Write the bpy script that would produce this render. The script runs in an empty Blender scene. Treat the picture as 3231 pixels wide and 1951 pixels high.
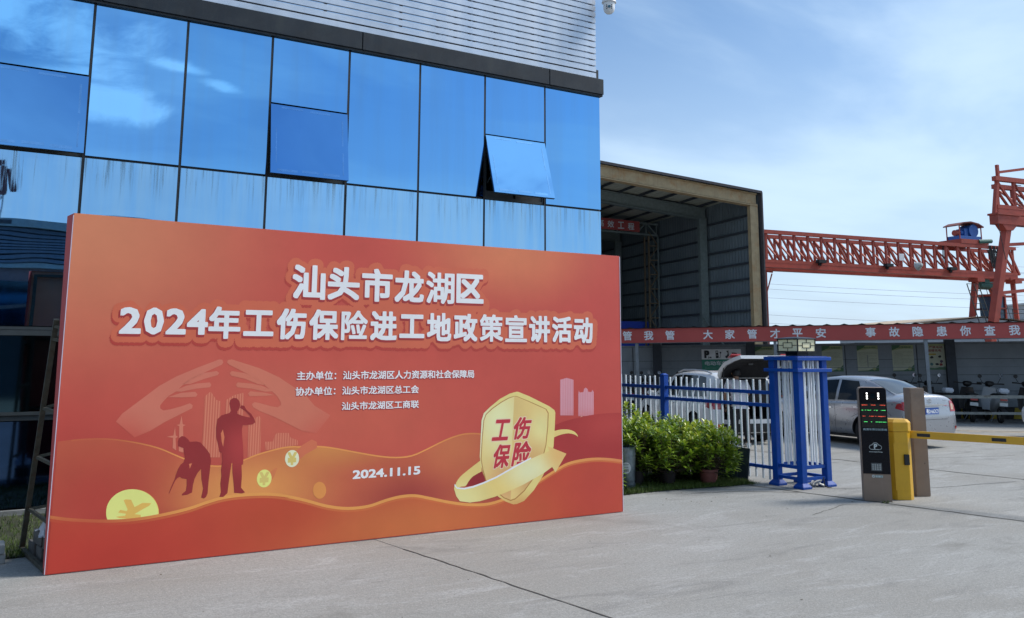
import bpy, bmesh, math, random
from mathutils import Vector, Matrix, Euler, noise
from mathutils.bvhtree import BVHTree
random.seed(7)
scene = bpy.context.scene
COL = scene.collection
PI = math.pi
R = math.radians

# ---------------------------------------------------------------- camera
cam_data = bpy.data.cameras.new("camera")
cam_data.sensor_width = 36.0
cam_data.lens = 2800.0 / 3231.0 * 36.0
cam_data.shift_y = -(975.5 - 675.06) / 3231.0
cam_data.clip_start = 0.05
cam_data.clip_end = 2000.0
cam = bpy.data.objects.new("camera", cam_data)
COL.objects.link(cam)
cam.matrix_world = Matrix(((0.857681, -0.08288, -0.507458, 0.0),
                           (-0.514165, -0.130256, -0.847743, 0.0),
                           (0.004162, 0.98801, -0.154332, 1.83),
                           (0, 0, 0, 1)))
scene.camera = cam

# ---------------------------------------------------------------- exposure, world, sun
SUN_EL, SUN_AZ = R(47), R(-18)          # azimuth measured from +X towards +Y
vs = scene.view_settings
vs.view_transform = 'Standard'
vs.look = 'None'
vs.exposure = 1.1
vs.gamma = 1.0
vs.use_curve_mapping = False

world = bpy.data.worlds.new("World")
scene.world = world
world.use_nodes = True
wt = world.node_tree
wt.nodes.clear()
def N(t, typ, **kw):
    n = t.nodes.new(typ)
    for k, v in kw.items():
        setattr(n, k, v)
    return n
def mth(t, op, a, b=None, clamp=False):
    n = N(t, 'ShaderNodeMath', operation=op)
    n.use_clamp = clamp
    for i, v in enumerate((a, b)):
        if v is None: continue
        if isinstance(v, (int, float)): n.inputs[i].default_value = v
        else: t.links.new(v, n.inputs[i])
    return n.outputs[0]
def mixc(t, fac, a, b, mode='MIX'):
    n = N(t, 'ShaderNodeMix', data_type='RGBA', blend_type=mode)
    for idx, v in ((0, fac), (6, a), (7, b)):
        if isinstance(v, (int, float)): n.inputs[idx].default_value = v
        elif isinstance(v, tuple): n.inputs[idx].default_value = (*v[:3], 1)
        else: t.links.new(v, n.inputs[idx])
    return n.outputs[2]
def maprange(t, v, a, b, c=0.0, d=1.0, smooth=True):
    n = N(t, 'ShaderNodeMapRange', interpolation_type='SMOOTHSTEP' if smooth else 'LINEAR')
    t.links.new(v, n.inputs[0])
    for i, x in zip((1, 2, 3, 4), (a, b, c, d)): n.inputs[i].default_value = x
    return n.outputs[0]
def noise_tex(t, vec, scale, detail=4, rough=0.55, dist=0.0):
    n = N(t, 'ShaderNodeTexNoise')
    n.inputs['Scale'].default_value = scale
    n.inputs['Detail'].default_value = detail
    n.inputs['Roughness'].default_value = rough
    n.inputs['Distortion'].default_value = dist
    if vec is not None: t.links.new(vec, n.inputs['Vector'])
    return n.outputs[0]

SKY_TINT = (0.80, 0.98, 1.10)
HAZE_COL = (4.7, 5.8, 7.3)
VEIL_COL = (5.2, 6.7, 8.2)
HEAP_COL = (7.6, 9.0, 10.4)
sky = N(wt, 'ShaderNodeTexSky', sky_type='NISHITA')
sky.sun_disc = False
sky.sun_elevation = SUN_EL
sky.sun_rotation = PI / 2 - SUN_AZ
sky.air_density = 1.0
sky.dust_density = 1.2
sky.ozone_density = 1.6
tc = N(wt, 'ShaderNodeTexCoord')
sep = N(wt, 'ShaderNodeSeparateXYZ')
wt.links.new(tc.outputs['Generated'], sep.inputs[0])
zz = mth(wt, 'MAXIMUM', sep.outputs[2], 0.0)
inv = mth(wt, 'ADD', zz, 0.16)
px = mth(wt, 'DIVIDE', sep.outputs[0], inv)
py = mth(wt, 'DIVIDE', sep.outputs[1], inv)
cmb = N(wt, 'ShaderNodeCombineXYZ')
wt.links.new(px, cmb.inputs[0]); wt.links.new(py, cmb.inputs[1])
vm = N(wt, 'ShaderNodeMapping')
wt.links.new(cmb.outputs[0], vm.inputs[0])
vm.inputs['Rotation'].default_value = (0, 0, R(25))
vm.inputs['Scale'].default_value = (0.75, 1.25, 1)
vm.inputs['Location'].default_value = (3.1, 1.7, 0)
n1 = noise_tex(wt, vm.outputs[0], 0.95, 8, 0.52, 0.4)
veil = maprange(wt, n1, 0.40, 0.68, 0.0, 0.72)                       # thin high cloud everywhere
# heaped clouds: soft-edged banks broken up by noise, in the part of the sky mirrored by the glass
bank = None
for (cx_, cy_, rx, ry) in ((-0.14, -2.00, .46, .30), (0.20, -2.33, .27, .14), (.62, -.62, .42, .5), (.34, -2.05, .09, .07), (.44, -2.12, .07, .06), (-1.6, -1.2, 1.0, .7), (-.9, -3.2, .9, .5), (1.4, -3.6, .8, .4)):
    s_ = N(wt, 'ShaderNodeVectorMath', operation='SUBTRACT'); wt.links.new(cmb.outputs[0], s_.inputs[0]); s_.inputs[1].default_value = (cx_, cy_, 0)
    q_ = N(wt, 'ShaderNodeVectorMath', operation='MULTIPLY'); wt.links.new(s_.outputs[0], q_.inputs[0]); q_.inputs[1].default_value = (1 / rx, 1 / ry, 0)
    l_ = N(wt, 'ShaderNodeVectorMath', operation='LENGTH'); wt.links.new(q_.outputs[0], l_.inputs[0])
    v_ = maprange(wt, l_.outputs['Value'], 0.1, 1.25, 1, 0, False)
    bank = v_ if bank is None else mth(wt, 'MAXIMUM', bank, v_)
dsc = N(wt, 'ShaderNodeMapping'); dsc.inputs['Scale'].default_value = (1, 1, 1.7); wt.links.new(tc.outputs['Generated'], dsc.inputs[0])
n3 = noise_tex(wt, dsc.outputs[0], 6.5, 9, 0.62, 0.5)
heap = maprange(wt, mth(wt, 'ADD', mth(wt, 'MULTIPLY', bank, 0.85), mth(wt, 'MULTIPLY', mth(wt, 'SUBTRACT', n3, 0.5), 2.0)), 0.30, 0.75, 0, 0.9)
haze = maprange(wt, zz, 0.0, 0.42, 0.74, 0.0)
skyc = mixc(wt, 1.0, sky.outputs[0], SKY_TINT, 'MULTIPLY')
c_ = mixc(wt, haze, skyc, HAZE_COL)
c_ = mixc(wt, veil, c_, VEIL_COL)
final = mixc(wt, heap, c_, HEAP_COL)
bg = N(wt, 'ShaderNodeBackground')
bg.inputs['Strength'].default_value = 0.066
wt.links.new(final, bg.inputs[0])
wo = N(wt, 'ShaderNodeOutputWorld')
wt.links.new(bg.outputs[0], wo.inputs[0])

sd = bpy.data.lights.new("sun", 'SUN')
sd.energy = 1.9
sd.angle = R(16)
sd.color = (1.0, 0.94, 0.86)
sun = bpy.data.objects.new("sun", sd)
COL.objects.link(sun)
sdir = Vector((math.cos(SUN_EL) * math.cos(SUN_AZ), math.cos(SUN_EL) * math.sin(SUN_AZ), math.sin(SUN_EL)))
sun.rotation_euler = sdir.to_track_quat('Z', 'Y').to_euler()
scene.cycles.max_bounces = 6
scene.cycles.use_denoising = True

# ---------------------------------------------------------------- frames
YA = R(59.0953)
def S(lat, d, z=0.0):
    """site survey: metres to the right of and ahead of the survey station"""
    return Vector((lat * math.sin(YA) + d * math.cos(YA), -lat * math.cos(YA) + d * math.sin(YA), z))
def heading(az):
    """rotation about Z that turns local +Y towards bearing az"""
    return YA - R(az) - PI / 2

# ---------------------------------------------------------------- materials
MATS = {}
def mat(name, col, rough=0.6, metal=0.0, var=0.15, scale=6.0, bump=0.0, bscale=60.0, dirt=None, dirt_amt=0.3,
        streak=0.0, streak_col=(0.05, 0.05, 0.045), coat=0.0, spec=0.5, emit=None, es=0.0, dscale=3.0, rvar=None):
    if rvar is None: rvar = 0.012 if rough < 0.33 else 0.1
    if name in MATS: return MATS[name]
    m = bpy.data.materials.new(name)
    m.use_nodes = True
    t = m.node_tree
    b = t.nodes['Principled BSDF']
    co = N(t, 'ShaderNodeTexCoord').outputs['Object']
    n = noise_tex(t, co, scale, 5, 0.6)
    f = maprange(t, n, 0.25, 0.75, 1 - var, 1 + var, False)
    c = N(t, 'ShaderNodeVectorMath', operation='SCALE')
    c.inputs[0].default_value = col[:3]
    t.links.new(f, c.inputs['Scale'])
    out = c.outputs[0]
    if dirt:
        d = maprange(t, noise_tex(t, co, dscale, 7, 0.65, 0.5), 0.48, 0.72, 0, dirt_amt)
        out = mixc(t, d, out, dirt)
    if streak > 0:
        mp = N(t, 'ShaderNodeMapping')
        mp.inputs['Scale'].default_value = (14, 14, 0.35)
        t.links.new(co, mp.inputs[0])
        s = maprange(t, noise_tex(t, mp.outputs[0], 1.5, 4, 0.6), 0.5, 0.75, 0, streak)
        out = mixc(t, s, out, streak_col)
    t.links.new(out, b.inputs['Base Color'])
    b.inputs['Roughness'].default_value = rough
    b.inputs['Metallic'].default_value = metal
    b.inputs['Specular IOR Level'].default_value = spec
    if coat: b.inputs['Coat Weight'].default_value = coat; b.inputs['Coat Roughness'].default_value = 0.05
    rn = maprange(t, noise_tex(t, co, scale * 2.3, 4), 0.3, 0.7, max(rough - rvar * .8, 0.02), min(rough + rvar, 1), False)
    t.links.new(rn, b.inputs['Roughness'])
    if bump > 0:
        bn = N(t, 'ShaderNodeBump')
        bn.inputs['Strength'].default_value = bump
        bn.inputs['Distance'].default_value = 0.01
        t.links.new(noise_tex(t, co, bscale, 5), bn.inputs['Height'])
        t.links.new(bn.outputs[0], b.inputs['Normal'])
    if emit:
        b.inputs['Emission Color'].default_value = (*emit, 1)
        b.inputs['Emission Strength'].default_value = es
    MATS[name] = m
    return m

# ---------------------------------------------------------------- mesh helpers
class MB:
    def __init__(self):
        self.v = []; self.f = []
    def add(self, vs_, fs_):
        o = len(self.v)
        self.v += [tuple(p) for p in vs_]
        self.f += [tuple(i + o for i in f) for f in fs_]
        return self
    def box(self, x0, x1, y0, y1, z0, z1, M=None):
        vs_ = [Vector((x, y, z)) for z in (z0, z1) for y in (y0, y1) for x in (x0, x1)]
        if M is not None: vs_ = [M @ p for p in vs_]
        return self.add(vs_, [(0, 2, 3, 1), (4, 5, 7, 6), (0, 1, 5, 4), (2, 6, 7, 3), (0, 4, 6, 2), (1, 3, 7, 5)])
    def bar(self, a, b, w, h=None):
        a = Vector(a); b = Vector(b); h = h or w
        d = b - a
        q = d.to_track_quat('Z', 'Y').to_matrix().to_4x4()
        return self.box(-w / 2, w / 2, -h / 2, h / 2, 0, d.length, Matrix.Translation(a) @ q)
    def tube(self, a, b, r, n=10, r2=None, cap=True):
        a = Vector(a); b = Vector(b); r2 = r if r2 is None else r2
        q = (b - a).to_track_quat('Z', 'Y')
        vs_ = []
        for c, rr in ((a, r), (b, r2)):
            for i in range(n):
                t = 2 * PI * i / n
                vs_.append(c + q @ Vector((rr * math.cos(t), rr * math.sin(t), 0)))
        fs_ = [(i, (i + 1) % n, n + (i + 1) % n, n + i) for i in range(n)]
        if cap: fs_ += [tuple(range(n - 1, -1, -1)), tuple(range(n, 2 * n))]
        return self.add(vs_, fs_)
    def path(self, pts, r, n=6):
        for a, b in zip(pts[:-1], pts[1:]): self.tube(a, b, r, n)
        return self
    def lathe(self, prof, n=24, M=None, cap=True):
        """prof: (r,z) list about Z"""
        vs_ = []
        for r, z in prof:
            for i in range(n):
                t = 2 * PI * i / n
                vs_.append(Vector((r * math.cos(t), r * math.sin(t), z)))
        if M is not None: vs_ = [M @ p for p in vs_]
        fs_ = []
        for k in range(len(prof) - 1):
            for i in range(n):
                j = (i + 1) % n
                fs_.append((k * n + i, k * n + j, (k + 1) * n + j, (k + 1) * n + i))
        if cap:
            fs_.append(tuple(range(n - 1, -1, -1)))
            fs_.append(tuple(range((len(prof) - 1) * n, len(prof) * n)))
        return self.add(vs_, fs_)
    def prism(self, poly, y0, y1, M=None):
        """poly in (x,z), extruded along y"""
        n = len(poly)
        vs_ = [Vector((x, y0, z)) for x, z in poly] + [Vector((x, y1, z)) for x, z in poly]
        if M is not None: vs_ = [M @ p for p in vs_]
        return self.add(vs_, [tuple(range(n)), tuple(range(2 * n - 1, n - 1, -1))] +
                        [(i, n + i, n + (i + 1) % n, (i + 1) % n) for i in range(n)])
    def mesh(self, name, m, smooth=False, bevel=0.0, seg=2, auto=40):
        me = bpy.data.meshes.new(name)
        me.from_pydata(self.v, [], self.f)
        mats = m if isinstance(m, (list, tuple)) else [m]
        for x in mats: me.materials.append(x)
        bm = bmesh.new(); bm.from_mesh(me)
        bmesh.ops.recalc_face_normals(bm, faces=bm.faces)
        if bevel > 0:
            es = [e for e in bm.edges if len(e.link_faces) == 2 and e.calc_face_angle(0) > R(35)]
            bmesh.ops.bevel(bm, geom=es, offset=bevel, segments=seg, affect='EDGES', clamp_overlap=True)
        if smooth:
            for f in bm.faces: f.smooth = True
            for e in bm.edges:
                if len(e.link_faces) == 2 and e.calc_face_angle(0) > R(auto): e.smooth = False
        bm.to_mesh(me); bm.free()
        return me
    def build(self, name, m, parent=None, smooth=False, bevel=0.0, **kw):
        me = self.mesh(name, m, smooth, bevel, **kw)
        return link(name, me, parent)
def link(name, me, parent=None):
    o = bpy.data.objects.new(name, me)
    COL.objects.link(o)
    if parent is not None: o.parent = parent
    return o
def empty(name, loc=(0, 0, 0), rz=0.0, parent=None):
    o = bpy.data.objects.new(name, None)
    o.empty_display_size = 0.1
    COL.objects.link(o)
    o.location = loc
    o.rotation_euler = (0, 0, rz)
    if parent is not None: o.parent = parent
    return o
def tag(o, label=None, cat=None, group=None, kind=None):
    if label: o['label'] = label
    if cat: o['category'] = cat
    if group: o['group'] = group
    if kind: o['kind'] = kind
    return o
_pc = {}
def piece(name, m, x0, x1, y0, y1, z0, z1, parent=None, bevel=0.0, rot=None):
    """box object whose mesh is shared between alike pieces; origin at its own centre"""
    sx, sy, sz = round(x1 - x0, 4), round(y1 - y0, 4), round(z1 - z0, 4)
    k = (sx, sy, sz, m.name, bevel)
    if k not in _pc:
        _pc[k] = MB().box(-sx / 2, sx / 2, -sy / 2, sy / 2, -sz / 2, sz / 2).mesh(name, m, False, bevel, seg=1)
    o = link(name, _pc[k], parent)
    o.location = ((x0 + x1) / 2, (y0 + y1) / 2, (z0 + z1) / 2)
    if rot: o.rotation_euler = rot
    return o
_bc = {}
def strut(name, m, a, b, w, h, parent):
    a = Vector(a); b = Vector(b); d = b - a
    k = (round(d.length, 2), w, h, m.name)
    if k not in _bc:
        _bc[k] = MB().box(-w / 2, w / 2, -h / 2, h / 2, 0, k[0]).mesh(name, m)
    o = link(name, _bc[k], parent)
    o.location = a
    o.rotation_euler = d.to_track_quat('Z', 'Y').to_euler()
    return o
def children(o): return [c for c in bpy.data.objects if c.parent == o]
def copy_tree(o, parent=None, kids=None):
    if kids is None:
        kids = {}
        for c in bpy.data.objects:
            if c.parent: kids.setdefault(c.parent.name, []).append(c)
    c = o.copy(); COL.objects.link(c)
    if parent is not None: c.parent = parent
    for ch in kids.get(o.name, []): copy_tree(ch, c, kids)
    return c

# text as flat mesh, fitted into a box of the (x,z) plane, facing -Y
_tc = {}
def text_raw(s, off=0.0, res=3):
    k = (s, off, res)
    if k in _tc: return _tc[k]
    c = bpy.data.curves.new('lettering', 'FONT')
    c.body = s; c.size = 1.0; c.offset = off; c.resolution_u = res
    o = bpy.data.objects.new('lettering', c)
    COL.objects.link(o)
    bpy.context.view_layer.update()
    dg = bpy.context.evaluated_depsgraph_get()
    me = bpy.data.meshes.new_from_object(o.evaluated_get(dg))
    vs_ = [(v.co.x, v.co.y) for v in me.vertices]
    fs_ = [tuple(p.vertices) for p in me.polygons]
    bpy.data.objects.remove(o); bpy.data.curves.remove(c); bpy.data.meshes.remove(me)
    _tc[k] = (vs_, fs_)
    return _tc[k]
def flat_y(y):
    """print lies in the cloth surface: fractions of a millimetre apart"""
    return -(.0006 + (abs(y) - .006) * .13)
def text(name, s, x0, x1, z0, z1, y, m, parent=None, off=0.02, res=3, slant=0.0, grow=0.0, dx=0, dz=0, halo=0.0):
    """flat lettering; heavier weights come from close copies of each stroke on a hair-thin stack"""
    vs_, fs_ = text_raw(s, 0.0, res)
    r = off + grow
    step = .00003
    if parent is not None and parent.name == 'banner_board':
        y = flat_y(y); step = .000006
    bx0, bx1 = min(v[0] for v in vs_) - off, max(v[0] for v in vs_) + off
    bz0, bz1 = min(v[1] for v in vs_) - off, max(v[1] for v in vs_) + off
    sx, sz = (x1 - x0) / (bx1 - bx0), (z1 - z0) / (bz1 - bz0)
    q = r * .9
    shifts = [(0, 0)] if r <= 0 else [(0, 0), (q, q), (-q, q), (q, -q), (-q, -q), (r, 0), (-r, 0), (0, r), (0, -r)]
    if halo > 0:
        shifts = [(h_ * math.cos(2 * PI * i / n_), h_ * math.sin(2 * PI * i / n_)) for h_, n_ in ((halo, 16), (halo * .66, 10), (halo * .33, 6)) for i in range(n_)]
    mb = MB()
    for k, (oa, ob) in enumerate(shifts):
        pts = []
        for a, b in vs_:
            zz_ = (b + ob - bz0) * sz
            pts.append((x0 + (a + oa - bx0) * sx + slant * zz_ + dx, y - step * k, z0 + zz_ + dz))
        mb.add(pts, fs_)
    me = bpy.data.meshes.new(name)
    me.from_pydata(mb.v, [], mb.f)
    me.materials.append(m)
    return link(name, me, parent)
def flat(name, poly, y, m, parent=None):
    """filled outline in the (x,z) plane at depth y"""
    from mathutils.geometry import tessellate_polygon
    tri = tessellate_polygon([[Vector((a, b, 0)) for a, b in poly]])
    me = bpy.data.meshes.new(name)
    me.from_pydata([(a, y, b) for a, b in poly], [], [tuple(t) for t in tri])
    me.materials.append(m)
    return link(name, me, parent)
# ================================================================ GROUND
def concrete(name, base, tint=(0.30, 0.285, 0.26)):
    m = bpy.data.materials.new(name); m.use_nodes = True
    t = m.node_tree; b = t.nodes['Principled BSDF']
    g = N(t, 'ShaderNodeNewGeometry').outputs['Position']
    n_big = noise_tex(t, g, 0.35, 5, 0.6, 0.4)
    c = mixc(t, maprange(t, n_big, 0.35, 0.68), base, tint)
    mp = N(t, 'ShaderNodeMapping'); mp.inputs['Rotation'].default_value = (0, 0, R(-20)); mp.inputs['Scale'].default_value = (0.7, 2.6, 1)
    t.links.new(g, mp.inputs[0])
    n_mid = noise_tex(t, mp.outputs[0], 1.3, 8, 0.68, 0.8)
    c = mixc(t, maprange(t, n_mid, 0.50, 0.68, 0, 0.62), c, (0.40, 0.405, 0.40))
    n_dk = noise_tex(t, mp.outputs[0], 0.9, 9, 0.7, 1.2)
    c = mixc(t, maprange(t, n_dk, 0.32, 0.48, 0.75, 0), c, (0.17, 0.168, 0.16))
    n_f = noise_tex(t, g, 28, 6, 0.75)
    c = mixc(t, maprange(t, n_f, 0.35, 0.65, 0.0, 0.6), c, (0.17, 0.17, 0.165))
    n_s = noise_tex(t, g, 75, 4, 0.8)
    c = mixc(t, maprange(t, n_s, 0.48, 0.66, 0.0, 0.6), c, (0.46, 0.455, 0.44))
    n_st = noise_tex(t, g, 0.55, 6, 0.62, 1.0)
    c = mixc(t, maprange(t, n_st, 0.57, 0.70, 0.0, 0.5), c, (0.16, 0.155, 0.14))
    v = N(t, 'ShaderNodeTexVoronoi'); v.inputs['Scale'].default_value = 2.2; t.links.new(g, v.inputs['Vector'])
    c = mixc(t, maprange(t, v.outputs['Distance'], 0.012, 0.03, 0.8, 0), c, (0.07, 0.068, 0.06))
    t.links.new(c, b.inputs['Base Color'])
    b.inputs['Roughness'].default_value = 0.85
    b.inputs['Specular IOR Level'].default_value = 0.35
    bn = N(t, 'ShaderNodeBump'); bn.inputs['Strength'].default_value = 0.5; bn.inputs['Distance'].default_value = 0.006
    h = mth(t, 'ADD', noise_tex(t, g, 60, 6, 0.7), mth(t, 'MULTIPLY', noise_tex(t, g, 4, 3), 1.5))
    t.links.new(h, bn.inputs['Height']); t.links.new(bn.outputs[0], b.inputs['Normal'])
    return m
CONC = concrete('weathered_concrete', (0.30, 0.302, 0.288), (0.255, 0.247, 0.225))
JOINT = mat('joint_fill', (0.035, 0.035, 0.032), 0.95, var=0.4, scale=20)
mb = MB().add([(-300, -300, -0.03), (400, -300, -0.03), (400, 500, -0.03), (-300, 500, -0.03)], [(0, 1, 2, 3)])
ground = tag(mb.build('ground', CONC), 'grey weathered concrete yard reaching past the gate', kind='structure')
mb = MB().add([(-14, -30, -0.022), (60, -30, -0.022), (60, 46, -0.022), (-14, 46, -0.022)], [(0, 1, 2, 3)])
mb.build('joint_fill', JOINT, ground)
def joint_line(k):
    base = [(-8.6, 0.12), (-2.5, 0.125), (3.535, 0.131), (9.62, 0.2), (13.4, 0.13), (19.6, 0.13), (25.8, 0.13), (32, .13), (38, .13), (44, .13)][k]
    rnd = random.Random(k)
    pts = []
    y = 44.0
    amp = 0.018 if k == 3 else 0.004
    o = 0
    while y > -28.01:
        o = o * 0.8 + rnd.uniform(-amp, amp)
        pts.append((base[0] + base[1] * (8.6 - y) + o, y)); y -= 0.5
    return pts
for k in range(9):
    A_ = joint_line(k); B_ = joint_line(k + 1)
    g_ = {3: 0.022, 4: 0.016}.get(k, 0.012)
    n = len(A_)
    cuts = [(-28.0, 2.0), (2.0, 2.0)]
    bounds = [0, 50, 92, n - 1] if k < 4 else [0, 38, 64, n - 1]
    if k == 2: bounds = [0, 40, n - 1]
    for i0, i1 in zip(bounds[:-1], bounds[1:]):
        L_ = [(x + g_ / 2, y) for x, y in A_[i0:i1 + 1]]
        R_ = [(x - g_ / 2, y) for x, y in B_[i0:i1 + 1]]
        for q in (L_, R_):
            q[0] = (q[0][0], q[0][1] - 0.005); q[-1] = (q[-1][0], q[-1][1] + 0.005)
        m_ = len(L_)
        v_ = [(x, y, 0) for x, y in L_] + [(x, y, 0) for x, y in R_] + [(x, y, -0.02) for x, y in L_] + [(x, y, -0.02) for x, y in R_]
        f_ = [(i, i + 1, m_ + i + 1, m_ + i) for i in range(m_ - 1)]
        f_ += [(i, 2 * m_ + i, 2 * m_ + i + 1, i + 1) for i in range(m_ - 1)]
        f_ += [(m_ + i, m_ + i + 1, 3 * m_ + i + 1, 3 * m_ + i) for i in range(m_ - 1)]
        MB().add(v_, f_).build('concrete_slab', CONC, ground)
# crack hairlines crossing the yard
CR = mat('crack_dirt', (0.06, 0.058, 0.052), 0.95, var=0.3)
def crack(pts, w, seed):
    rnd = random.Random(seed); L = []
    for (a, b) in zip(pts[:-1], pts[1:]):
        for i in range(8):
            t = i / 8
            L.append((a[0] + (b[0] - a[0]) * t + rnd.uniform(-.2, .2) * min(w, .03) * 3, a[1] + (b[1] - a[1]) * t + rnd.uniform(-.01, .01)))
    L.append(pts[-1])
    mb = MB(); v_ = []
    for i, (x, y) in enumerate(L):
        a = L[max(i - 1, 0)]; b = L[min(i + 1, len(L) - 1)]
        d = Vector((b[0] - a[0], b[1] - a[1])).normalized(); nn = Vector((-d.y, d.x)) * w * rnd.uniform(.3, .6)
        v_ += [(x - nn.x, y - nn.y, 0.004), (x + nn.x, y + nn.y, 0.004)]
    mb.add(v_, [(2 * i, 2 * i + 1, 2 * i + 3, 2 * i + 2) for i in range(len(L) - 1)]).build('crack', CR, ground)
for k_, w_, y0_, y1_ in ((3, .035, 9.5, 2.5), (2, .014, 8.4, 3.0), (4, .030, 12.0, 2.5), (4, .03, 20.0, 12.0)):
    J_ = [p for p in joint_line(k_) if y1_ <= p[1] <= y0_]
    crack(J_[::2] + [J_[-1]], w_, 30 + k_)
crack([(8.3, 9.2), (9.0, 9.0), (9.6, 8.55)], 0.02, 1)
crack([(10.2, 8.6), (11.6, 7.9), (13.2, 7.7)], 0.012, 2)
crack([(11.8, 10.6), (13.6, 10.5), (16.5, 9.6)], 0.014, 3)
crack([(13.0, 11.6), (15.4, 11.3)], 0.012, 4)
crack([(9.9, 7.2), (9.3, 7.6), (8.4, 7.3)], 0.010, 5)

# painted parking lines in front of the shed
PAINT = mat('worn_line_paint', (0.52, 0.42, 0.30), 0.8, var=0.3, scale=9, dirt=(0.3, 0.3, 0.28), dirt_amt=0.9, dscale=5)
def stripe(p, q, w):
    p = Vector(p); q = Vector(q); d = (q - p).normalized(); n_ = Vector((-d.y, d.x, 0)) * w / 2
    mb = MB().add([p - n_, q - n_, q + n_, p + n_], [(0, 1, 2, 3)])
    return tag(mb.build('road_marking', PAINT), 'worn orange-white parking line painted on the concrete', kind='structure')
stripe(S(10.9, 21.8, .004), S(16.0, 20.9, .004), 0.10)
stripe(S(9.6, 22.3, .008), S(16.0, 21.3, .008), 0.08)
stripe(S(5.4, 21.9, .004), S(7.2, 25.0, .004), 0.08)

# lawn bed in front of the building
SOIL = mat('dark_soil', (0.035, 0.04, 0.02), 0.95, var=0.4, scale=9, bump=0.5)
edge = [(-12, 9.36), (0.3, 9.36), (2, 9.4), (6.5, 9.47), (7.4, 9.5), (8.0, 9.53), (8.7, 9.46), (9.2, 9.38), (9.62, 9.42), (9.7, 9.6), (9.62, 10.4), (9.7, 11.2), (9.6, 11.8), (9.6, 20), (8.9, 20), (8.9, 11.66), (-12, 11.66)]
def inside(x, y, P=edge):
    c = False
    for i in range(len(P)):
        x1, y1 = P[i]; x2, y2 = P[i - 1]
        if (y1 > y) != (y2 > y) and x < (x2 - x1) * (y - y1) / (y2 - y1) + x1: c = not c
    return c
from mathutils.geometry import tessellate_polygon
tri = tessellate_polygon([[Vector((a, b, 0)) for a, b in edge]])
mb = MB(); mb.add([(a, b, 0.012) for a, b in edge], [tuple(t) for t in tri])
bed = tag(mb.build('lawn', SOIL), 'dark soil of the narrow lawn strip along the building', kind='structure')
def grass_mat():
    m = bpy.data.materials.new('grass_blades'); m.use_nodes = True; t = m.node_tree; b = t.nodes['Principled BSDF']
    g = N(t, 'ShaderNodeNewGeometry').outputs['Position']
    c = mixc(t, noise_tex(t, g, 1.7, 4), (0.03, 0.075, 0.011), (0.09, 0.13, 0.022))
    c = mixc(t, maprange(t, noise_tex(t, g, 55, 2), 0.5, 0.8, 0, 0.8), c, (0.15, 0.16, 0.04))
    t.links.new(c, b.inputs['Base Color']); b.inputs['Roughness'].default_value = 0.55
    b.inputs['Specular IOR Level'].default_value = 0.3
    return m
GR = grass_mat()
rnd = random.Random(3)
v_ = []; f_ = []
def blade(x, y, h, w, lean):
    a = rnd.uniform(0, 2 * PI); l = rnd.uniform(0, 2 * PI)
    dx, dy = math.cos(a) * w, math.sin(a) * w
    ex, ey = math.cos(l) * lean, math.sin(l) * lean
    o = len(v_)
    v_.extend([(x - dx, y - dy, .01), (x + dx, y + dy, .01), (x + dx * .6 + ex * .4, y + dy * .6 + ey * .4, h * .6), (x - dx * .6 + ex * .4, y - dy * .6 + ey * .4, h * .6), (x + ex, y + ey, h)])
    f_.extend([(o, o + 1, o + 2, o + 3), (o + 3, o + 2, o + 4)])
for _ in range(46000):
    if rnd.random() < 0.72: x = rnd.uniform(6.5, 9.75); y = rnd.uniform(9.3, 11.7)
    else: x = rnd.uniform(-2.5, 1.6); y = rnd.uniform(9.3, 11.7)
    if rnd.random() < 0.4: y = 9.34 + abs(rnd.gauss(0, .35))
    if inside(x + rnd.gauss(0, .02), y + rnd.gauss(0, .025)):
        blade(x, y, rnd.uniform(.025, .075), rnd.uniform(.002, .005), rnd.uniform(.01, .04))
for _ in range(500):     # dry tuft at the lawn's tip
    x = rnd.gauss(9.55, .07); y = rnd.gauss(9.42, .05)
    blade(x, y, rnd.uniform(.02, .05), .002, .05)
me = bpy.data.meshes.new('grass'); me.from_pydata(v_, [], f_); me.materials.append(GR)
tag(link('grass', me), 'short green lawn grass along the foot of the glass building', 'grass', kind='stuff')

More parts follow.
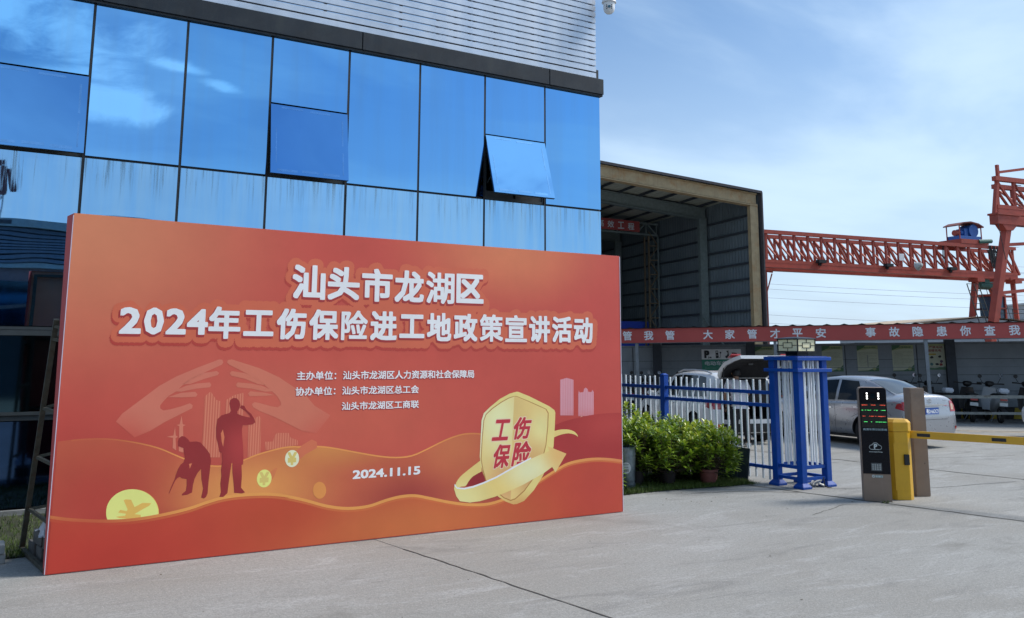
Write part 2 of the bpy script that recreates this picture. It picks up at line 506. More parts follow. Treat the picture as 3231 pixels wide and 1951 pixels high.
# ================================================================ GLASS BUILDING
def glass_mat():
    m = bpy.data.materials.new('blue_reflective_glass'); m.use_nodes = True; t = m.node_tree; b = t.nodes['Principled BSDF']
    g = N(t, 'ShaderNodeNewGeometry').outputs['Position']
    oi = N(t, 'ShaderNodeObjectInfo').outputs['Random']
    base = mixc(t, oi, (0.15, 0.40, 0.72), (0.20, 0.46, 0.78))
    # rain streaks that start under the ledges and dust film
    mp = N(t, 'ShaderNodeMapping'); mp.inputs['Scale'].default_value = (16, 1, 0.5); t.links.new(g, mp.inputs[0])
    st = noise_tex(t, mp.outputs[0], 1.6, 5, 0.65)
    sp = N(t, 'ShaderNodeSeparateXYZ'); t.links.new(g, sp.inputs[0])
    run = maprange(t, sp.outputs[2], 3.55, 4.16, 0.0, 1.0)
    cut = maprange(t, sp.outputs[2], 4.165, 4.175, 1.0, 0.0)
    s1 = mth(t, 'MULTIPLY', mth(t, 'MULTIPLY', maprange(t, st, 0.47, 0.68), run), cut)
    base = mixc(t, mth(t, 'MULTIPLY', s1, 0.7), base, (0.05, 0.085, 0.09))
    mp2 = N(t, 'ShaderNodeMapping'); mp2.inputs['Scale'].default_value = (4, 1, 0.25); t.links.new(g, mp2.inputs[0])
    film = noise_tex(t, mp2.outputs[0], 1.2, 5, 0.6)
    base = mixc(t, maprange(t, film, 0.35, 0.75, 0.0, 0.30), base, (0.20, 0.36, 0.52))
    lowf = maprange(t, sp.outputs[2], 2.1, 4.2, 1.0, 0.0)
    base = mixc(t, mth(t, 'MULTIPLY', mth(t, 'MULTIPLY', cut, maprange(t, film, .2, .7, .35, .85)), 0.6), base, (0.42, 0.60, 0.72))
    t.links.new(base, b.inputs['Base Color'])
    b.inputs['Metallic'].default_value = 1.0
    r = maprange(t, film, 0.3, 0.8, 0.0, 0.03)
    r = mth(t, 'ADD', r, mth(t, 'MULTIPLY', s1, 0.35)); t.links.new(r, b.inputs['Roughness'])
    bn = N(t, 'ShaderNodeBump'); bn.inputs['Strength'].default_value = 0.13; bn.inputs['Distance'].default_value = 0.02
    mp3 = N(t, 'ShaderNodeMapping'); mp3.inputs['Scale'].default_value = (0.5, 1, 1.2); t.links.new(g, mp3.inputs[0])
    t.links.new(noise_tex(t, mp3.outputs[0], 1.4, 1, 0.4), bn.inputs['Height']); t.links.new(bn.outputs[0], b.inputs['Normal'])
    return m
GLASS = glass_mat()
GLASS_SASH = mat('violet_blue_sash_glass', (0.15, 0.375, 0.70), 0.02, 1.0, var=0.06, scale=1.0, rvar=.01)
TAPE = mat('faded_edge_tape', (0.165, 0.385, 0.705), 0.12, 0.9, var=0.2)
GLASS_DK = mat('dark_window_glass', (0.05, 0.10, 0.13), 0.05, 1.0, var=0.25, scale=1.5)
GLASS_NV = mat('navy_spandrel_glass', (0.035, 0.075, 0.16), 0.05, 1.0, var=0.25, scale=1.5)
BLACK = mat('black_gasket', (0.012, 0.014, 0.018), 0.5, var=0.3)
SLATE = mat('slate_cladding', (0.014, 0.021, 0.030), 0.5, 0.0, var=0.3, scale=2.5, dirt=(0.035, 0.045, 0.05), dirt_amt=0.5, streak=0.35, streak_col=(0.03, 0.036, 0.04), spec=0.3)
LOUV = mat('pale_aluminium', (0.52, 0.57, 0.64), 0.36, 0.55, var=0.12, scale=1.2, dirt=(0.38, 0.42, 0.47), dirt_amt=0.5, dscale=1.5)
PLINTH = mat('grey_plinth', (0.20, 0.21, 0.21), 0.9, var=0.2, bump=0.4)
FRAME = mat('grey_green_frame', (0.04, 0.05, 0.056), 0.5, 0.0, var=0.2, spec=0.3)
INSIDE = mat('dim_interior', (0.05, 0.055, 0.06), 0.9, var=0.3)
office = tag(empty('office_building', (4, 11.75, 0)), 'blue mirrored glass building with pale louvred parapet screen behind the red banner', 'building')
off = Vector((4, 11.75, 0))
def W(x0, x1, y0, y1, z0, z1): return (x0 - off.x, x1 - off.x, y0 - off.y, y1 - off.y, z0, z1)
Y0 = 11.75
edges = [0.95 + 1.1165 * k for k in range(-10, 7)] + [8.77]
def panel(x0, x1, z0, z1, rnd, name='glass_pane', m=GLASS, g=0.017, gz=0.011):
    p = piece(name, m, *W(x0 + g, x1 - g, Y0, Y0 + 0.012, z0 + gz, z1 - gz), office)
    p.rotation_euler = (R(rnd.uniform(-.22, .22)), 0, R(rnd.uniform(-.22, .22)))
    return p
rnd = random.Random(11)
# carcass behind the panes
MB().box(*W(edges[0], 8.76, Y0 + .03, Y0 + .06, 4.0, 4.3)).box(*W(edges[0], 8.76, Y0 + .03, Y0 + .06, 2.02, 2.12)).box(*W(edges[0], 8.76, Y0 + .03, Y0 + .06, 6.02, 6.6)).box(
    *W(8.70, 8.75, Y0 + .015, 26, 0.05, 6.14)).box(*W(edges[0], edges[0] + .1, Y0 + .05, 26, 0.05, 6.14)).box(
    *W(edges[0] + .1, 8.7, 15.5, 15.6, 0.05, 6.14)).box(*W(edges[0] + .1, 8.7, Y0 + .1, 26, 6.14, 6.3)).box(
    *W(edges[0] + .1, 8.7, Y0 + .1, 15.4, 3.05, 3.2)).build('interior_shell', INSIDE, office)
MB().box(*W(edges[0], 8.79, Y0 - .06, Y0 + .3, 0, .06)).build('plinth', PLINTH, office)
for k, (a, b) in enumerate(zip(edges[:-1], edges[1:])):
    c = k - 10 + 1                      # column number, 0 spans -0.17..0.95
    if k > 0:
        piece('mullion', BLACK, *W(a - .016, a + .016, Y0 + .004, Y0 + .08, 0.06, 6.15), office)
    windowed = (c % 3 == 0)
    if windowed:
        panel(a, b, 5.18, 6.15, rnd)
        ang = {0: 6.5, 3: 8.0, 6: 17.5}.get(c, 1.0)
        w_ = empty('window', ((a + b) / 2 - off.x, 0.0, 5.17), 0, office)
        h_ = 0.995
        wd = (b - a) / 2 - .012
        sash = empty('sash', (0, -.012, 0), 0, w_); sash.rotation_euler = (R(-ang), 0, 0)
        bpy.data.objects.remove(sash)
        Mx = Matrix.Rotation(R(-ang), 4, 'X')
        MB().box(-wd, wd, -.012, 0, -h_, -0.006, Mx).build('sash_pane', GLASS_SASH, w_)
        rt_ = random.Random(k)
        for (u0, u1, v0, v1) in ((-.46, -.18, -.965, -.93), (-.12, .12, -.955, -.92), (.18, .42, -.965, -.925), (-.40, -.1, -.055, -.03), (.0, .3, -.065, -.035), (.455, .478, -.5, -.12), (.46, .48, -.93, -.6), (-.48, -.465, -.85, -.35)):
            MB().box(u0, u1, -.0135, -.0122, v0, v1, Mx).build('edge_tape', TAPE, w_)
        MB().box(-wd, wd, .001, .03, -h_, -h_ + .045, Mx).box(-wd, wd, .001, .03, -.05, -.006, Mx).box(-wd, -wd + .045, .001, .03, -h_ + .045, -.05, Mx).box(
            wd - .045, wd, .001, .03, -h_ + .045, -.05, Mx).build('sash_frame', BLACK, w_)
        MB().box(-wd, wd, .02, .07, -h_ - .01, -h_ + .035).box(-wd, -wd + .035, .02, .07, -h_ + .035, 0).box(wd - .035, wd, .02, .07, -h_ + .035, 0).box(-.02, .02, .03, .06, -h_ + .035, -.01).build('window_frame', FRAME, w_)
        if ang > 3:
            L_ = math.sin(R(ang)) * .6
            MB().bar((wd - .05, .02, -.75), (wd - .05, -L_, -.62), .014).bar((-wd + .05, .02, -.75), (-wd + .05, -L_, -.62), .014).build('stay_arm', FRAME, w_)
    else:
        panel(a, b, 4.17, 6.15, rnd)
    panel(a, b, 2.10, 4.16, rnd)
    if k % 2 == 0:
        wide = edges[min(k + 2, len(edges) - 1)]
        w_ = empty('ribbon_window', (a - off.x, 0, 1.1), 0, office)
        ww = wide - a
        MB().box(0, ww, -.03, .05, .90, .96).box(0, ww, -.012, .05, .965, 1.0).box(0, ww, -.03, .05, .0, .035).box(0, ww, -.012, .05, -.06, -.003).box(.0, .03, -.01, .05, .035, .9).build('window_frame', FRAME, w_)
        MB().box(.032, ww - .002, .0, .01, .037, .898).build('window_pane', GLASS_DK, w_)
        MB().box(.42, .53, -.033, -.0305, .915, .945).box(.42, .54, -.033, -.0305, .002, .03).build('white_label', mat('white_sticker', (.75, .76, .76), .6), w_)
    panel(a, b, 0.07, 1.04, rnd, m=GLASS_NV)
# dark beam in lengths with open seams
seams = [-10.2, -6.9, -2.35, 1.02, 4.46, 7.70, 8.80]
for a, b in zip(seams[:-1], seams[1:]):
    p = piece('fascia_beam', SLATE, *W(a + .006, b - .006, Y0 - .07, Y0 + .02, 6.15, 6.415), office, bevel=.004)
MB().box(*W(-10.2, 8.79, Y0 - .045, Y0 + .3, 6.12, 6.148)).build('beam_soffit', BLACK, office)
MB().box(*W(8.76, 8.80, Y0 + .02, 26, 6.15, 6.41)).build('side_beam', SLATE, office)
# louvred screen
LY = Y0 - .02
pitch = 0.1085
for i in range(28):
    z = 6.435 + i * pitch
    piece('slat', LOUV, *W(-10.2, 8.675, LY, LY + .035, z, z + .084), office)
    piece('slat', LOUV, *W(8.64, 8.675, LY + .04, 24, z, z + .084), office)
mbp = MB()
x = 8.60
while x > -10:
    mbp.box(*W(x - .02, x + .02, LY + .04, LY + .08, 6.43, 9.47)); x -= 1.17
mbp.build('screen_post', BLACK, office)
mbp = MB()
for y in [12.4 + .9 * i for i in range(13)]:
    mbp.box(*W(8.60, 8.635, y, y + .05, 6.43, 9.47))
mbp.build('side_screen_post', BLACK, office)
MB().box(*W(-10.2, 8.6, 24, 24.1, 6.43, 8.2)).build('rear_parapet', LOUV, office)

# dome camera on the parapet corner
ptz = tag(empty('dome_camera', (8.83, 11.55, 7.60)), 'white dome surveillance camera at the top corner of the louvred screen', 'camera')
WHT = mat('white_plastic', (0.72, 0.74, 0.76), 0.35, var=0.06)
MB().lathe([(.05, .40), (.085, .36), (.115, .22), (.118, .165), (.125, .155), (.125, .145), (.105, .14)], 28).build('housing', WHT, ptz, smooth=True)
MB().lathe([(.098, .14), (.098, .04), (.085, -.01), (.05, -.045), (0.01, -.055)], 28).build('camera_ball', WHT, ptz, smooth=True)
cd = Vector((-.55, -.78, -.12)).normalized()
sd_ = cd.cross(Vector((0, 0, 1))).normalized()
mb = MB()
for s in (-1, 1):
    for k in (-1, 0, 1):
        p = cd * .09 + sd_ * .043 * s + Vector((0, 0, .055 + .03 * k)); mb.tube(p, p + cd * .012, .009, 10)
mb.build('infrared_light', BLACK, ptz)
p = cd * .092 + Vector((0, 0, .055)); MB().tube(p, p + cd * .014, .024, 16).build('lens', GLASS_DK, ptz)
MB().bar((-.02, 0, .38), (-.14, .12, .52), .05).build('bracket', WHT, ptz)

# ================================================================ RED BANNER BOARD
def print_mat(name, base, blobs=(), rough=0.5, weave=True, stripes=None, var=0.05):
    """flat print: base ink plus soft-edged ink patches (u, z, ru, rz, colour, amount)"""
    m = bpy.data.materials.new(name); m.use_nodes = True; t = m.node_tree; b = t.nodes['Principled BSDF']
    co = N(t, 'ShaderNodeTexCoord').outputs['Object']
    wv = N(t, 'ShaderNodeVectorMath', operation='ADD'); t.links.new(co, wv.inputs[0]); wv.inputs[1].default_value = (0, 0, 0)
    out = None
    gn = lambda c: tuple(min(.88, v * g) for v, g in zip(c, (1.48, 1.42, 1.30))) if max(c) - min(c) > .12 else c
    base = gn(base); blobs = [(*q[:4], gn(q[4]), q[5]) for q in blobs]
    if stripes: stripes = (stripes[0], gn(stripes[1]), stripes[2])
    rgb = N(t, 'ShaderNodeRGB'); rgb.outputs[0].default_value = (*base, 1); out = rgb.outputs[0]
    for (u, z, ru, rz, col, amt) in blobs:
        s = N(t, 'ShaderNodeVectorMath', operation='SUBTRACT'); t.links.new(wv.outputs[0], s.inputs[0]); s.inputs[1].default_value = (u, 0, z)
        q = N(t, 'ShaderNodeVectorMath', operation='MULTIPLY'); t.links.new(s.outputs[0], q.inputs[0]); q.inputs[1].default_value = (1 / ru, 0, 1 / rz)
        l = N(t, 'ShaderNodeVectorMath', operation='LENGTH'); t.links.new(q.outputs[0], l.inputs[0])
        f = maprange(t, l.outputs['Value'], 0.0, 1.0, amt, 0.0)
        out = mixc(t, f, out, col)
    if stripes:
        sx = N(t, 'ShaderNodeSeparateXYZ'); t.links.new(co, sx.inputs[0])
        w = mth(t, 'SINE', mth(t, 'MULTIPLY', sx.outputs[0], stripes[0]))
        out = mixc(t, maprange(t, w, stripes[2], stripes[2] + .35, 0, 1), out, stripes[1])
    n = noise_tex(t, co, 2.0, 6, 0.6)
    c = N(t, 'ShaderNodeVectorMath', operation='SCALE'); t.links.new(out, c.inputs[0]); t.links.new(maprange(t, n, .3, .7, 1 - var, 1 + var, False), c.inputs['Scale'])
    t.links.new(c.outputs[0], b.inputs['Base Color'])
    b.inputs['Roughness'].default_value = rough; b.inputs['Specular IOR Level'].default_value = 0.4
    if weave:
        bn = N(t, 'ShaderNodeBump'); bn.inputs['Strength'].default_value = 0.12; bn.inputs['Distance'].default_value = 0.01
        h = mth(t, 'ADD', noise_tex(t, co, 320, 2), mth(t, 'MULTIPLY', noise_tex(t, co, 1.3, 4, .55), 7.0))
        t.links.new(h, bn.inputs['Height']); t.links.new(bn.outputs[0], b.inputs['Normal'])
    return m
RED = (0.42, 0.062, 0.048); DRED = (0.30, 0.024, 0.018); ORG = (0.52, 0.135, 0.062); BRT = (0.50, 0.19, 0.10)
board = tag(empty('banner_board', (0, 8.54, 0)), 'large red printed event banner stretched on a frame in front of the glass building', 'banner')
bg_blobs = [(0.65, 3.0, 2.4, 1.9, BRT, 0.85), (5.1, 2.95, 1.7, 0.8, (0.55, 0.19, 0.085), 0.7), (3.3, 1.2, 1.9, .9, (0.46, 0.10, 0.06), .6), (2.1, 1.2, 1.5, 1.0, (0.46, 0.11, 0.075), 0.5),
            (5.9, .9, 1.3, 1.2, (0.33, 0.035, 0.03), 0.6), (1.0, 0.3, 2.2, 1.6, DRED, 0.7), (6.3, 2.0, .9, 1.5, (0.40, .05, .045), .5)]
PR_BG = print_mat('red_print', RED, bg_blobs)
# cloth face: a grid with faint sag and creases at the hem
xs = [0.655 + (6.633 - 0.655) * i / 120 for i in range(121)]; zs = [0.006 + 3.0 * j / 60 for j in range(61)]
v_ = []; f_ = []
def topz(x): return 3.018 - 0.026 * (x - .66) / 5.97 - 0.012 * math.sin(PI * (x - .66) / 5.97)
for j, z in enumerate(zs):
    for i, x in enumerate(xs):
        zz_ = z / 3.006 * topz(x)
        sag = 0.0
        v_.append((x, -sag, zz_))
nx = len(xs)
for j in range(60):
    for i in range(120): f_.append((j * nx + i, j * nx + i + 1, (j + 1) * nx + i + 1, (j + 1) * nx + i))
o = MB().add(v_, f_).build('printed_cloth', PR_BG, board, smooth=True)
WRAP = mat('white_cloth_back', (0.55, 0.50, 0.56), 0.7, var=0.15)
WRAPR = print_mat('red_wrap', (0.36, 0.07, 0.07))
# returns of the cloth round the frame
MB().add([(.655, 0, .006), (.655, 0, 3.018), (.61, .11, 3.0), (.64, .07, .006)], [(0, 1, 2, 3)]).build('cloth_return', WRAPR, board)
MB().add([(6.633, 0, .006), (6.633, 0, 2.992), (6.640, .06, 2.98), (6.640, .06, .006)], [(0, 1, 2, 3)]).build('cloth_return', WRAPR, board)
mb = MB()
for i in range(24):
    a = xs[i * 5]; b_ = xs[i * 5 + 5]
    mb.add([(a, 0, topz(a) + .001), (b_, 0, topz(b_) + .001), (b_, .05, topz(b_) + .008), (a, .05, topz(a) + .008)], [(0, 1, 2, 3)])
mb.box(.647, .6535, -.002, .004, .01, 3.0).box(6.634, 6.641, -.003, .003, .01, 2.985)
mb.build('white_edging', mat('white_edging', (.62, .56, .66), .6), board)
STEEL = mat('rusty_truss_steel', (0.085, 0.08, 0.062), 0.75, 0.3, var=0.35, scale=14, dirt=(0.10, 0.05, 0.025), dirt_amt=0.8, dscale=12, bump=0.3)
for z in (0.1, 1.0, 2.0, 2.94):
    strut('frame_tube', STEEL, (.68, .06, z), (6.6, .06, z), .04, .04, board)
for x in (.70, 2.0, 3.3, 4.7, 6.58):
    strut('frame_tube', STEEL, (x, .09, .02), (x, .09, 2.95), .04, .04, board)
# leaning support trusses behind the board
def brace(x):
    strut('brace_tube', STEEL, (x, .24, 2.10), (x - .07, 1.10, .02), .042, .042, board)
    strut('brace_tube', STEEL, (x + .13, .20, 2.06), (x + .09, .92, .02), .036, .036, board)
    strut('brace_tube', STEEL, (x + .10, .10, 2.9), (x + .10, .12, .02), .045, .045, board)
    strut('brace_tube', STEEL, (x - .08, 1.16, .03), (x + .06, .05, .03), .035, .035, board)
    for z, y in ((2.04, .26), (1.93, .31), (1.32, .56), (.88, .74), (.40, .93)):
        strut('cross_tube', STEEL, (x - .01 - .02 * (2 - z), y, z), (x + .12, y * .8, z + .05), .026, .026, board)
        strut('cross_tube', STEEL, (x - .01 - .02 * (2 - z), y, z), (x + .10, .10, z - .03), .026, .026, board)
for x in (.60, 3.3, 6.1): brace(x)

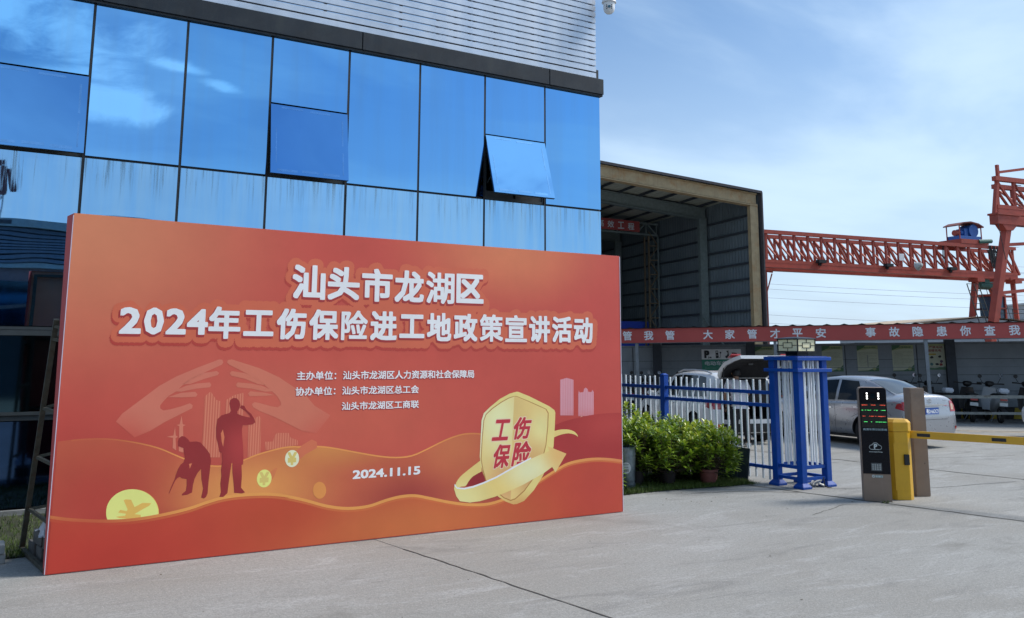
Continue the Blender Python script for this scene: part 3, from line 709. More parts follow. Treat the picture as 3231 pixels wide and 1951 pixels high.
ART = {"wave1":[[0.668,1.072],[0.838,1.087],[1.057,1.082],[1.273,1.044],[1.469,0.988],[1.617,0.92],[1.699,0.882],[1.822,0.834],[1.933,0.807],[2.03,0.799],[2.127,0.812],[2.225,0.839],[2.366,0.887],[2.584,0.933],[2.735,0.939],[2.713,0.935],[2.884,0.933],[3.06,0.912],[3.332,0.853],[3.564,0.805],[3.754,0.781],[3.93,0.789],[4.093,0.843],[4.293,0.921],[4.463,0.969],[4.602,0.982],[4.779,0.965],[5.181,0.889]],"wave1r":[[5.181,0.951],[5.465,0.986],[5.679,1.023],[5.857,1.068],[6.163,1.115],[6.435,1.131],[6.636,1.128]],"wave2":[[0.658,0.476],[0.826,0.44],[1.091,0.406],[1.314,0.4],[1.542,0.419],[1.764,0.454],[1.936,0.5],[2.1,0.529],[2.311,0.534],[2.5,0.522],[2.678,0.492],[2.481,0.52],[2.648,0.492],[2.833,0.441],[3.051,0.37],[3.259,0.333],[3.47,0.336],[3.654,0.377],[3.811,0.401],[3.972,0.399],[4.136,0.362],[4.388,0.299],[4.646,0.256],[4.911,0.258],[5.276,0.359],[5.677,0.534],[5.854,0.603],[6.055,0.631],[6.26,0.636],[6.469,0.617],[6.631,0.591]],"handL":[[1.27,1.081],[1.11,1.222],[1.156,1.287],[1.3,1.403],[1.448,1.522],[1.589,1.603],[1.761,1.678],[1.958,1.755],[1.986,1.752],[1.997,1.727],[1.981,1.705],[1.832,1.636],[1.713,1.567],[1.641,1.519],[1.597,1.472],[1.533,1.432],[1.496,1.392],[1.466,1.352],[1.467,1.325],[1.495,1.306],[1.553,1.313],[1.645,1.337],[1.718,1.363],[1.746,1.344],[1.741,1.317],[1.688,1.291],[1.597,1.246],[1.508,1.201],[1.395,1.132]],"fL1":[[1.64,1.53],[1.712,1.581],[1.818,1.631],[1.942,1.649],[1.964,1.63],[1.951,1.611],[1.835,1.579],[1.715,1.535]],"fL2":[[1.57,1.472],[1.675,1.519],[1.769,1.538],[1.885,1.546],[1.9,1.522],[1.888,1.502],[1.771,1.492],[1.638,1.467]],"fL3":[[1.527,1.422],[1.638,1.457],[1.759,1.465],[1.783,1.441],[1.769,1.42],[1.641,1.416]],"handR":[[2.914,1.049],[3.049,1.214],[2.889,1.307],[2.791,1.413],[2.665,1.496],[2.525,1.586],[2.328,1.675],[2.071,1.755],[2.036,1.748],[2.03,1.727],[2.052,1.705],[2.184,1.64],[2.334,1.559],[2.395,1.508],[2.456,1.463],[2.518,1.404],[2.551,1.353],[2.552,1.323],[2.523,1.305],[2.463,1.316],[2.344,1.35],[2.302,1.359],[2.279,1.341],[2.29,1.312],[2.347,1.279],[2.497,1.217],[2.619,1.155],[2.774,1.076]],"fR1":[[2.402,1.511],[2.318,1.574],[2.199,1.628],[2.077,1.648],[2.06,1.629],[2.074,1.605],[2.202,1.575],[2.321,1.526]],"fR2":[[2.486,1.456],[2.365,1.508],[2.262,1.531],[2.135,1.543],[2.122,1.519],[2.137,1.498],[2.264,1.484],[2.397,1.453]],"fR3":[[2.488,1.419],[2.398,1.443],[2.258,1.46],[2.238,1.439],[2.253,1.414],[2.399,1.414]],"man1":[[2.104,1.402],[2.136,1.398],[2.162,1.369],[2.171,1.338],[2.165,1.305],[2.148,1.277],[2.149,1.256],[2.19,1.238],[2.234,1.225],[2.27,1.217],[2.262,1.239],[2.217,1.282],[2.187,1.3],[2.169,1.312],[2.178,1.332],[2.207,1.328],[2.231,1.289],[2.276,1.252],[2.31,1.201],[2.317,1.173],[2.295,1.155],[2.238,1.151],[2.203,1.153],[2.197,1.113],[2.202,1.057],[2.214,0.972],[2.224,0.86],[2.224,0.797],[2.21,0.791],[2.218,0.693],[2.216,0.589],[2.254,0.545],[2.226,0.537],[2.155,0.548],[2.148,0.614],[2.131,0.726],[2.122,0.851],[2.11,0.741],[2.101,0.632],[2.095,0.55],[2.059,0.518],[2.024,0.521],[2.036,0.561],[2.027,0.637],[2.032,0.705],[2.026,0.76],[2.035,0.842],[2.027,0.909],[2.003,0.92],[1.993,0.969],[1.968,1.053],[1.962,1.137],[1.97,1.213],[2.006,1.247],[2.075,1.266],[2.091,1.286],[2.08,1.315],[2.071,1.35],[2.076,1.382]],"man1hole":[[2.008,1.086],[2.024,1.12],[2.042,1.05],[2.035,0.964],[2.019,1.009]],"man2":[[1.667,1.076],[1.694,1.068],[1.723,1.043],[1.737,1.022],[1.798,1.022],[1.833,1.011],[1.884,0.954],[1.921,0.904],[1.933,0.848],[1.928,0.766],[1.921,0.658],[1.919,0.563],[1.907,0.53],[1.888,0.518],[1.864,0.529],[1.871,0.566],[1.876,0.606],[1.858,0.689],[1.85,0.778],[1.821,0.746],[1.797,0.693],[1.786,0.64],[1.783,0.579],[1.744,0.562],[1.698,0.559],[1.697,0.572],[1.729,0.597],[1.733,0.644],[1.729,0.698],[1.689,0.707],[1.668,0.722],[1.649,0.71],[1.633,0.691],[1.613,0.645],[1.587,0.581],[1.584,0.587],[1.606,0.652],[1.627,0.704],[1.634,0.737],[1.651,0.79],[1.672,0.829],[1.694,0.845],[1.705,0.888],[1.692,0.943],[1.687,0.97],[1.666,0.978],[1.642,0.989],[1.637,1.027],[1.642,1.057]],"man2hole":[[1.742,0.829],[1.768,0.833],[1.751,0.784]],"t1":[[1.844,0.88],[1.848,1.1],[1.844,1.418],[1.897,1.466],[1.95,1.388],[1.992,1.373],[2.002,1.066],[2.009,0.871]],"t2":[[2.044,1.064],[2.041,1.386],[2.109,1.427],[2.194,1.447],[2.206,1.212],[2.157,1.059]],"t3":[[2.264,0.857],[2.256,1.21],[2.314,1.208],[2.349,1.233],[2.372,1.206],[2.378,0.993],[2.378,0.879]],"t4":[[2.43,0.912],[2.419,0.991],[2.493,0.99],[2.505,1.037],[2.526,1.067],[2.639,1.063],[2.663,1.016],[2.732,0.991],[2.734,0.947]],"spire":[[1.648,0.945],[1.639,1.163],[1.615,1.174],[1.641,1.18],[1.654,1.255],[1.668,1.179],[1.695,1.172],[1.672,1.161],[1.689,0.929]],"spire2":[[1.594,0.975],[1.592,1.063],[1.535,1.075],[1.594,1.083],[1.603,1.157],[1.615,1.082],[1.634,1.07],[1.614,1.058],[1.625,0.953]],"coin1":[[1.507,0.429],[1.507,0.403],[1.503,0.378],[1.495,0.354],[1.484,0.332],[1.47,0.312],[1.452,0.295],[1.432,0.28],[1.41,0.268],[1.386,0.259],[1.36,0.253],[1.333,0.251],[1.305,0.252],[1.278,0.256],[1.25,0.264],[1.224,0.275],[1.199,0.288],[1.175,0.304],[1.154,0.323],[1.134,0.343],[1.118,0.366],[1.105,0.389],[1.094,0.414],[1.087,0.439],[1.084,0.464],[1.084,0.489],[1.087,0.514],[1.094,0.537],[1.105,0.559],[1.118,0.579],[1.135,0.596],[1.154,0.612],[1.176,0.624],[1.2,0.634],[1.226,0.64],[1.252,0.643],[1.28,0.643],[1.308,0.639],[1.335,0.632],[1.362,0.622],[1.388,0.608],[1.413,0.592],[1.435,0.574],[1.455,0.553],[1.472,0.53],[1.486,0.506],[1.496,0.48],[1.504,0.455]],"coin1b":[[1.512,0.428],[1.512,0.403],[1.508,0.378],[1.501,0.354],[1.49,0.332],[1.476,0.312],[1.459,0.294],[1.439,0.279],[1.417,0.267],[1.393,0.258],[1.368,0.253],[1.341,0.25],[1.314,0.251],[1.287,0.256],[1.26,0.263],[1.234,0.274],[1.209,0.287],[1.186,0.303],[1.165,0.322],[1.146,0.342],[1.13,0.365],[1.117,0.388],[1.106,0.413],[1.1,0.438],[1.096,0.463],[1.096,0.488],[1.1,0.513],[1.106,0.536],[1.117,0.558],[1.13,0.578],[1.146,0.596],[1.165,0.611],[1.187,0.623],[1.21,0.633],[1.235,0.639],[1.262,0.642],[1.289,0.642],[1.316,0.638],[1.343,0.631],[1.37,0.621],[1.395,0.608],[1.419,0.592],[1.441,0.573],[1.461,0.552],[1.477,0.53],[1.491,0.505],[1.502,0.48],[1.509,0.454]],"yen1":[[1.217,0.556],[1.235,0.561],[1.277,0.554],[1.309,0.491],[1.37,0.521],[1.443,0.513],[1.429,0.494],[1.361,0.46],[1.312,0.432],[1.363,0.421],[1.365,0.395],[1.265,0.397],[1.189,0.411],[1.164,0.423],[1.238,0.426],[1.243,0.441],[1.18,0.456],[1.195,0.477],[1.248,0.463],[1.254,0.476]],"coin2":[[2.495,0.642],[2.492,0.629],[2.488,0.616],[2.481,0.604],[2.473,0.594],[2.463,0.586],[2.453,0.58],[2.441,0.577],[2.429,0.576],[2.417,0.577],[2.406,0.581],[2.395,0.587],[2.385,0.595],[2.376,0.605],[2.369,0.617],[2.363,0.629],[2.359,0.643],[2.358,0.657],[2.358,0.671],[2.361,0.685],[2.365,0.698],[2.372,0.709],[2.38,0.719],[2.389,0.727],[2.4,0.733],[2.411,0.737],[2.423,0.738],[2.435,0.737],[2.447,0.733],[2.458,0.727],[2.468,0.719],[2.477,0.709],[2.484,0.697],[2.49,0.684],[2.494,0.671],[2.495,0.657]],"coin3":[[2.752,0.813],[2.75,0.799],[2.746,0.786],[2.74,0.775],[2.732,0.765],[2.723,0.756],[2.713,0.75],[2.702,0.746],[2.69,0.744],[2.679,0.745],[2.667,0.748],[2.656,0.753],[2.646,0.76],[2.636,0.77],[2.629,0.781],[2.623,0.793],[2.618,0.806],[2.616,0.819],[2.616,0.833],[2.618,0.847],[2.622,0.859],[2.627,0.871],[2.635,0.881],[2.644,0.889],[2.654,0.896],[2.665,0.9],[2.677,0.902],[2.688,0.901],[2.7,0.899],[2.711,0.893],[2.722,0.886],[2.731,0.877],[2.739,0.866],[2.745,0.853],[2.749,0.84],[2.751,0.827]],"coin4":[[3.032,0.507],[3.031,0.493],[3.029,0.48],[3.024,0.468],[3.018,0.457],[3.01,0.448],[3.001,0.441],[2.991,0.436],[2.98,0.433],[2.969,0.433],[2.958,0.435],[2.947,0.44],[2.936,0.446],[2.927,0.455],[2.918,0.465],[2.911,0.476],[2.906,0.489],[2.903,0.503],[2.901,0.516],[2.902,0.53],[2.904,0.543],[2.908,0.555],[2.914,0.566],[2.922,0.575],[2.931,0.582],[2.941,0.587],[2.952,0.59],[2.963,0.59],[2.974,0.588],[2.986,0.584],[2.996,0.577],[3.006,0.569],[3.014,0.559],[3.021,0.547],[3.027,0.534],[3.03,0.521]],"glow":[[2.721,0.89],[2.78,0.945],[2.87,0.992],[2.922,0.967],[2.924,0.909],[2.814,0.856],[2.748,0.802]],"trail":[[2.477,0.704],[2.519,0.744],[2.548,0.749],[2.522,0.673],[2.488,0.619]],"yc2":[[2.426,0.657],0.028],"yc3":[[2.684,0.823],0.028],"shield_o":[[5.184,1.402],[5.207,1.398],[5.347,1.348],[5.489,1.286],[5.608,1.234],[5.681,1.188],[5.693,1.158],[5.682,0.966],[5.667,0.791],[5.619,0.638],[5.523,0.479],[5.406,0.335],[5.279,0.231],[5.188,0.206],[5.143,0.206],[5.053,0.24],[4.952,0.303],[4.841,0.422],[4.774,0.537],[4.735,0.641],[4.723,0.734],[4.732,0.92],[4.741,1.107],[4.767,1.181],[4.844,1.245],[4.967,1.328],[5.092,1.383]],"shield_i":[[5.151,1.351],[5.184,1.347],[5.323,1.295],[5.465,1.238],[5.56,1.201],[5.59,1.156],[5.584,1.009],[5.56,0.815],[5.512,0.663],[5.406,0.477],[5.279,0.344],[5.165,0.268],[5.109,0.256],[5.03,0.288],[4.918,0.37],[4.807,0.48],[4.768,0.593],[4.745,0.705],[4.757,0.928],[4.774,1.106],[4.801,1.166],[4.878,1.225],[4.99,1.289],[5.08,1.33]],"shield_line":[[5.151,1.356],[5.184,1.353],[5.329,1.301],[5.477,1.243],[5.572,1.204],[5.603,1.158],[5.596,1.009],[5.571,0.813],[5.524,0.657],[5.415,0.469],[5.286,0.334],[5.17,0.256],[5.109,0.244],[5.025,0.279],[4.912,0.361],[4.797,0.475],[4.758,0.592],[4.735,0.706],[4.747,0.929],[4.764,1.108],[4.792,1.171],[4.871,1.233],[4.984,1.297],[5.078,1.339]],"shield_r":[[5.151,1.351],[5.184,1.347],[5.323,1.295],[5.465,1.238],[5.56,1.201],[5.59,1.156],[5.584,1.009],[5.56,0.815],[5.512,0.663],[5.406,0.477],[5.279,0.344],[5.165,0.268],[5.109,0.256],[5.123,0.76],[5.139,1.141]],"ring_back":[[5.673,0.957],[5.765,0.971],[5.875,0.966],[5.962,0.935],[6.005,0.881],[5.961,0.905],[5.875,0.924],[5.765,0.914],[5.672,0.888]],"ring_left":[[4.733,0.69],[4.607,0.615],[4.487,0.534],[4.437,0.463],[4.454,0.426],[4.505,0.437],[4.557,0.44],[4.591,0.482],[4.643,0.531],[4.748,0.576]],"ring_front":[[4.428,0.471],[4.454,0.426],[4.54,0.415],[4.644,0.427],[4.767,0.455],[4.927,0.505],[5.182,0.611],[5.465,0.703],[5.609,0.743],[5.59,0.796],[5.841,0.702],[5.692,0.507],[5.648,0.568],[5.541,0.511],[5.276,0.405],[5.073,0.343],[4.911,0.303],[4.734,0.272],[4.611,0.267],[4.49,0.291],[4.447,0.345],[4.42,0.421]],"ring_edge":[[4.428,0.471],[4.454,0.433],[4.54,0.422],[4.644,0.434],[4.767,0.463],[4.927,0.512],[5.182,0.619],[5.37,0.688],[5.37,0.673],[5.183,0.6],[4.927,0.494],[4.767,0.445],[4.644,0.415],[4.54,0.406],[4.454,0.418],[4.423,0.45]],"ring_shadow":[[4.557,0.433],[4.591,0.482],[4.643,0.531],[4.748,0.576],[4.811,0.467],[4.644,0.437]],"tw1":[[5.758,1.127],[5.76,1.524],[5.85,1.544],[5.945,1.522],[5.942,1.121]],"tw2":[[6.009,1.111],[6.011,1.356],[6.018,1.402],[6.032,1.376],[6.083,1.38],[6.09,1.413],[6.115,1.432],[6.145,1.412],[6.151,1.383],[6.197,1.378],[6.212,1.406],[6.23,1.377],[6.227,1.104]],"scratch":[[[1.235,2.88],[1.325,2.878],[1.325,2.882]],[[1.372,2.922],[1.486,2.903],[1.569,2.891],[1.486,2.898]],[[1.61,2.894],[1.715,2.887],[1.706,2.87],[1.621,2.888]],[[0.916,2.852],[1.013,2.832],[0.994,2.827],[0.926,2.845]],[[1.108,2.858],[1.178,2.849],[1.178,2.844]]]}
def ply(k): return [tuple(p) for p in ART[k]]
DCN = [0]
def decal(name, poly, layer, m):
    DCN[0] += 1
    return flat(name, poly, flat_y(-0.0012 * layer - 0.006) - .0000015 * (DCN[0] % 40), m, board)
LB, RB = 0.668, 6.626
def band(poly_top, zb=0.012):
    """area of print below a wave outline, inside the board"""
    p = [(max(LB, min(RB, a)), b) for a, b in poly_top]
    p[0] = (LB, p[0][1]); 
    return p + [(p[-1][0], zb), (LB, zb)]
def smooth(p, k=3):
    """Catmull-Rom resample of an open outline"""
    out = []
    for i in range(len(p) - 1):
        a = p[max(i - 1, 0)]; b = p[i]; c = p[i + 1]; d = p[min(i + 2, len(p) - 1)]
        for s in range(k):
            t = s / k
            out.append(tuple(.5 * ((2 * b[j]) + (-a[j] + c[j]) * t + (2 * a[j] - 5 * b[j] + 4 * c[j] - d[j]) * t * t + (-a[j] + 3 * b[j] - 3 * c[j] + d[j]) * t ** 3) for j in (0, 1)))
    return out + [p[-1]]
def ribbon(top, w0, w1):
    return top + [(a, b - (w0 + (w1 - w0) * i / len(top))) for i, (a, b) in enumerate(top)][::-1]
W1 = smooth(ply('wave1')); W1R = smooth(ply('wave1r')); W2 = smooth(ply('wave2'), 4)
GOLDP = print_mat('gold_print', (0.66, 0.53, 0.19), [(5.0, 1.2, .5, .5, (.74, .66, .34), .8), (5.5, .3, .5, .5, (.52, .33, .10), .7)], 0.35)
hill1 = print_mat('orange_hill_print', (0.40, 0.085, 0.045), [(2.3, .55, 1.1, .55, (.58, .24, .07), .95), (3.1, .95, .9, .35, (.52, .22, .06), .8), (3.9, .35, .75, .4, (.25, .03, .03), .85),
        (4.4, .9, .6, .5, (.47, .16, .06), .5), (5.0, .4, .6, .35, (.24, .025, .03), .7), (1.0, .55, 1.0, .8, (.36, .04, .03), .9), (1.3, .33, .7, .22, (.26, .02, .02), .6)])
decal('printed_hill', band(W1), 1, hill1)
hill1r = print_mat('dark_hill_print', (0.30, 0.026, 0.026), [(6.5, 1.0, .7, .3, (.38, .045, .04), .7)])
decal('printed_hill', [(W1R[0][0], W1R[0][1])] + W1R + [(RB, .4), (W1R[0][0], .4)], 1, hill1r)
edge1 = print_mat('hill_edge_print', (0.60, 0.24, 0.07), [(0.9, .95, .9, .5, (.36, .05, .035), .95), (4.8, .95, .9, .5, (.46, .14, .05), .8)])
decal('printed_hill_edge', ribbon(W1[2:], .012, .016), 2, edge1)
hill2 = print_mat('red_wave_print', (0.40, 0.055, 0.028), [(4.0, .1, 2.2, .6, (.46, .125, .04), .95), (1.0, .1, 1.9, .6, (.37, .03, .022), .8), (6.3, .3, .8, .6, (.37, .042, .032), .7), (2.6, .3, .8, .4, (.38, .05, .022), .7)])
decal('printed_wave', band(W2, .012), 3, hill2)
edge2 = print_mat('wave_edge_print', (0.62, 0.26, 0.07), [(0.9, .3, 1.0, .5, (.38, .05, .03), .95), (6.6, .5, .9, .4, (.50, .14, .07), .7)])
decal('printed_wave_edge', ribbon(W2, .026, .030), 4, edge2)
decal('printed_wave_edge', ribbon([(a, b - .03) for a, b in W2], .018, .018), 4, print_mat('wave_edge_soft_print', (0.47, 0.12, 0.04), [(0.9, .3, 1.2, .5, (.37, .035, .024), .95)]))
# sheltering hands, towers, workers
fadeL = [(1.15, .98, .42, .42, (.43, .062, .045), 1.0), (1.35, .85, .5, .35, (.43, .062, .045), .9)]
fadeR = [(3.05, .98, .42, .42, (.44, .085, .06), 1.0), (2.85, .85, .45, .35, (.44, .085, .06), .9)]
HL = print_mat('left_hand_print', (0.47, 0.135, 0.095), fadeL); HR = print_mat('right_hand_print', (0.47, 0.135, 0.09), fadeR)
for k in ('handL', 'fL1', 'fL2', 'fL3'): decal('printed_hand', ply(k), 0.4, HL)
for k in ('handR', 'fR1', 'fR2', 'fR3'): decal('printed_hand', ply(k), 0.4, HR)
TOW = print_mat('striped_tower_print', (0.44, 0.10, 0.065), [(2.2, .9, .9, .35, (.46, .12, .07), .5)], stripes=(2 * PI / 0.0235, (0.50, 0.16, 0.105), -.1))
for k in ('t1', 't2', 't3', 't4'): decal('printed_tower', ply(k), 0.7, TOW)
SPR = print_mat('spire_print', (0.50, 0.155, 0.105))
for k in ('spire', 'spire2'): decal('printed_spire', ply(k), 0.8, SPR)
PUR = print_mat('pale_tower_print', (0.50, 0.24, 0.30), [(6.0, .86, .5, .42, (.40, .058, .05), 1.0), (6.35, .86, .5, .42, (.40, .055, .048), 1.0)], stripes=(2 * PI / 0.0235, (0.46, 0.15, 0.17), .5))
for k in ('tw1', 'tw2'): decal('printed_tower', ply(k), 0.7, PUR)
MAN = print_mat('silhouette_print', (0.22, 0.020, 0.022), [(2.2, .95, .25, .35, (.36, .04, .04), .8), (2.1, .35, .3, .25, (.30, .03, .03), .4)])
decal('printed_worker', ply('man1'), 5.5, MAN); decal('printed_worker', ply('man2'), 5.5, MAN)
decal('printed_worker_gap', ply('man1hole'), 6, print_mat('gap_print', (0.50, 0.14, 0.07)))
decal('printed_worker_gap', ply('man2hole'), 6, print_mat('gap_print', (0.50, 0.14, 0.07)))
bridge = print_mat('bridge_print', (0.60, 0.30, 0.25))
bx0, bx1, bz = 5.86, 6.42, .965
mbb = MB()
def bline(p, q, w=.006):
    d = Vector((q[0] - p[0], 0, q[1] - p[1])).normalized(); n_ = Vector((-d.z, 0, d.x)) * w / 2
    mbb.add([(p[0] - n_.x, flat_y(-.0071), p[1] - n_.z), (q[0] - n_.x, flat_y(-.0071), q[1] - n_.z), (q[0] + n_.x, flat_y(-.0071), q[1] + n_.z), (p[0] + n_.x, flat_y(-.0071), p[1] + n_.z)], [(0, 1, 2, 3)])
bline((5.80, bz), (6.45, bz + .012)); bline((6.055, bz - .04), (6.055, bz + .15), .012)
for s in (-1, 1):
    prev = None
    for i in range(9):
        t = i / 8; q = (6.055 + s * .2 * t, bz + .15 - .14 * (1 - (1 - t) ** 1.8))
        if prev: bline(prev, q)
        if 0 < i < 8: bline((q[0], bz), q, .003)
        prev = q
for i in range(4): bline((6.32 + .035 * i, bz - .05), (6.32 + .035 * i, bz), .004)
mbb.build('printed_bridge', bridge, board)
# coins with currency marks
CO1 = print_mat('coin_print', (0.72, 0.66, 0.20), [(1.15, .2, .3, .3, (.72, .70, .26), .6)], 0.4); CO2 = print_mat('coin_rim_print', (0.62, 0.40, 0.10))
YEN = print_mat('coin_mark_print', (0.60, 0.38, 0.09), [(1.2, .28, .2, .1, (.55, .30, .07), .5)])
decal('printed_coin', [(a, b) for a, b in ply('coin1b')], 1.6, CO2); decal('printed_coin', ply('coin1'), 1.9, CO1); decal('printed_coin_mark', ply('yen1'), 2.3, YEN)
def clip_below(poly): return poly
decal('printed_coin', ply('coin2'), 5.2, print_mat('yellow_coin_print', (0.70, 0.60, 0.18))); decal('printed_coin', ply('coin3'), 5.2, print_mat('pale_coin_print', (0.74, 0.74, 0.45)))
decal('printed_coin', ply('coin4'), 5.2, print_mat('orange_coin_print', (0.56, 0.22, 0.06)))
decal('printed_glow', ply('glow'), 5.0, print_mat('glow_print', (0.48, 0.125, 0.065))); decal('printed_glow', ply('trail'), 5.0, print_mat('trail_print', (0.50, 0.15, 0.06)))
for (c_, h_), mk in ((ART['yc2'], 'yen_mark_print'), (ART['yc3'], 'yen_mark_pale')):
    text('printed_coin_mark', '\u00a5', c_[0] - .045, c_[0] + .045, c_[1] - .06, c_[1] + .06, -.0142, print_mat(mk, (0.52, 0.42, 0.13)), board, off=.04)
# shield emblem with ribbon arrow
SH_O = print_mat('shield_rim_print', (0.64, 0.50, 0.19), [(4.75, 1.0, .25, .5, (.80, .74, .45), .9), (5.85, .9, .15, .4, (.74, .66, .32), .9), (5.2, .2, .5, .2, (.50, .26, .09), .8), (5.7, .5, .3, .3, (.48, .26, .10), .7)])
SH_I = print_mat('shield_print', (0.62, 0.48, 0.20), [(4.95, 1.1, .4, .5, (.74, .66, .36), .9), (5.1, .45, .5, .4, (.48, .20, .09), .8)])
SH_R = print_mat('shield_side_print', (0.60, 0.45, 0.18), [(5.15, 1.2, .3, .6, (.52, .38, .15), .8), (5.5, 1.0, .25, .3, (.68, .56, .26), .8), (5.4, .5, .35, .5, (.46, .24, .10), .9)])
SH_L = print_mat('shield_line_print', (0.34, 0.17, 0.05))
RG = print_mat('ring_print', (0.64, 0.47, 0.17), [(4.5, .3, .5, .3, (.72, .62, .32), .6), (5.35, .55, .5, .3, (.76, .72, .40), .85), (5.75, .7, .3, .3, (.58, .34, .13), .8), (4.6, .12, .5, .15, (.55, .28, .10), .8)])
decal('printed_ring', smooth(ply('ring_back')), 4.6, RG)
decal('printed_ring', ply('ring_shadow'), 4.5, print_mat('ring_shadow_print', (0.22, .016, .02))); decal('printed_ring', smooth(ply('ring_left')), 4.7, RG)
decal('printed_shield', ply('shield_o'), 5.0, SH_O); decal('printed_shield', ply('shield_line'), 5.5, SH_L); decal('printed_shield', ply('shield_i'), 6.0, SH_I); decal('printed_shield', ply('shield_r'), 6.5, SH_R)
TXR = print_mat('shield_letter_print', (0.38, 0.022, 0.04)); TXW = print_mat('pale_outline_print', (0.74, 0.46, 0.34))
for s_, x0, x1, z0, z1 in (('\u5de5', 4.885, 5.115, .885, 1.108), ('\u4f24', 5.135, 5.385, .885, 1.125), ('\u4fdd', 4.882, 5.12, .595, .845), ('\u9669', 5.130, 5.385, .605, .865)):
    sl = 0.22
    for nm, m_, g_, l_ in (('printed_letter_outline', TXW, .035, 7.0), ('printed_letter', TXR, 0.0, 7.5)):
        text(nm, s_, x0 - .02, x1 - .05, z0, z1, -.006 - .0012 * l_, m_, board, off=.032, slant=sl, grow=g_, res=2)
decal('printed_ring', ply('ring_front'), 8.2, RG); decal('printed_ring_edge', ply('ring_edge'), 8.6, print_mat('ring_edge_print', (0.82, 0.80, 0.68)))
# titles
HALO = print_mat('title_halo_print', (0.47, 0.105, 0.058)); HSH = print_mat('title_shadow_print', (0.35, 0.040, 0.032)); LSH = print_mat('letter_shadow_print', (0.27, 0.026, 0.028))
TW = print_mat('title_print', (0.88, 0.88, 0.88), rough=.45)
def rrect(x0, x1, z0, z1, r, n=7):
    out = []
    for cx_, cz_, a0 in ((x1 - r, z1 - r, 0), (x0 + r, z1 - r, 90), (x0 + r, z0 + r, 180), (x1 - r, z0 + r, 270)):
        for i in range(n + 1):
            a = R(a0 + 90 * i / n); out.append((cx_ + r * math.cos(a), cz_ + r * math.sin(a)))
    return out
row1 = '\u6c55\u5934\u5e02\u9f99\u6e56\u533a'
row2 = '\u5e74\u5de5\u4f24\u4fdd\u9669\u8fdb\u5de5\u5730\u653f\u7b56\u5ba3\u8bb2\u6d3b\u52a8'
ch1 = [(2.605 + i * .3605, 2.605 + i * .3605 + .353, 2.335 - (.0 if i % 2 else .004), 2.682) for i in range(6)]
starts = [1.836, 2.156, 2.470, 2.791, 3.121, 3.430, 3.752, 4.065, 4.382, 4.700, 5.022, 5.334, 5.644, 5.947, 6.245]
ch2 = [(starts[i], starts[i + 1] - .012, 1.938, 2.248) for i in range(14)]
import numpy as np
def rowrun(name, glyphs_, rad, dx, dz, y, m):
    """soft scalloped backing shape printed behind a block of lettering"""
    cs = .006; u0, z0_ = .9, 1.75; W__, H__ = int(5.7 / cs), int(1.1 / cs)
    g = np.zeros((H__, W__), bool)
    for ch_, a, b, za, zb, o_ in glyphs_:
        vs_, fs_ = text_raw(ch_, 0.0, 1)
        bx0, bx1 = min(v[0] for v in vs_), max(v[0] for v in vs_); bz0, bz1 = min(v[1] for v in vs_), max(v[1] for v in vs_)
        P_ = [((a + (p - bx0) * (b - a) / (bx1 - bx0) - u0) / cs, (za + (q - bz0) * (zb - za) / (bz1 - bz0) - z0_) / cs) for p, q in vs_]
        for f in fs_:
            t_ = [P_[k] for k in f]
            for q0, q1 in zip(t_, t_[1:] + t_[:1]):
                for s in range(5):
                    xx = int(q0[0] + (q1[0] - q0[0]) * s / 4); yy = int(q0[1] + (q1[1] - q0[1]) * s / 4)
                    if 0 <= xx < W__ and 0 <= yy < H__: g[yy, xx] = True
    r = int(rad / cs); out_ = np.zeros_like(g)
    for dy_ in range(-r, r + 1):
        w_ = int(math.sqrt(r * r - dy_ * dy_)); row = np.zeros_like(g)
        src = np.roll(g, dy_, 0); cs_ = np.cumsum(np.pad(src.astype(int), ((0, 0), (w_ + 1, w_))), 1)
        row = (cs_[:, 2 * w_ + 1:] - cs_[:, :-(2 * w_ + 1)]) > 0
        out_ |= row[:, :W__]
    mb = MB()
    for j in range(H__):
        d_ = np.diff(np.concatenate(([0], out_[j].astype(int), [0]))); st = np.where(d_ == 1)[0]; en = np.where(d_ == -1)[0]
        for s, e in zip(st, en):
            xa, xb, za, zb = u0 + s * cs + dx, u0 + e * cs + dx, z0_ + j * cs + dz, z0_ + (j + 1) * cs + dz
            mb.add([(xa, y, za), (xb, y, za), (xb, y, zb), (xa, y, zb)], [(0, 1, 2, 3)])
    me = bpy.data.meshes.new(name); me.from_pydata(mb.v, [], mb.f)
    bm = bmesh.new(); bm.from_mesh(me); bmesh.ops.remove_doubles(bm, verts=bm.verts, dist=.0001); bm.to_mesh(me); bm.free()
    me.materials.append(m); return link(name, me, board)
glyphs = [(c, *ch1[i], .036) for i, c in enumerate(row1)] + [(c, *ch2[i], .036) for i, c in enumerate(row2)] + [('2', 1.080, 1.262, 1.978, 2.214, .034), ('0', 1.283, 1.452, 1.974, 2.217, .034), ('2', 1.468, 1.645, 1.978, 2.214, .034), ('4', 1.652, 1.838, 1.978, 2.214, .034)]
rowrun('title_halo_shadow', glyphs, .072, -.006, -.036, flat_y(-.0080), HSH)
rowrun('title_halo', glyphs, .072, 0, -.008, flat_y(-.0088), HALO)
INSET = {'\u5de5': (.035, .03), '\u533a': (.02, .01), '\u52a8': (0, .01)}
for c, a, b, z0, z1, o_ in glyphs:
    i_ = INSET.get(c, (0.006, 0.006))
    if o_ > .035: a, b, z0, z1 = a + .008, b - .008, z0 + i_[0], z1 - i_[1]
    o2 = o_ if c not in '\u7b56\u6e56\u9669\u5ba3' else .026
    text('title_letter_shadow', c, a, b, z0, z1, -.0108, LSH, board, off=o2, grow=.022, dx=-.009, dz=-.017, res=2)
    text('title_letter', c, a, b, z0, z1, -.0122, TW, board, off=o2, res=2)
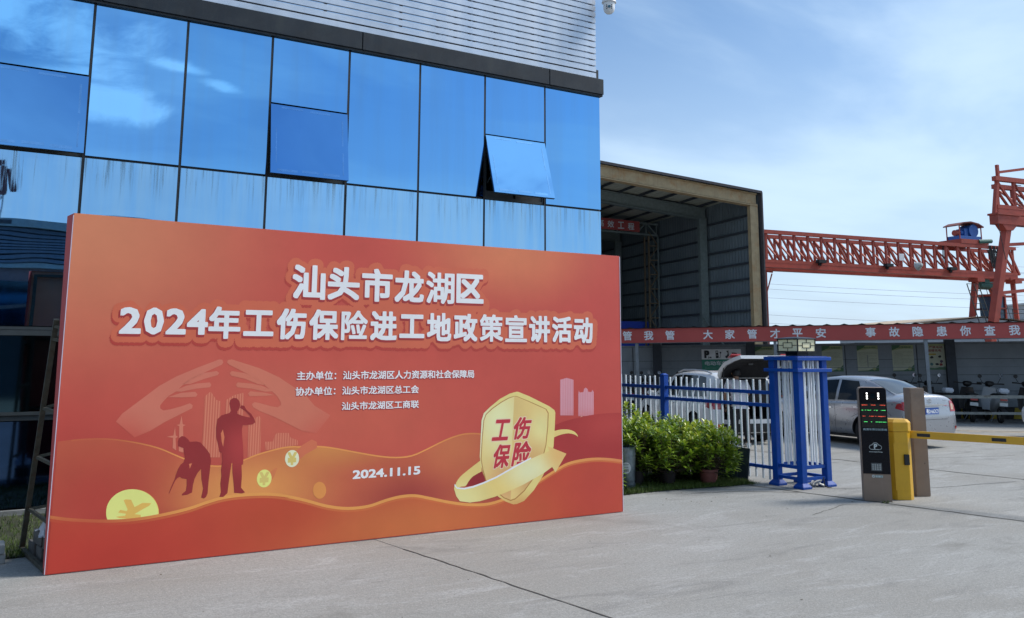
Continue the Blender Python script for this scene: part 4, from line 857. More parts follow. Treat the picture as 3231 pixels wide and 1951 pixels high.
HOST = '\u4e3b\u529e\u5355\u4f4d\uff1a'; CO = '\u534f\u529e\u5355\u4f4d\uff1a'
for s_, x0, x1, z0, z1 in ((HOST, 2.697, 3.095, 1.556, 1.640), (row1 + '\u4eba\u529b\u8d44\u6e90\u548c\u793e\u4f1a\u4fdd\u969c\u5c40', 3.164, 4.645, 1.556, 1.642),
                           (CO, 2.690, 3.092, 1.408, 1.490), (row1 + '\u603b\u5de5\u4f1a', 3.161, 3.994, 1.408, 1.490), (row1 + '\u5de5\u5546\u8054', 3.162, 3.997, 1.258, 1.338)):
    text('organiser_lettering_shadow', s_, x0, x1, z0, z1, -.0085, LSH, board, off=.02, grow=.03, dx=-.004, dz=-.006, res=2)
    text('organiser_lettering', s_, x0, x1, z0, z1, -.0100, TW, board, off=.021, res=2)
text('date_lettering', '2024.11.15', 3.297, 4.028, .592, .676, -.0135, TW, board, off=.035)

# ================================================================ BLUE FENCE, GATE PILLAR, BARRIER
BLUE = mat('royal_blue_paint', (0.001, 0.058, 0.33), 0.5, var=0.15, scale=3, dirt=(0.03, 0.07, 0.26), dirt_amt=0.5, spec=0.3)
ZINC = mat('white_steel_picket', (0.80, 0.84, 0.86), 0.4, 0.0, var=0.08, dirt=(0.42, 0.44, 0.44), dirt_amt=0.4)
FX = 9.93
fence = tag(empty('picket_fence', (FX, 9.26, 0)), 'blue and white steel picket fence between the gate pillar and the glass building', 'fence')
def FP(y): return (0, y - 9.26)
for y in (11.62, 14.4):
    post = MB().box(-.05, .05, y - 9.26 - .05, y - 9.26 + .05, 0, 1.46).lathe([(.072, 1.46), (.072, 1.475), (.03, 1.495)], 4, Matrix.Translation((0, y - 9.26, 0)) @ Matrix.Rotation(R(45), 4, 'Z')).build('post', BLUE, fence, bevel=.004)
for y0, y1 in ((9.26, 11.57), (11.67, 14.35)):
    for z0, z1 in ((1.245, 1.295), (1.065, 1.115), (.195, .240)):
        piece('rail', BLUE, -.02, .02, y0 - 9.26, y1 - 9.26, z0, z1, fence)
rnd = random.Random(5)
y = 9.36; i = 0
while y < 14.3:
    if abs(y - 11.62) > .08:
        top = 1.44 + rnd.uniform(-.012, .012) - (.09 if i == 10 else 0)
        me_k = piece('picket', ZINC, -.0135, .0135, y - 9.26 - .0135, y - 9.26 + .0135, .045, 1.44, fence, bevel=.004)
        me_k.location.z += top - 1.44; me_k.location.x = rnd.uniform(-.003, .003)
        me_k.rotation_euler = (R(rnd.uniform(-.3, .3)), R(rnd.uniform(-.3, .3)), 0)
    y += .1315; i += 1
for x in (9.97, 10.4): pass

pil = tag(empty('gate_pillar', (10.15, 8.97, 0)), 'blue open-frame gate pillar with white bars and flanged feet', 'pillar')
hx, hy = .30, .27
for sx in (-1, 1):
    for sy in (-1, 1):
        cx_, cy_ = sx * (hx - .05), sy * (hy - .05)
        piece('leg', BLUE, cx_ - .05, cx_ + .05, cy_ - .05, cy_ + .05, .05, 1.74, pil, bevel=.005)
        MB().lathe([(.125, 0), (.125, .03), (.075, .075)], 4, Matrix.Translation((cx_, cy_, 0)) @ Matrix.Rotation(R(45), 4, 'Z')).build('foot', BLUE, pil, bevel=.003)
for z0, z1, e in ((1.735, 1.785, .045), (1.575, 1.622, .05)):
    for s in (-1, 1):
        piece('collar_rail', BLUE, -hx - e, hx + e, s * (hy + .0225) - .022, s * (hy + .0225) + .022, z0, z1, pil, bevel=.003)
        piece('collar_rail', BLUE, s * (hx + .0225) - .022, s * (hx + .0225) + .022, -hy, hy, z0, z1, pil, bevel=.003)
MB().box(-hx - .005, hx + .005, -hy - .005, hy + .005, 1.787, 1.795).build('top_plate', BLUE, pil)
for z0, z1 in ((.255, .300), (.105, .145)):
    for s in (-1, 1):
        piece('lower_rail', BLUE, -hx + .1, hx - .1, s * (hy - .04) - .02, s * (hy - .04) + .02, z0, z1, pil)
        piece('lower_rail', BLUE, s * (hx - .04) - .02, s * (hx - .04) + .02, -hy + .1, hy - .1, z0, z1, pil)
for i in range(4):
    x = -.15 + .1 * i
    for s in (-1, 1):
        piece('bar', ZINC, x - .0135, x + .0135, s * (hy - .04) - .0135, s * (hy - .04) + .0135, .302, 1.733, pil, bevel=.004)
for i in range(3):
    y = -.11 + .11 * i
    for s in (-1, 1):
        piece('bar', ZINC, s * (hx - .04) - .0135, s * (hx - .04) + .0135, y - .0135, y + .0135, .302, 1.733, pil, bevel=.004)

# lantern on the pillar
LAMPD = mat('dark_lantern_metal', (0.012, 0.012, 0.016), 0.45, 0.4, var=0.2)
LAMPG = mat('frosted_cream_acrylic', (0.88, 0.80, 0.50), 0.35, var=0.06)
lan = tag(empty('pillar_lantern', (10.15, 8.97, 1.796)), 'square cream lantern with black fretwork on top of the blue pillar', 'lantern')
MB().box(-.11, .11, -.11, .11, 0, .06).build('lantern_base', LAMPD, lan)
h = .183
MB().box(-h + .004, h - .004, -h + .004, h - .004, .066, .236).build('shade', LAMPG, lan)
mb = MB().box(-h - .012, h + .012, -h - .012, h + .012, .052, .066)
for k in range(4):
    Mr = Matrix.Rotation(PI / 2 * k, 4, 'Z')
    mb.box(-h - .004, -h + .010, -h - .004, -h + .010, .066, .236, Mr)
mb.build('lantern_frame', LAMPD, lan)
for k in range(4):
    Mr = Matrix.Rotation(PI / 2 * k, 4, 'Z'); mb = MB()
    for a, b, c, d in ((-.085, .085, .112, .119), (-.085, .085, .183, .190), (-.085, -.078, .119, .183), (.078, .085, .119, .183), (-h + .01, -.085, .147, .154), (.085, h - .01, .147, .154), (-.0035, .0035, .066, .112), (-.0035, .0035, .190, .236), (-h + .01, h - .01, .066, .071), (-h + .01, h - .01, .231, .236)):
        mb.box(a, b, -h - .003, -h + .004, c, d, Mr)
    mb.build('fretwork', LAMPD, lan)
MB().lathe([(.285, .236), (.285, .246), (.20, .262), (.05, .272)], 4, Matrix.Rotation(R(45), 4, 'Z')).build('lantern_lid', LAMPD, lan)

# white cable lying in the pillar foot
CABLE = mat('white_cable_jacket', (0.62, 0.62, 0.58), 0.5, var=0.15)
pts = [(10.20, 8.80, .02), (10.26, 8.84, .04), (10.30, 8.78, .07), (10.22, 8.74, .05), (10.28, 8.70, .02), (10.36, 8.78, .05), (10.42, 8.80, .09), (10.34, 8.84, .11), (10.30, 8.90, .06), (10.2, 8.86, .02)]
mb = MB(); mb.path(pts, .012, 7); mb.path([(p[0] + .02, p[1] + .03, p[2] * .7 + .015) for p in pts[2:]], .012, 7)
tag(mb.build('cable_coil', CABLE, None, smooth=True), 'loop of white cable tangled at the foot of the blue pillar', 'cable')
mb = MB(); mb.path([(10.25, 8.69, .14), (10.25, 8.675, .08), (10.25, 8.67, .03), (10.245, 8.62, .012), (10.3, 8.60, .012)], .007, 6)
tag(mb.build('black_wire', BLACK), 'short black wire hanging from the lower rail of the blue pillar', 'wire')

# number-plate camera kiosk
TAUPE = mat('taupe_powder_coat', (0.24, 0.175, 0.13), 0.6, 0.0, var=0.10, dirt=(0.28, 0.23, 0.19), dirt_amt=0.4, bump=0.08, bscale=300)
KBL = mat('kiosk_black_glass', (0.004, 0.005, 0.009), 0.25, var=0.1, spec=0.22)
kio = tag(empty('camera_kiosk', (9.90, 7.55, 0), R(-46)), 'tall black-fronted number plate camera kiosk left of the yellow barrier box', 'kiosk')
w, dp, H = .165, .11, 1.405
M0 = None
prof = [(-w, 0), (w, 0), (w, H - .03), (w - .012, H - .01), (w - .03, H), (-w + .03, H), (-w + .012, H - .01), (-w, H - .03)]
MB().prism(prof, 0, dp * 2).build('cabinet', TAUPE, kio, bevel=.004)
prof2 = [(-w + .004, .335), (w - .004, .335), (w - .004, H - .032), (w - .014, H - .014), (w - .032, H - .004), (-w + .032, H - .004), (-w + .014, H - .014), (-w + .004, H - .032)]
MB().prism(prof2, -.006, -.0005).build('front_glass', KBL, kio, bevel=.001)
MB().prism(rrect(-.105, .105, 1.235, 1.345, .025), -.0075, -.0062).build('camera_window', mat('camera_window', (.002, .002, .004), .08), kio)
MB().tube((0, -.0125, 1.30), (0, -.0077, 1.30), .032, 20).build('lens', GLASS_DK, kio)
LEDW = mat('white_led', (.9, .9, .9), .4, emit=(1, .98, .92), es=2.2)
for s in (-1, 1):
    for k in range(3):
        MB().tube((s * .068, -.0125, 1.268 + .031 * k), (s * .068, -.0077, 1.268 + .031 * k), .0095, 12).build('led_light', LEDW, kio)
REDL = mat('red_led_dots', (.3, .02, .01), .5, emit=(1, .12, .06), es=.55); GRL = mat('green_led_dots', (.02, .3, .03), .5, emit=(.12, 1, .25), es=.6)
SCR = mat('led_screen', (0.010, 0.012, 0.010), 0.25, var=.5, scale=80)
MB().box(-.145, .150, -.0078, -.0062, .905, 1.205).build('display_screen', SCR, kio)
rr = random.Random(9)
for z, m_, runs in ((1.185, REDL, ((-.14, -.07), (-.03, .03), (.08, .145))), (1.120, GRL, ((-.138, -.12), (-.10, -.02), (0, .05), (.085, .145))), (1.045, REDL, ((-.138, -.09), (-.055, 0), (.02, .145))), (.975, GRL, ((-.13, -.08), (-.035, -.025), (.02, .075), (.08, .148)))):
    mb = MB()
    for a, b in runs:
        x = a
        while x < b:
            if rr.random() < .8: mb.box(x, x + .0045, -.0088, -.0080, z - .002 + rr.choice((0, .004, -.004)) * (rr.random() < .3), z + .004)
            x += .006
    tag(mb.build('led_text_row', m_, kio), kind='stuff')
KTX = mat('pale_kiosk_print', (0.50, 0.56, 0.56), 0.5)
text('kiosk_lettering', '\u9ad8\u6e05\u8f66\u724c\u8bc6\u522b\u7cfb\u7edf', -.135, .150, .868, .897, -.0070, mat('teal_kiosk_print', (0.22, 0.30, 0.33), .5), kio, off=.03)
# cloud emblem with P
def arcstroke(pts, wd, y, name, m, parent):
    mb = MB(); 
    for p, q in zip(pts[:-1], pts[1:]):
        d = Vector((q[0] - p[0], 0, q[1] - p[1]))
        if d.length < 1e-6: continue
        d.normalize(); n_ = Vector((-d.z, 0, d.x)) * wd / 2; e = d * wd * .3
        P0 = Vector((p[0], y, p[1])) - e; Q0 = Vector((q[0], y, q[1])) + e
        mb.add([P0 - n_, Q0 - n_, Q0 + n_, P0 + n_], [(0, 1, 2, 3)])
    return mb.build(name, m, parent)
def arc(cx_, cz_, r, a0, a1, n=14): return [(cx_ + r * math.cos(R(a0 + (a1 - a0) * i / n)), cz_ + r * math.sin(R(a0 + (a1 - a0) * i / n))) for i in range(n + 1)]
arcstroke([(-.045, .635)] + arc(-.045, .662, .027, 270, 110) + arc(.0, .683, .036, 165, 15) + arc(.045, .662, .027, 70, -90) + [(-.045, .635)], .0065, -.0072, 'cloud_emblem', KTX, kio)
text('emblem_letter', 'P', -.018, .022, .642, .705, -.0072, KTX, kio, off=.05)
text('emblem_caption', 'smartparking', -.078, .080, .598, .612, -.0072, KTX, kio, off=.03)
MB().box(-.062, .062, -.0085, -.0062, .372, .468).build('keypad_plate', mat('keypad_grey', (.10, .115, .12), .4), kio)
for i in range(4):
    for j in range(3):
        MB().tube((-.042 + .028 * i, -.012, .395 + .025 * j), (-.042 + .028 * i, -.0086, .395 + .025 * j), .009, 12).build('keypad_button', mat('steel_button', (.42, .46, .47), .3, .5), kio)
MB().tube((-.042, -.006, .305), (-.042, -.0005, .305), .018, 18).build('maker_badge', KTX, kio)
text('maker_badge_mark', '\u535a', -.050, -.034, .297, .313, -.0065, TAUPE, kio)
MB().box(-.020, .070, -.0040, -.0005, .290, .320).build('maker_label', mat('pale_green_label', (.22, .32, .32), .5), kio)
text('maker_lettering', '\u8f66\u535a\u95e8', -.017, .066, .293, .317, -.0045, KTX, kio, off=.03)
MB().box(w + .0005, w + .004, .03, .06, .60, .64).box(w + .0005, w + .004, .05, .08, 1.1, 1.17).build('hinge', ZINC, kio)

# yellow barrier box with its boom
YEL = mat('yellow_barrier_paint', (0.64, 0.36, 0.015), 0.42, var=0.08, dirt=(0.48, 0.26, 0.02), dirt_amt=0.5, dscale=5, coat=0.15)
bar = tag(empty('boom_barrier', (10.36, 7.58, 0), R(-33)), 'yellow barrier box with lowered striped boom arm across the entrance', 'barrier')
def octa(wx, wy, c): return [(-wx + c, -wy), (wx - c, -wy), (wx, -wy + c), (wx, wy - c), (wx - c, wy), (-wx + c, wy), (-wx, wy - c), (-wx, -wy + c)]
def ring_loft(rings):
    v_ = []; n = len(rings[0][0])
    for poly, z in rings: v_ += [(x, y, z) for x, y in poly]
    f_ = [(k * n + i, k * n + (i + 1) % n, (k + 1) * n + (i + 1) % n, (k + 1) * n + i) for k in range(len(rings) - 1) for i in range(n)]
    f_ += [tuple(range(n)), tuple(range((len(rings) - 1) * n, len(rings) * n))]
    return MB().add(v_, f_)
wx, wy, c = .145, .16, .06
ring_loft([(octa(wx, wy, c), 0.0), (octa(wx, wy, c), .845)]).build('cabinet', YEL, bar, bevel=.003)
ring_loft([(octa(wx + .008, wy + .008, c), .848), (octa(wx + .008, wy + .008, c), .962), (octa(wx - .02, wy - .02, c), 1.0)]).build('lid', YEL, bar, bevel=.003)
MB().box(-.10, .06, -wy - .003, -wy, .12, .70).build('service_door', YEL, bar, bevel=.001)
MB().box(.02, .085, -wy - .030, -wy - .004, .435, .565).build('loop_box', BLACK, bar, bevel=.004)
# boom direction
arm = empty('boom_arm', (10.515, 7.40, .805)); arm.parent = None
d_ = Vector((10.99 - 10.60, 6.28 - 7.50, 0)).normalized()
rzb = math.atan2(d_.y, d_.x)
bpy.data.objects.remove(arm)
Mi = bar.matrix_basis.inverted()
bpy.context.view_layer.update()
Mi = bar.matrix_world.inverted()
o0 = Mi @ Vector((10.47, 7.46, .805)); dl = (Mi.to_3x3() @ d_)
MA = Matrix.Translation(o0) @ dl.to_track_quat('X', 'Z').to_matrix().to_4x4()
MB().box(0.0, 3.9, -.022, .022, -.046, .046, MA).build('boom_arm', YEL, bar, bevel=.004)
for k in range(4):
    MB().box(.10 + k * .87, .26 + k * .87, -.0245, -.0225, -.020, .020, MA).build('dark_reflector', BLACK, bar)
# matching taupe cabinet behind
tau = tag(empty('taupe_cabinet', (10.76, 7.50, 0), R(-29)), 'tall taupe metal cabinet with slotted vents right of the yellow barrier box', 'cabinet')
MB().box(-.105, .085, 0, .20, 0, 1.385).build('cabinet_body', TAUPE, tau, bevel=.006)
for z in (1.305, 1.28, 1.255, .845, .82, .795):
    MB().box(-.055, .035, -.004, .0, z, z + .009).build('vent_slot', TAUPE, tau)
MB().tube((.03, -.003, .42), (.03, 0, .42), .006, 10).build('key_hole', BLACK, tau)
WEED = mat('small_weed', (0.07, 0.10, 0.03), .7)
mb = MB(); rr = random.Random(2)
for k in range(26):
    a = rr.uniform(0, 2 * PI); p = Vector((9.88 + rr.uniform(-.05, .05), 7.42 + rr.uniform(-.04, .04), .003)); q = p + Vector((math.cos(a) * .045, math.sin(a) * .045, rr.uniform(.01, .05)))
    n_ = Vector((-math.sin(a), math.cos(a), 0)) * .006; mb.add([p - n_, p + n_, q], [(0, 1, 2)])
tag(mb.build('weed_tuft', WEED), 'tiny weed growing from the crack under the kiosk', 'weed')

# ================================================================ POTTED SHRUBS, TIN, GLASS SHEET
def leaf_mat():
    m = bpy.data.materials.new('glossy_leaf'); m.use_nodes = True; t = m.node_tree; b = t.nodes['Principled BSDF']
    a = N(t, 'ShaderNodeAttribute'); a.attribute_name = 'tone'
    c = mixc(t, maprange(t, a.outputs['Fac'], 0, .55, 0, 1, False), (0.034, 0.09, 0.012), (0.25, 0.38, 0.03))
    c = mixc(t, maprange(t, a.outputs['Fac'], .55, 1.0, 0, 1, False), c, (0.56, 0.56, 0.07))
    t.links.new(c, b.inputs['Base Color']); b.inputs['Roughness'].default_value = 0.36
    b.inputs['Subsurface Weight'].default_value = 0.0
    tr = N(t, 'ShaderNodeBsdfTranslucent'); t.links.new(c, tr.inputs[0])
    mx = N(t, 'ShaderNodeMixShader'); mx.inputs[0].default_value = 0.25
    t.links.new(b.outputs[0], mx.inputs[1]); t.links.new(tr.outputs[0], mx.inputs[2])
    t.links.new(mx.outputs[0], t.nodes['Material Output'].inputs[0])
    return m
LEAF = leaf_mat(); STEM = mat('woody_stem', (0.07, 0.055, 0.03), .8, var=.3, scale=20)
POTM = mat('faded_plastic_pot', (0.17, 0.055, 0.045), .6, var=.15, scale=12); POTD = mat('dark_plastic_pot', (0.03, 0.025, 0.025), .6)
def leaf(mb, tones, p, d, up, L, wd, tone, droop):
    s = d.cross(up)
    if s.length < 1e-3: s = Vector((1, 0, 0))
    s.normalize()
    n_ = s.cross(d).normalized()
    segs = ((0, .12), (.3, .8), (.62, 1.0), (.86, .6), (1.0, .0))
    vs_ = []
    for t, w_ in segs:
        c_ = p + d * (L * t) - up * (droop * L * t * t)
        fold = n_ * (w_ * wd * .35)
        vs_ += [c_ - s * (w_ * wd) + fold, c_, c_ + s * (w_ * wd) + fold]
    fs_ = []
    for k in range(len(segs) - 1):
        o = 3 * k; fs_ += [(o, o + 1, o + 4, o + 3), (o + 1, o + 2, o + 5, o + 4)]
    mb.add(vs_, fs_); tones += [tone] * len(vs_)
def shrub(loc, h, rad, seed, label, pot=POTM, ros=46, yellow=0.0, potr=.13, poth=.22, name='potted_shrub'):
    r_ = random.Random(seed)
    o = tag(empty(name, loc), label, 'plant', 'leafy green shrubs in pots by the fence')
    MB().lathe([(potr * .72, 0), (potr * .95, poth * .82), (potr * 1.06, poth * .84), (potr * 1.06, poth), (potr * .94, poth), (potr * .92, poth * .9)], 22).build('pot', pot, o, smooth=True)
    MB().lathe([(potr * .92, poth * .88), (0.01, poth * .9)], 14).build('soil', SOIL, o)
    ms = MB(); ml = MB(); tones = []
    base = Vector((0, 0, poth * .85))
    for k in range(ros):
        a = r_.uniform(0, 2 * PI); q = r_.random() ** .5
        zt = r_.uniform(.22, 1.0) ** .8 * h
        rr_ = rad * q * (0.72 + .45 * math.sin(min(1, zt / h) * PI * .8))
        tip = Vector((math.cos(a) * rr_, math.sin(a) * rr_, zt * (1 - .18 * q * q)))
        mid = base.lerp(tip, .55) + Vector((r_.uniform(-.03, .03), r_.uniform(-.03, .03), -.03))
        ms.tube(base, mid, .008, 5, .006, False); ms.tube(mid, tip, .006, 5, .003, False)
        ax = (tip - mid).normalized().lerp(Vector((0, 0, 1)), .5).normalized()
        nl = r_.randint(11, 16)
        t0 = r_.random()
        for j in range(nl):
            b_ = j * 2.399 + t0 * 6
            f = j / nl
            side = Vector((math.cos(b_), math.sin(b_), 0))
            d = (ax * (0.25 + 1.0 * f) + side * (1.05 - .55 * f)).normalized()
            pp = tip - ax * (.10 * (1 - f))
            hfac = tip.z / h
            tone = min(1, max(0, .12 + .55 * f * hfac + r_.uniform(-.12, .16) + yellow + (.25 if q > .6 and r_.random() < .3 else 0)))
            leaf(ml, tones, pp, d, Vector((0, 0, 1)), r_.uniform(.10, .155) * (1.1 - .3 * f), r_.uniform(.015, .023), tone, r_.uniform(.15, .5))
    ms.build('stems', STEM, o)
    lf = MB(); lf.v, lf.f = ml.v, ml.f
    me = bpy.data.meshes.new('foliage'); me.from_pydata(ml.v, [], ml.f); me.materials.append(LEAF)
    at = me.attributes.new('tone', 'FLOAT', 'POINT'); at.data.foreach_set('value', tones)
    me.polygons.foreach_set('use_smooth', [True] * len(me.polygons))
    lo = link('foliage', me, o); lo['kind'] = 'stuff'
    return o
shrub((9.02, 9.66, 0), .80, .42, 1, 'foremost leafy shrub in a faded red pot at the lawn edge', ros=95, yellow=.16)
shrub((9.22, 9.84, 0), .88, .38, 2, 'shrub in the pinkish pot just behind the foremost one', mat('pinkish_pot', (.30, .14, .12), .6), ros=70, yellow=.16)
shrub((8.50, 9.92, 0), .86, .46, 3, 'dense dark green shrub left of the red pot', POTD, ros=100, yellow=.04)
shrub((8.10, 10.12, 0), .92, .44, 4, 'tall green shrub right beside the galvanised tin', POTD, ros=95, yellow=.08)
shrub((8.80, 10.45, 0), .97, .48, 5, 'bushy shrub in the middle row before the blue fence post', POTD, ros=95, yellow=.08)
shrub((8.45, 10.80, 0), 1.06, .44, 6, 'tallest shrub whose tip stands above the fence rail', POTD, ros=85, yellow=.12)
shrub((9.26, 10.45, 0), .88, .42, 7, 'shrub close to the white pickets behind the red pots', POTD, ros=85, yellow=.06)
shrub((9.36, 10.22, 0), .74, .32, 8, 'yellow-tipped shrub leaning over the dark stone sheet', POTD, ros=70, yellow=.18)
shrub((7.95, 10.85, 0), .98, .44, 9, 'back shrub nearest the glass building corner', POTD, ros=80, yellow=.08)
shrub((7.42, 9.88, 0), .46, .22, 10, 'small yellow-green plant half hidden behind the banner edge', POTD, ros=30, yellow=.35, potr=.09, poth=.15)

TIN = mat('galvanised_tin', (0.20, 0.25, 0.28), .42, .7, var=.3, scale=14, dirt=(.30, .35, .37), dirt_amt=.5, dscale=10, bump=.1, bscale=40)
tin = tag(empty('galvanised_bucket', (7.80, 9.93, 0)), 'tall galvanised tin bucket with a round white label beside the shrubs', 'bucket')
tin.rotation_euler = (R(2), R(3.5), R(230))
pr = []
for i in range(25):
    z = .56 * i / 24; r_ = .10 + .035 * z / .56 + (.004 * math.sin(i * 2.6) if (2 < i < 7 or 17 < i < 22) else 0); pr.append((r_, z))
MB().lathe(pr + [(.142, .565), (.138, .57), (.128, .56), (.12, .3)], 32, cap=False).build('bucket_body', TIN, tin, smooth=True)
LBL = mat('white_tin_label', (.60, .64, .66), .5)
mb = MB()
for i in range(16):
    xa, xb = -.066 + .132 * i / 16, -.066 + .132 * (i + 1) / 16
    q_ = []
    for x_ in (xa, xb):
        h_ = .075 * math.sqrt(max(0, 1 - (x_ / .066) ** 2))
        for z_ in (.30 - h_, .30 + h_):
            r_ = .10 + .035 * z_ / .56 + .0045; q_.append((r_ * math.cos(x_ / r_), r_ * math.sin(x_ / r_), z_))
    mb.add(q_, [(0, 2, 3, 1)])
mb.build('round_label', LBL, tin)
LBT = mat('label_ink', (.10, .12, .13), .6)
def ontin(s, x0, x1, z0, z1):
    o = text('label_lettering', s, x0, x1, z0, z1, 0, LBT, tin, off=.02)
    for v in o.data.vertices:
        x_, z_ = -v.co.x, v.co.z; r_ = .10 + .035 * z_ / .56 + .0062
        v.co = (r_ * math.cos(x_ / r_), r_ * math.sin(-x_ / r_), z_)
ontin('ROSSO', -.04, .04, .338, .352); ontin('HOME', -.03, .03, .300, .312); ontin('|||||||', -.03, .03, .25, .282)
rod = MB(); rod.tube((7.95, 9.85, .03), (8.15, 9.62, .012), .006, 6)
tag(rod.build('thin_stick', mat('grey_stick', (.25, .27, .27), .6)), 'thin grey stick lying on the grass beside the tin bucket', 'stick')
SHEET = mat('dark_granite_sheet', (0.045, 0.060, 0.075), .18, var=.4, scale=3, dirt=(.05, .045, .04), dirt_amt=.6)
sh_ = tag(empty('stone_sheet', (9.80, 9.68, 0), R(0)), 'dark polished sheet leaning on the white pickets behind the shrubs', 'panel')
sh_.rotation_euler = (0, R(8), 0)
MB().box(0, .02, 0, .62, 0, .46).build('sheet_slab', SHEET, sh_, bevel=.002)
MB().box(-.03, -.01, .18, .60, 0, .22).build('small_offcut', SHEET, sh_, bevel=.002)
# ================================================================ CARS
SILVER = mat('silver_car_paint', (0.34, 0.35, 0.375), 0.28, 0.55, var=0.04, coat=0.6)
WHITEC = mat('white_car_paint', (0.72, 0.73, 0.74), 0.25, 0.0, var=0.03, coat=0.6)
CGLASS = mat('car_window_glass', (0.006, 0.008, 0.010), 0.05, 0.0, var=0.2, spec=0.35)
RGLASS = mat('rear_window_glass', (0.05, 0.06, 0.07), 0.06, 0.3, var=0.2, spec=0.9)
TRIM = mat('black_car_trim', (0.015, 0.016, 0.018), 0.6, var=0.2)
SEAM = mat('panel_gap', (0.03, 0.03, 0.035), 0.7)
TYRE = mat('tyre_rubber', (0.014, 0.014, 0.015), 0.85, var=0.3, scale=20)
RIM = mat('alloy_rim', (0.36, 0.37, 0.39), 0.35, 0.7, var=0.1)
TAIL = mat('red_lamp_glass', (0.36, 0.015, 0.02), 0.12, var=0.15, coat=0.8)
TAILW = mat('clear_lamp_glass', (0.58, 0.36, 0.24), 0.12, var=0.25, scale=30, coat=0.8)
CHROME = mat('chrome_trim', (0.62, 0.64, 0.67), 0.12, 0.95, var=0.05)
AMBER = mat('amber_reflector', (0.65, 0.16, 0.02), 0.3)
def loft_body(st):
    """st: (y, zb, hwb, hwm, zmid, hws, zsh, hwt, zt, crown)"""
    v_ = []; n = None
    for (y, zb, hwb, hwm, zmid, hws, zsh, hwt, zt, cr) in st:
        half = [(0, zb), (hwb, zb), (hwm, zb + .10), (hwm + .008, zmid), (hws, zsh - .03), (hws - .03, zsh + .005), (hwt, zt), (hwt * .5, zt + cr * .8), (0, zt + cr)]
        ring = half + [(-x, z) for x, z in half[-2:0:-1]]
        n = len(ring); v_ += [(x, y, z) for x, z in ring]
    f_ = [(k * n + i, k * n + (i + 1) % n, (k + 1) * n + (i + 1) % n, (k + 1) * n + i) for k in range(len(st) - 1) for i in range(n)]
    f_ += [tuple(range(n)), tuple(range((len(st) - 1) * n, len(st) * n))]
    return MB().add(v_, f_)
def evald(o):
    bpy.context.view_layer.update()
    dg = bpy.context.evaluated_depsgraph_get()
    me = bpy.data.meshes.new_from_object(o.evaluated_get(dg))
    return me
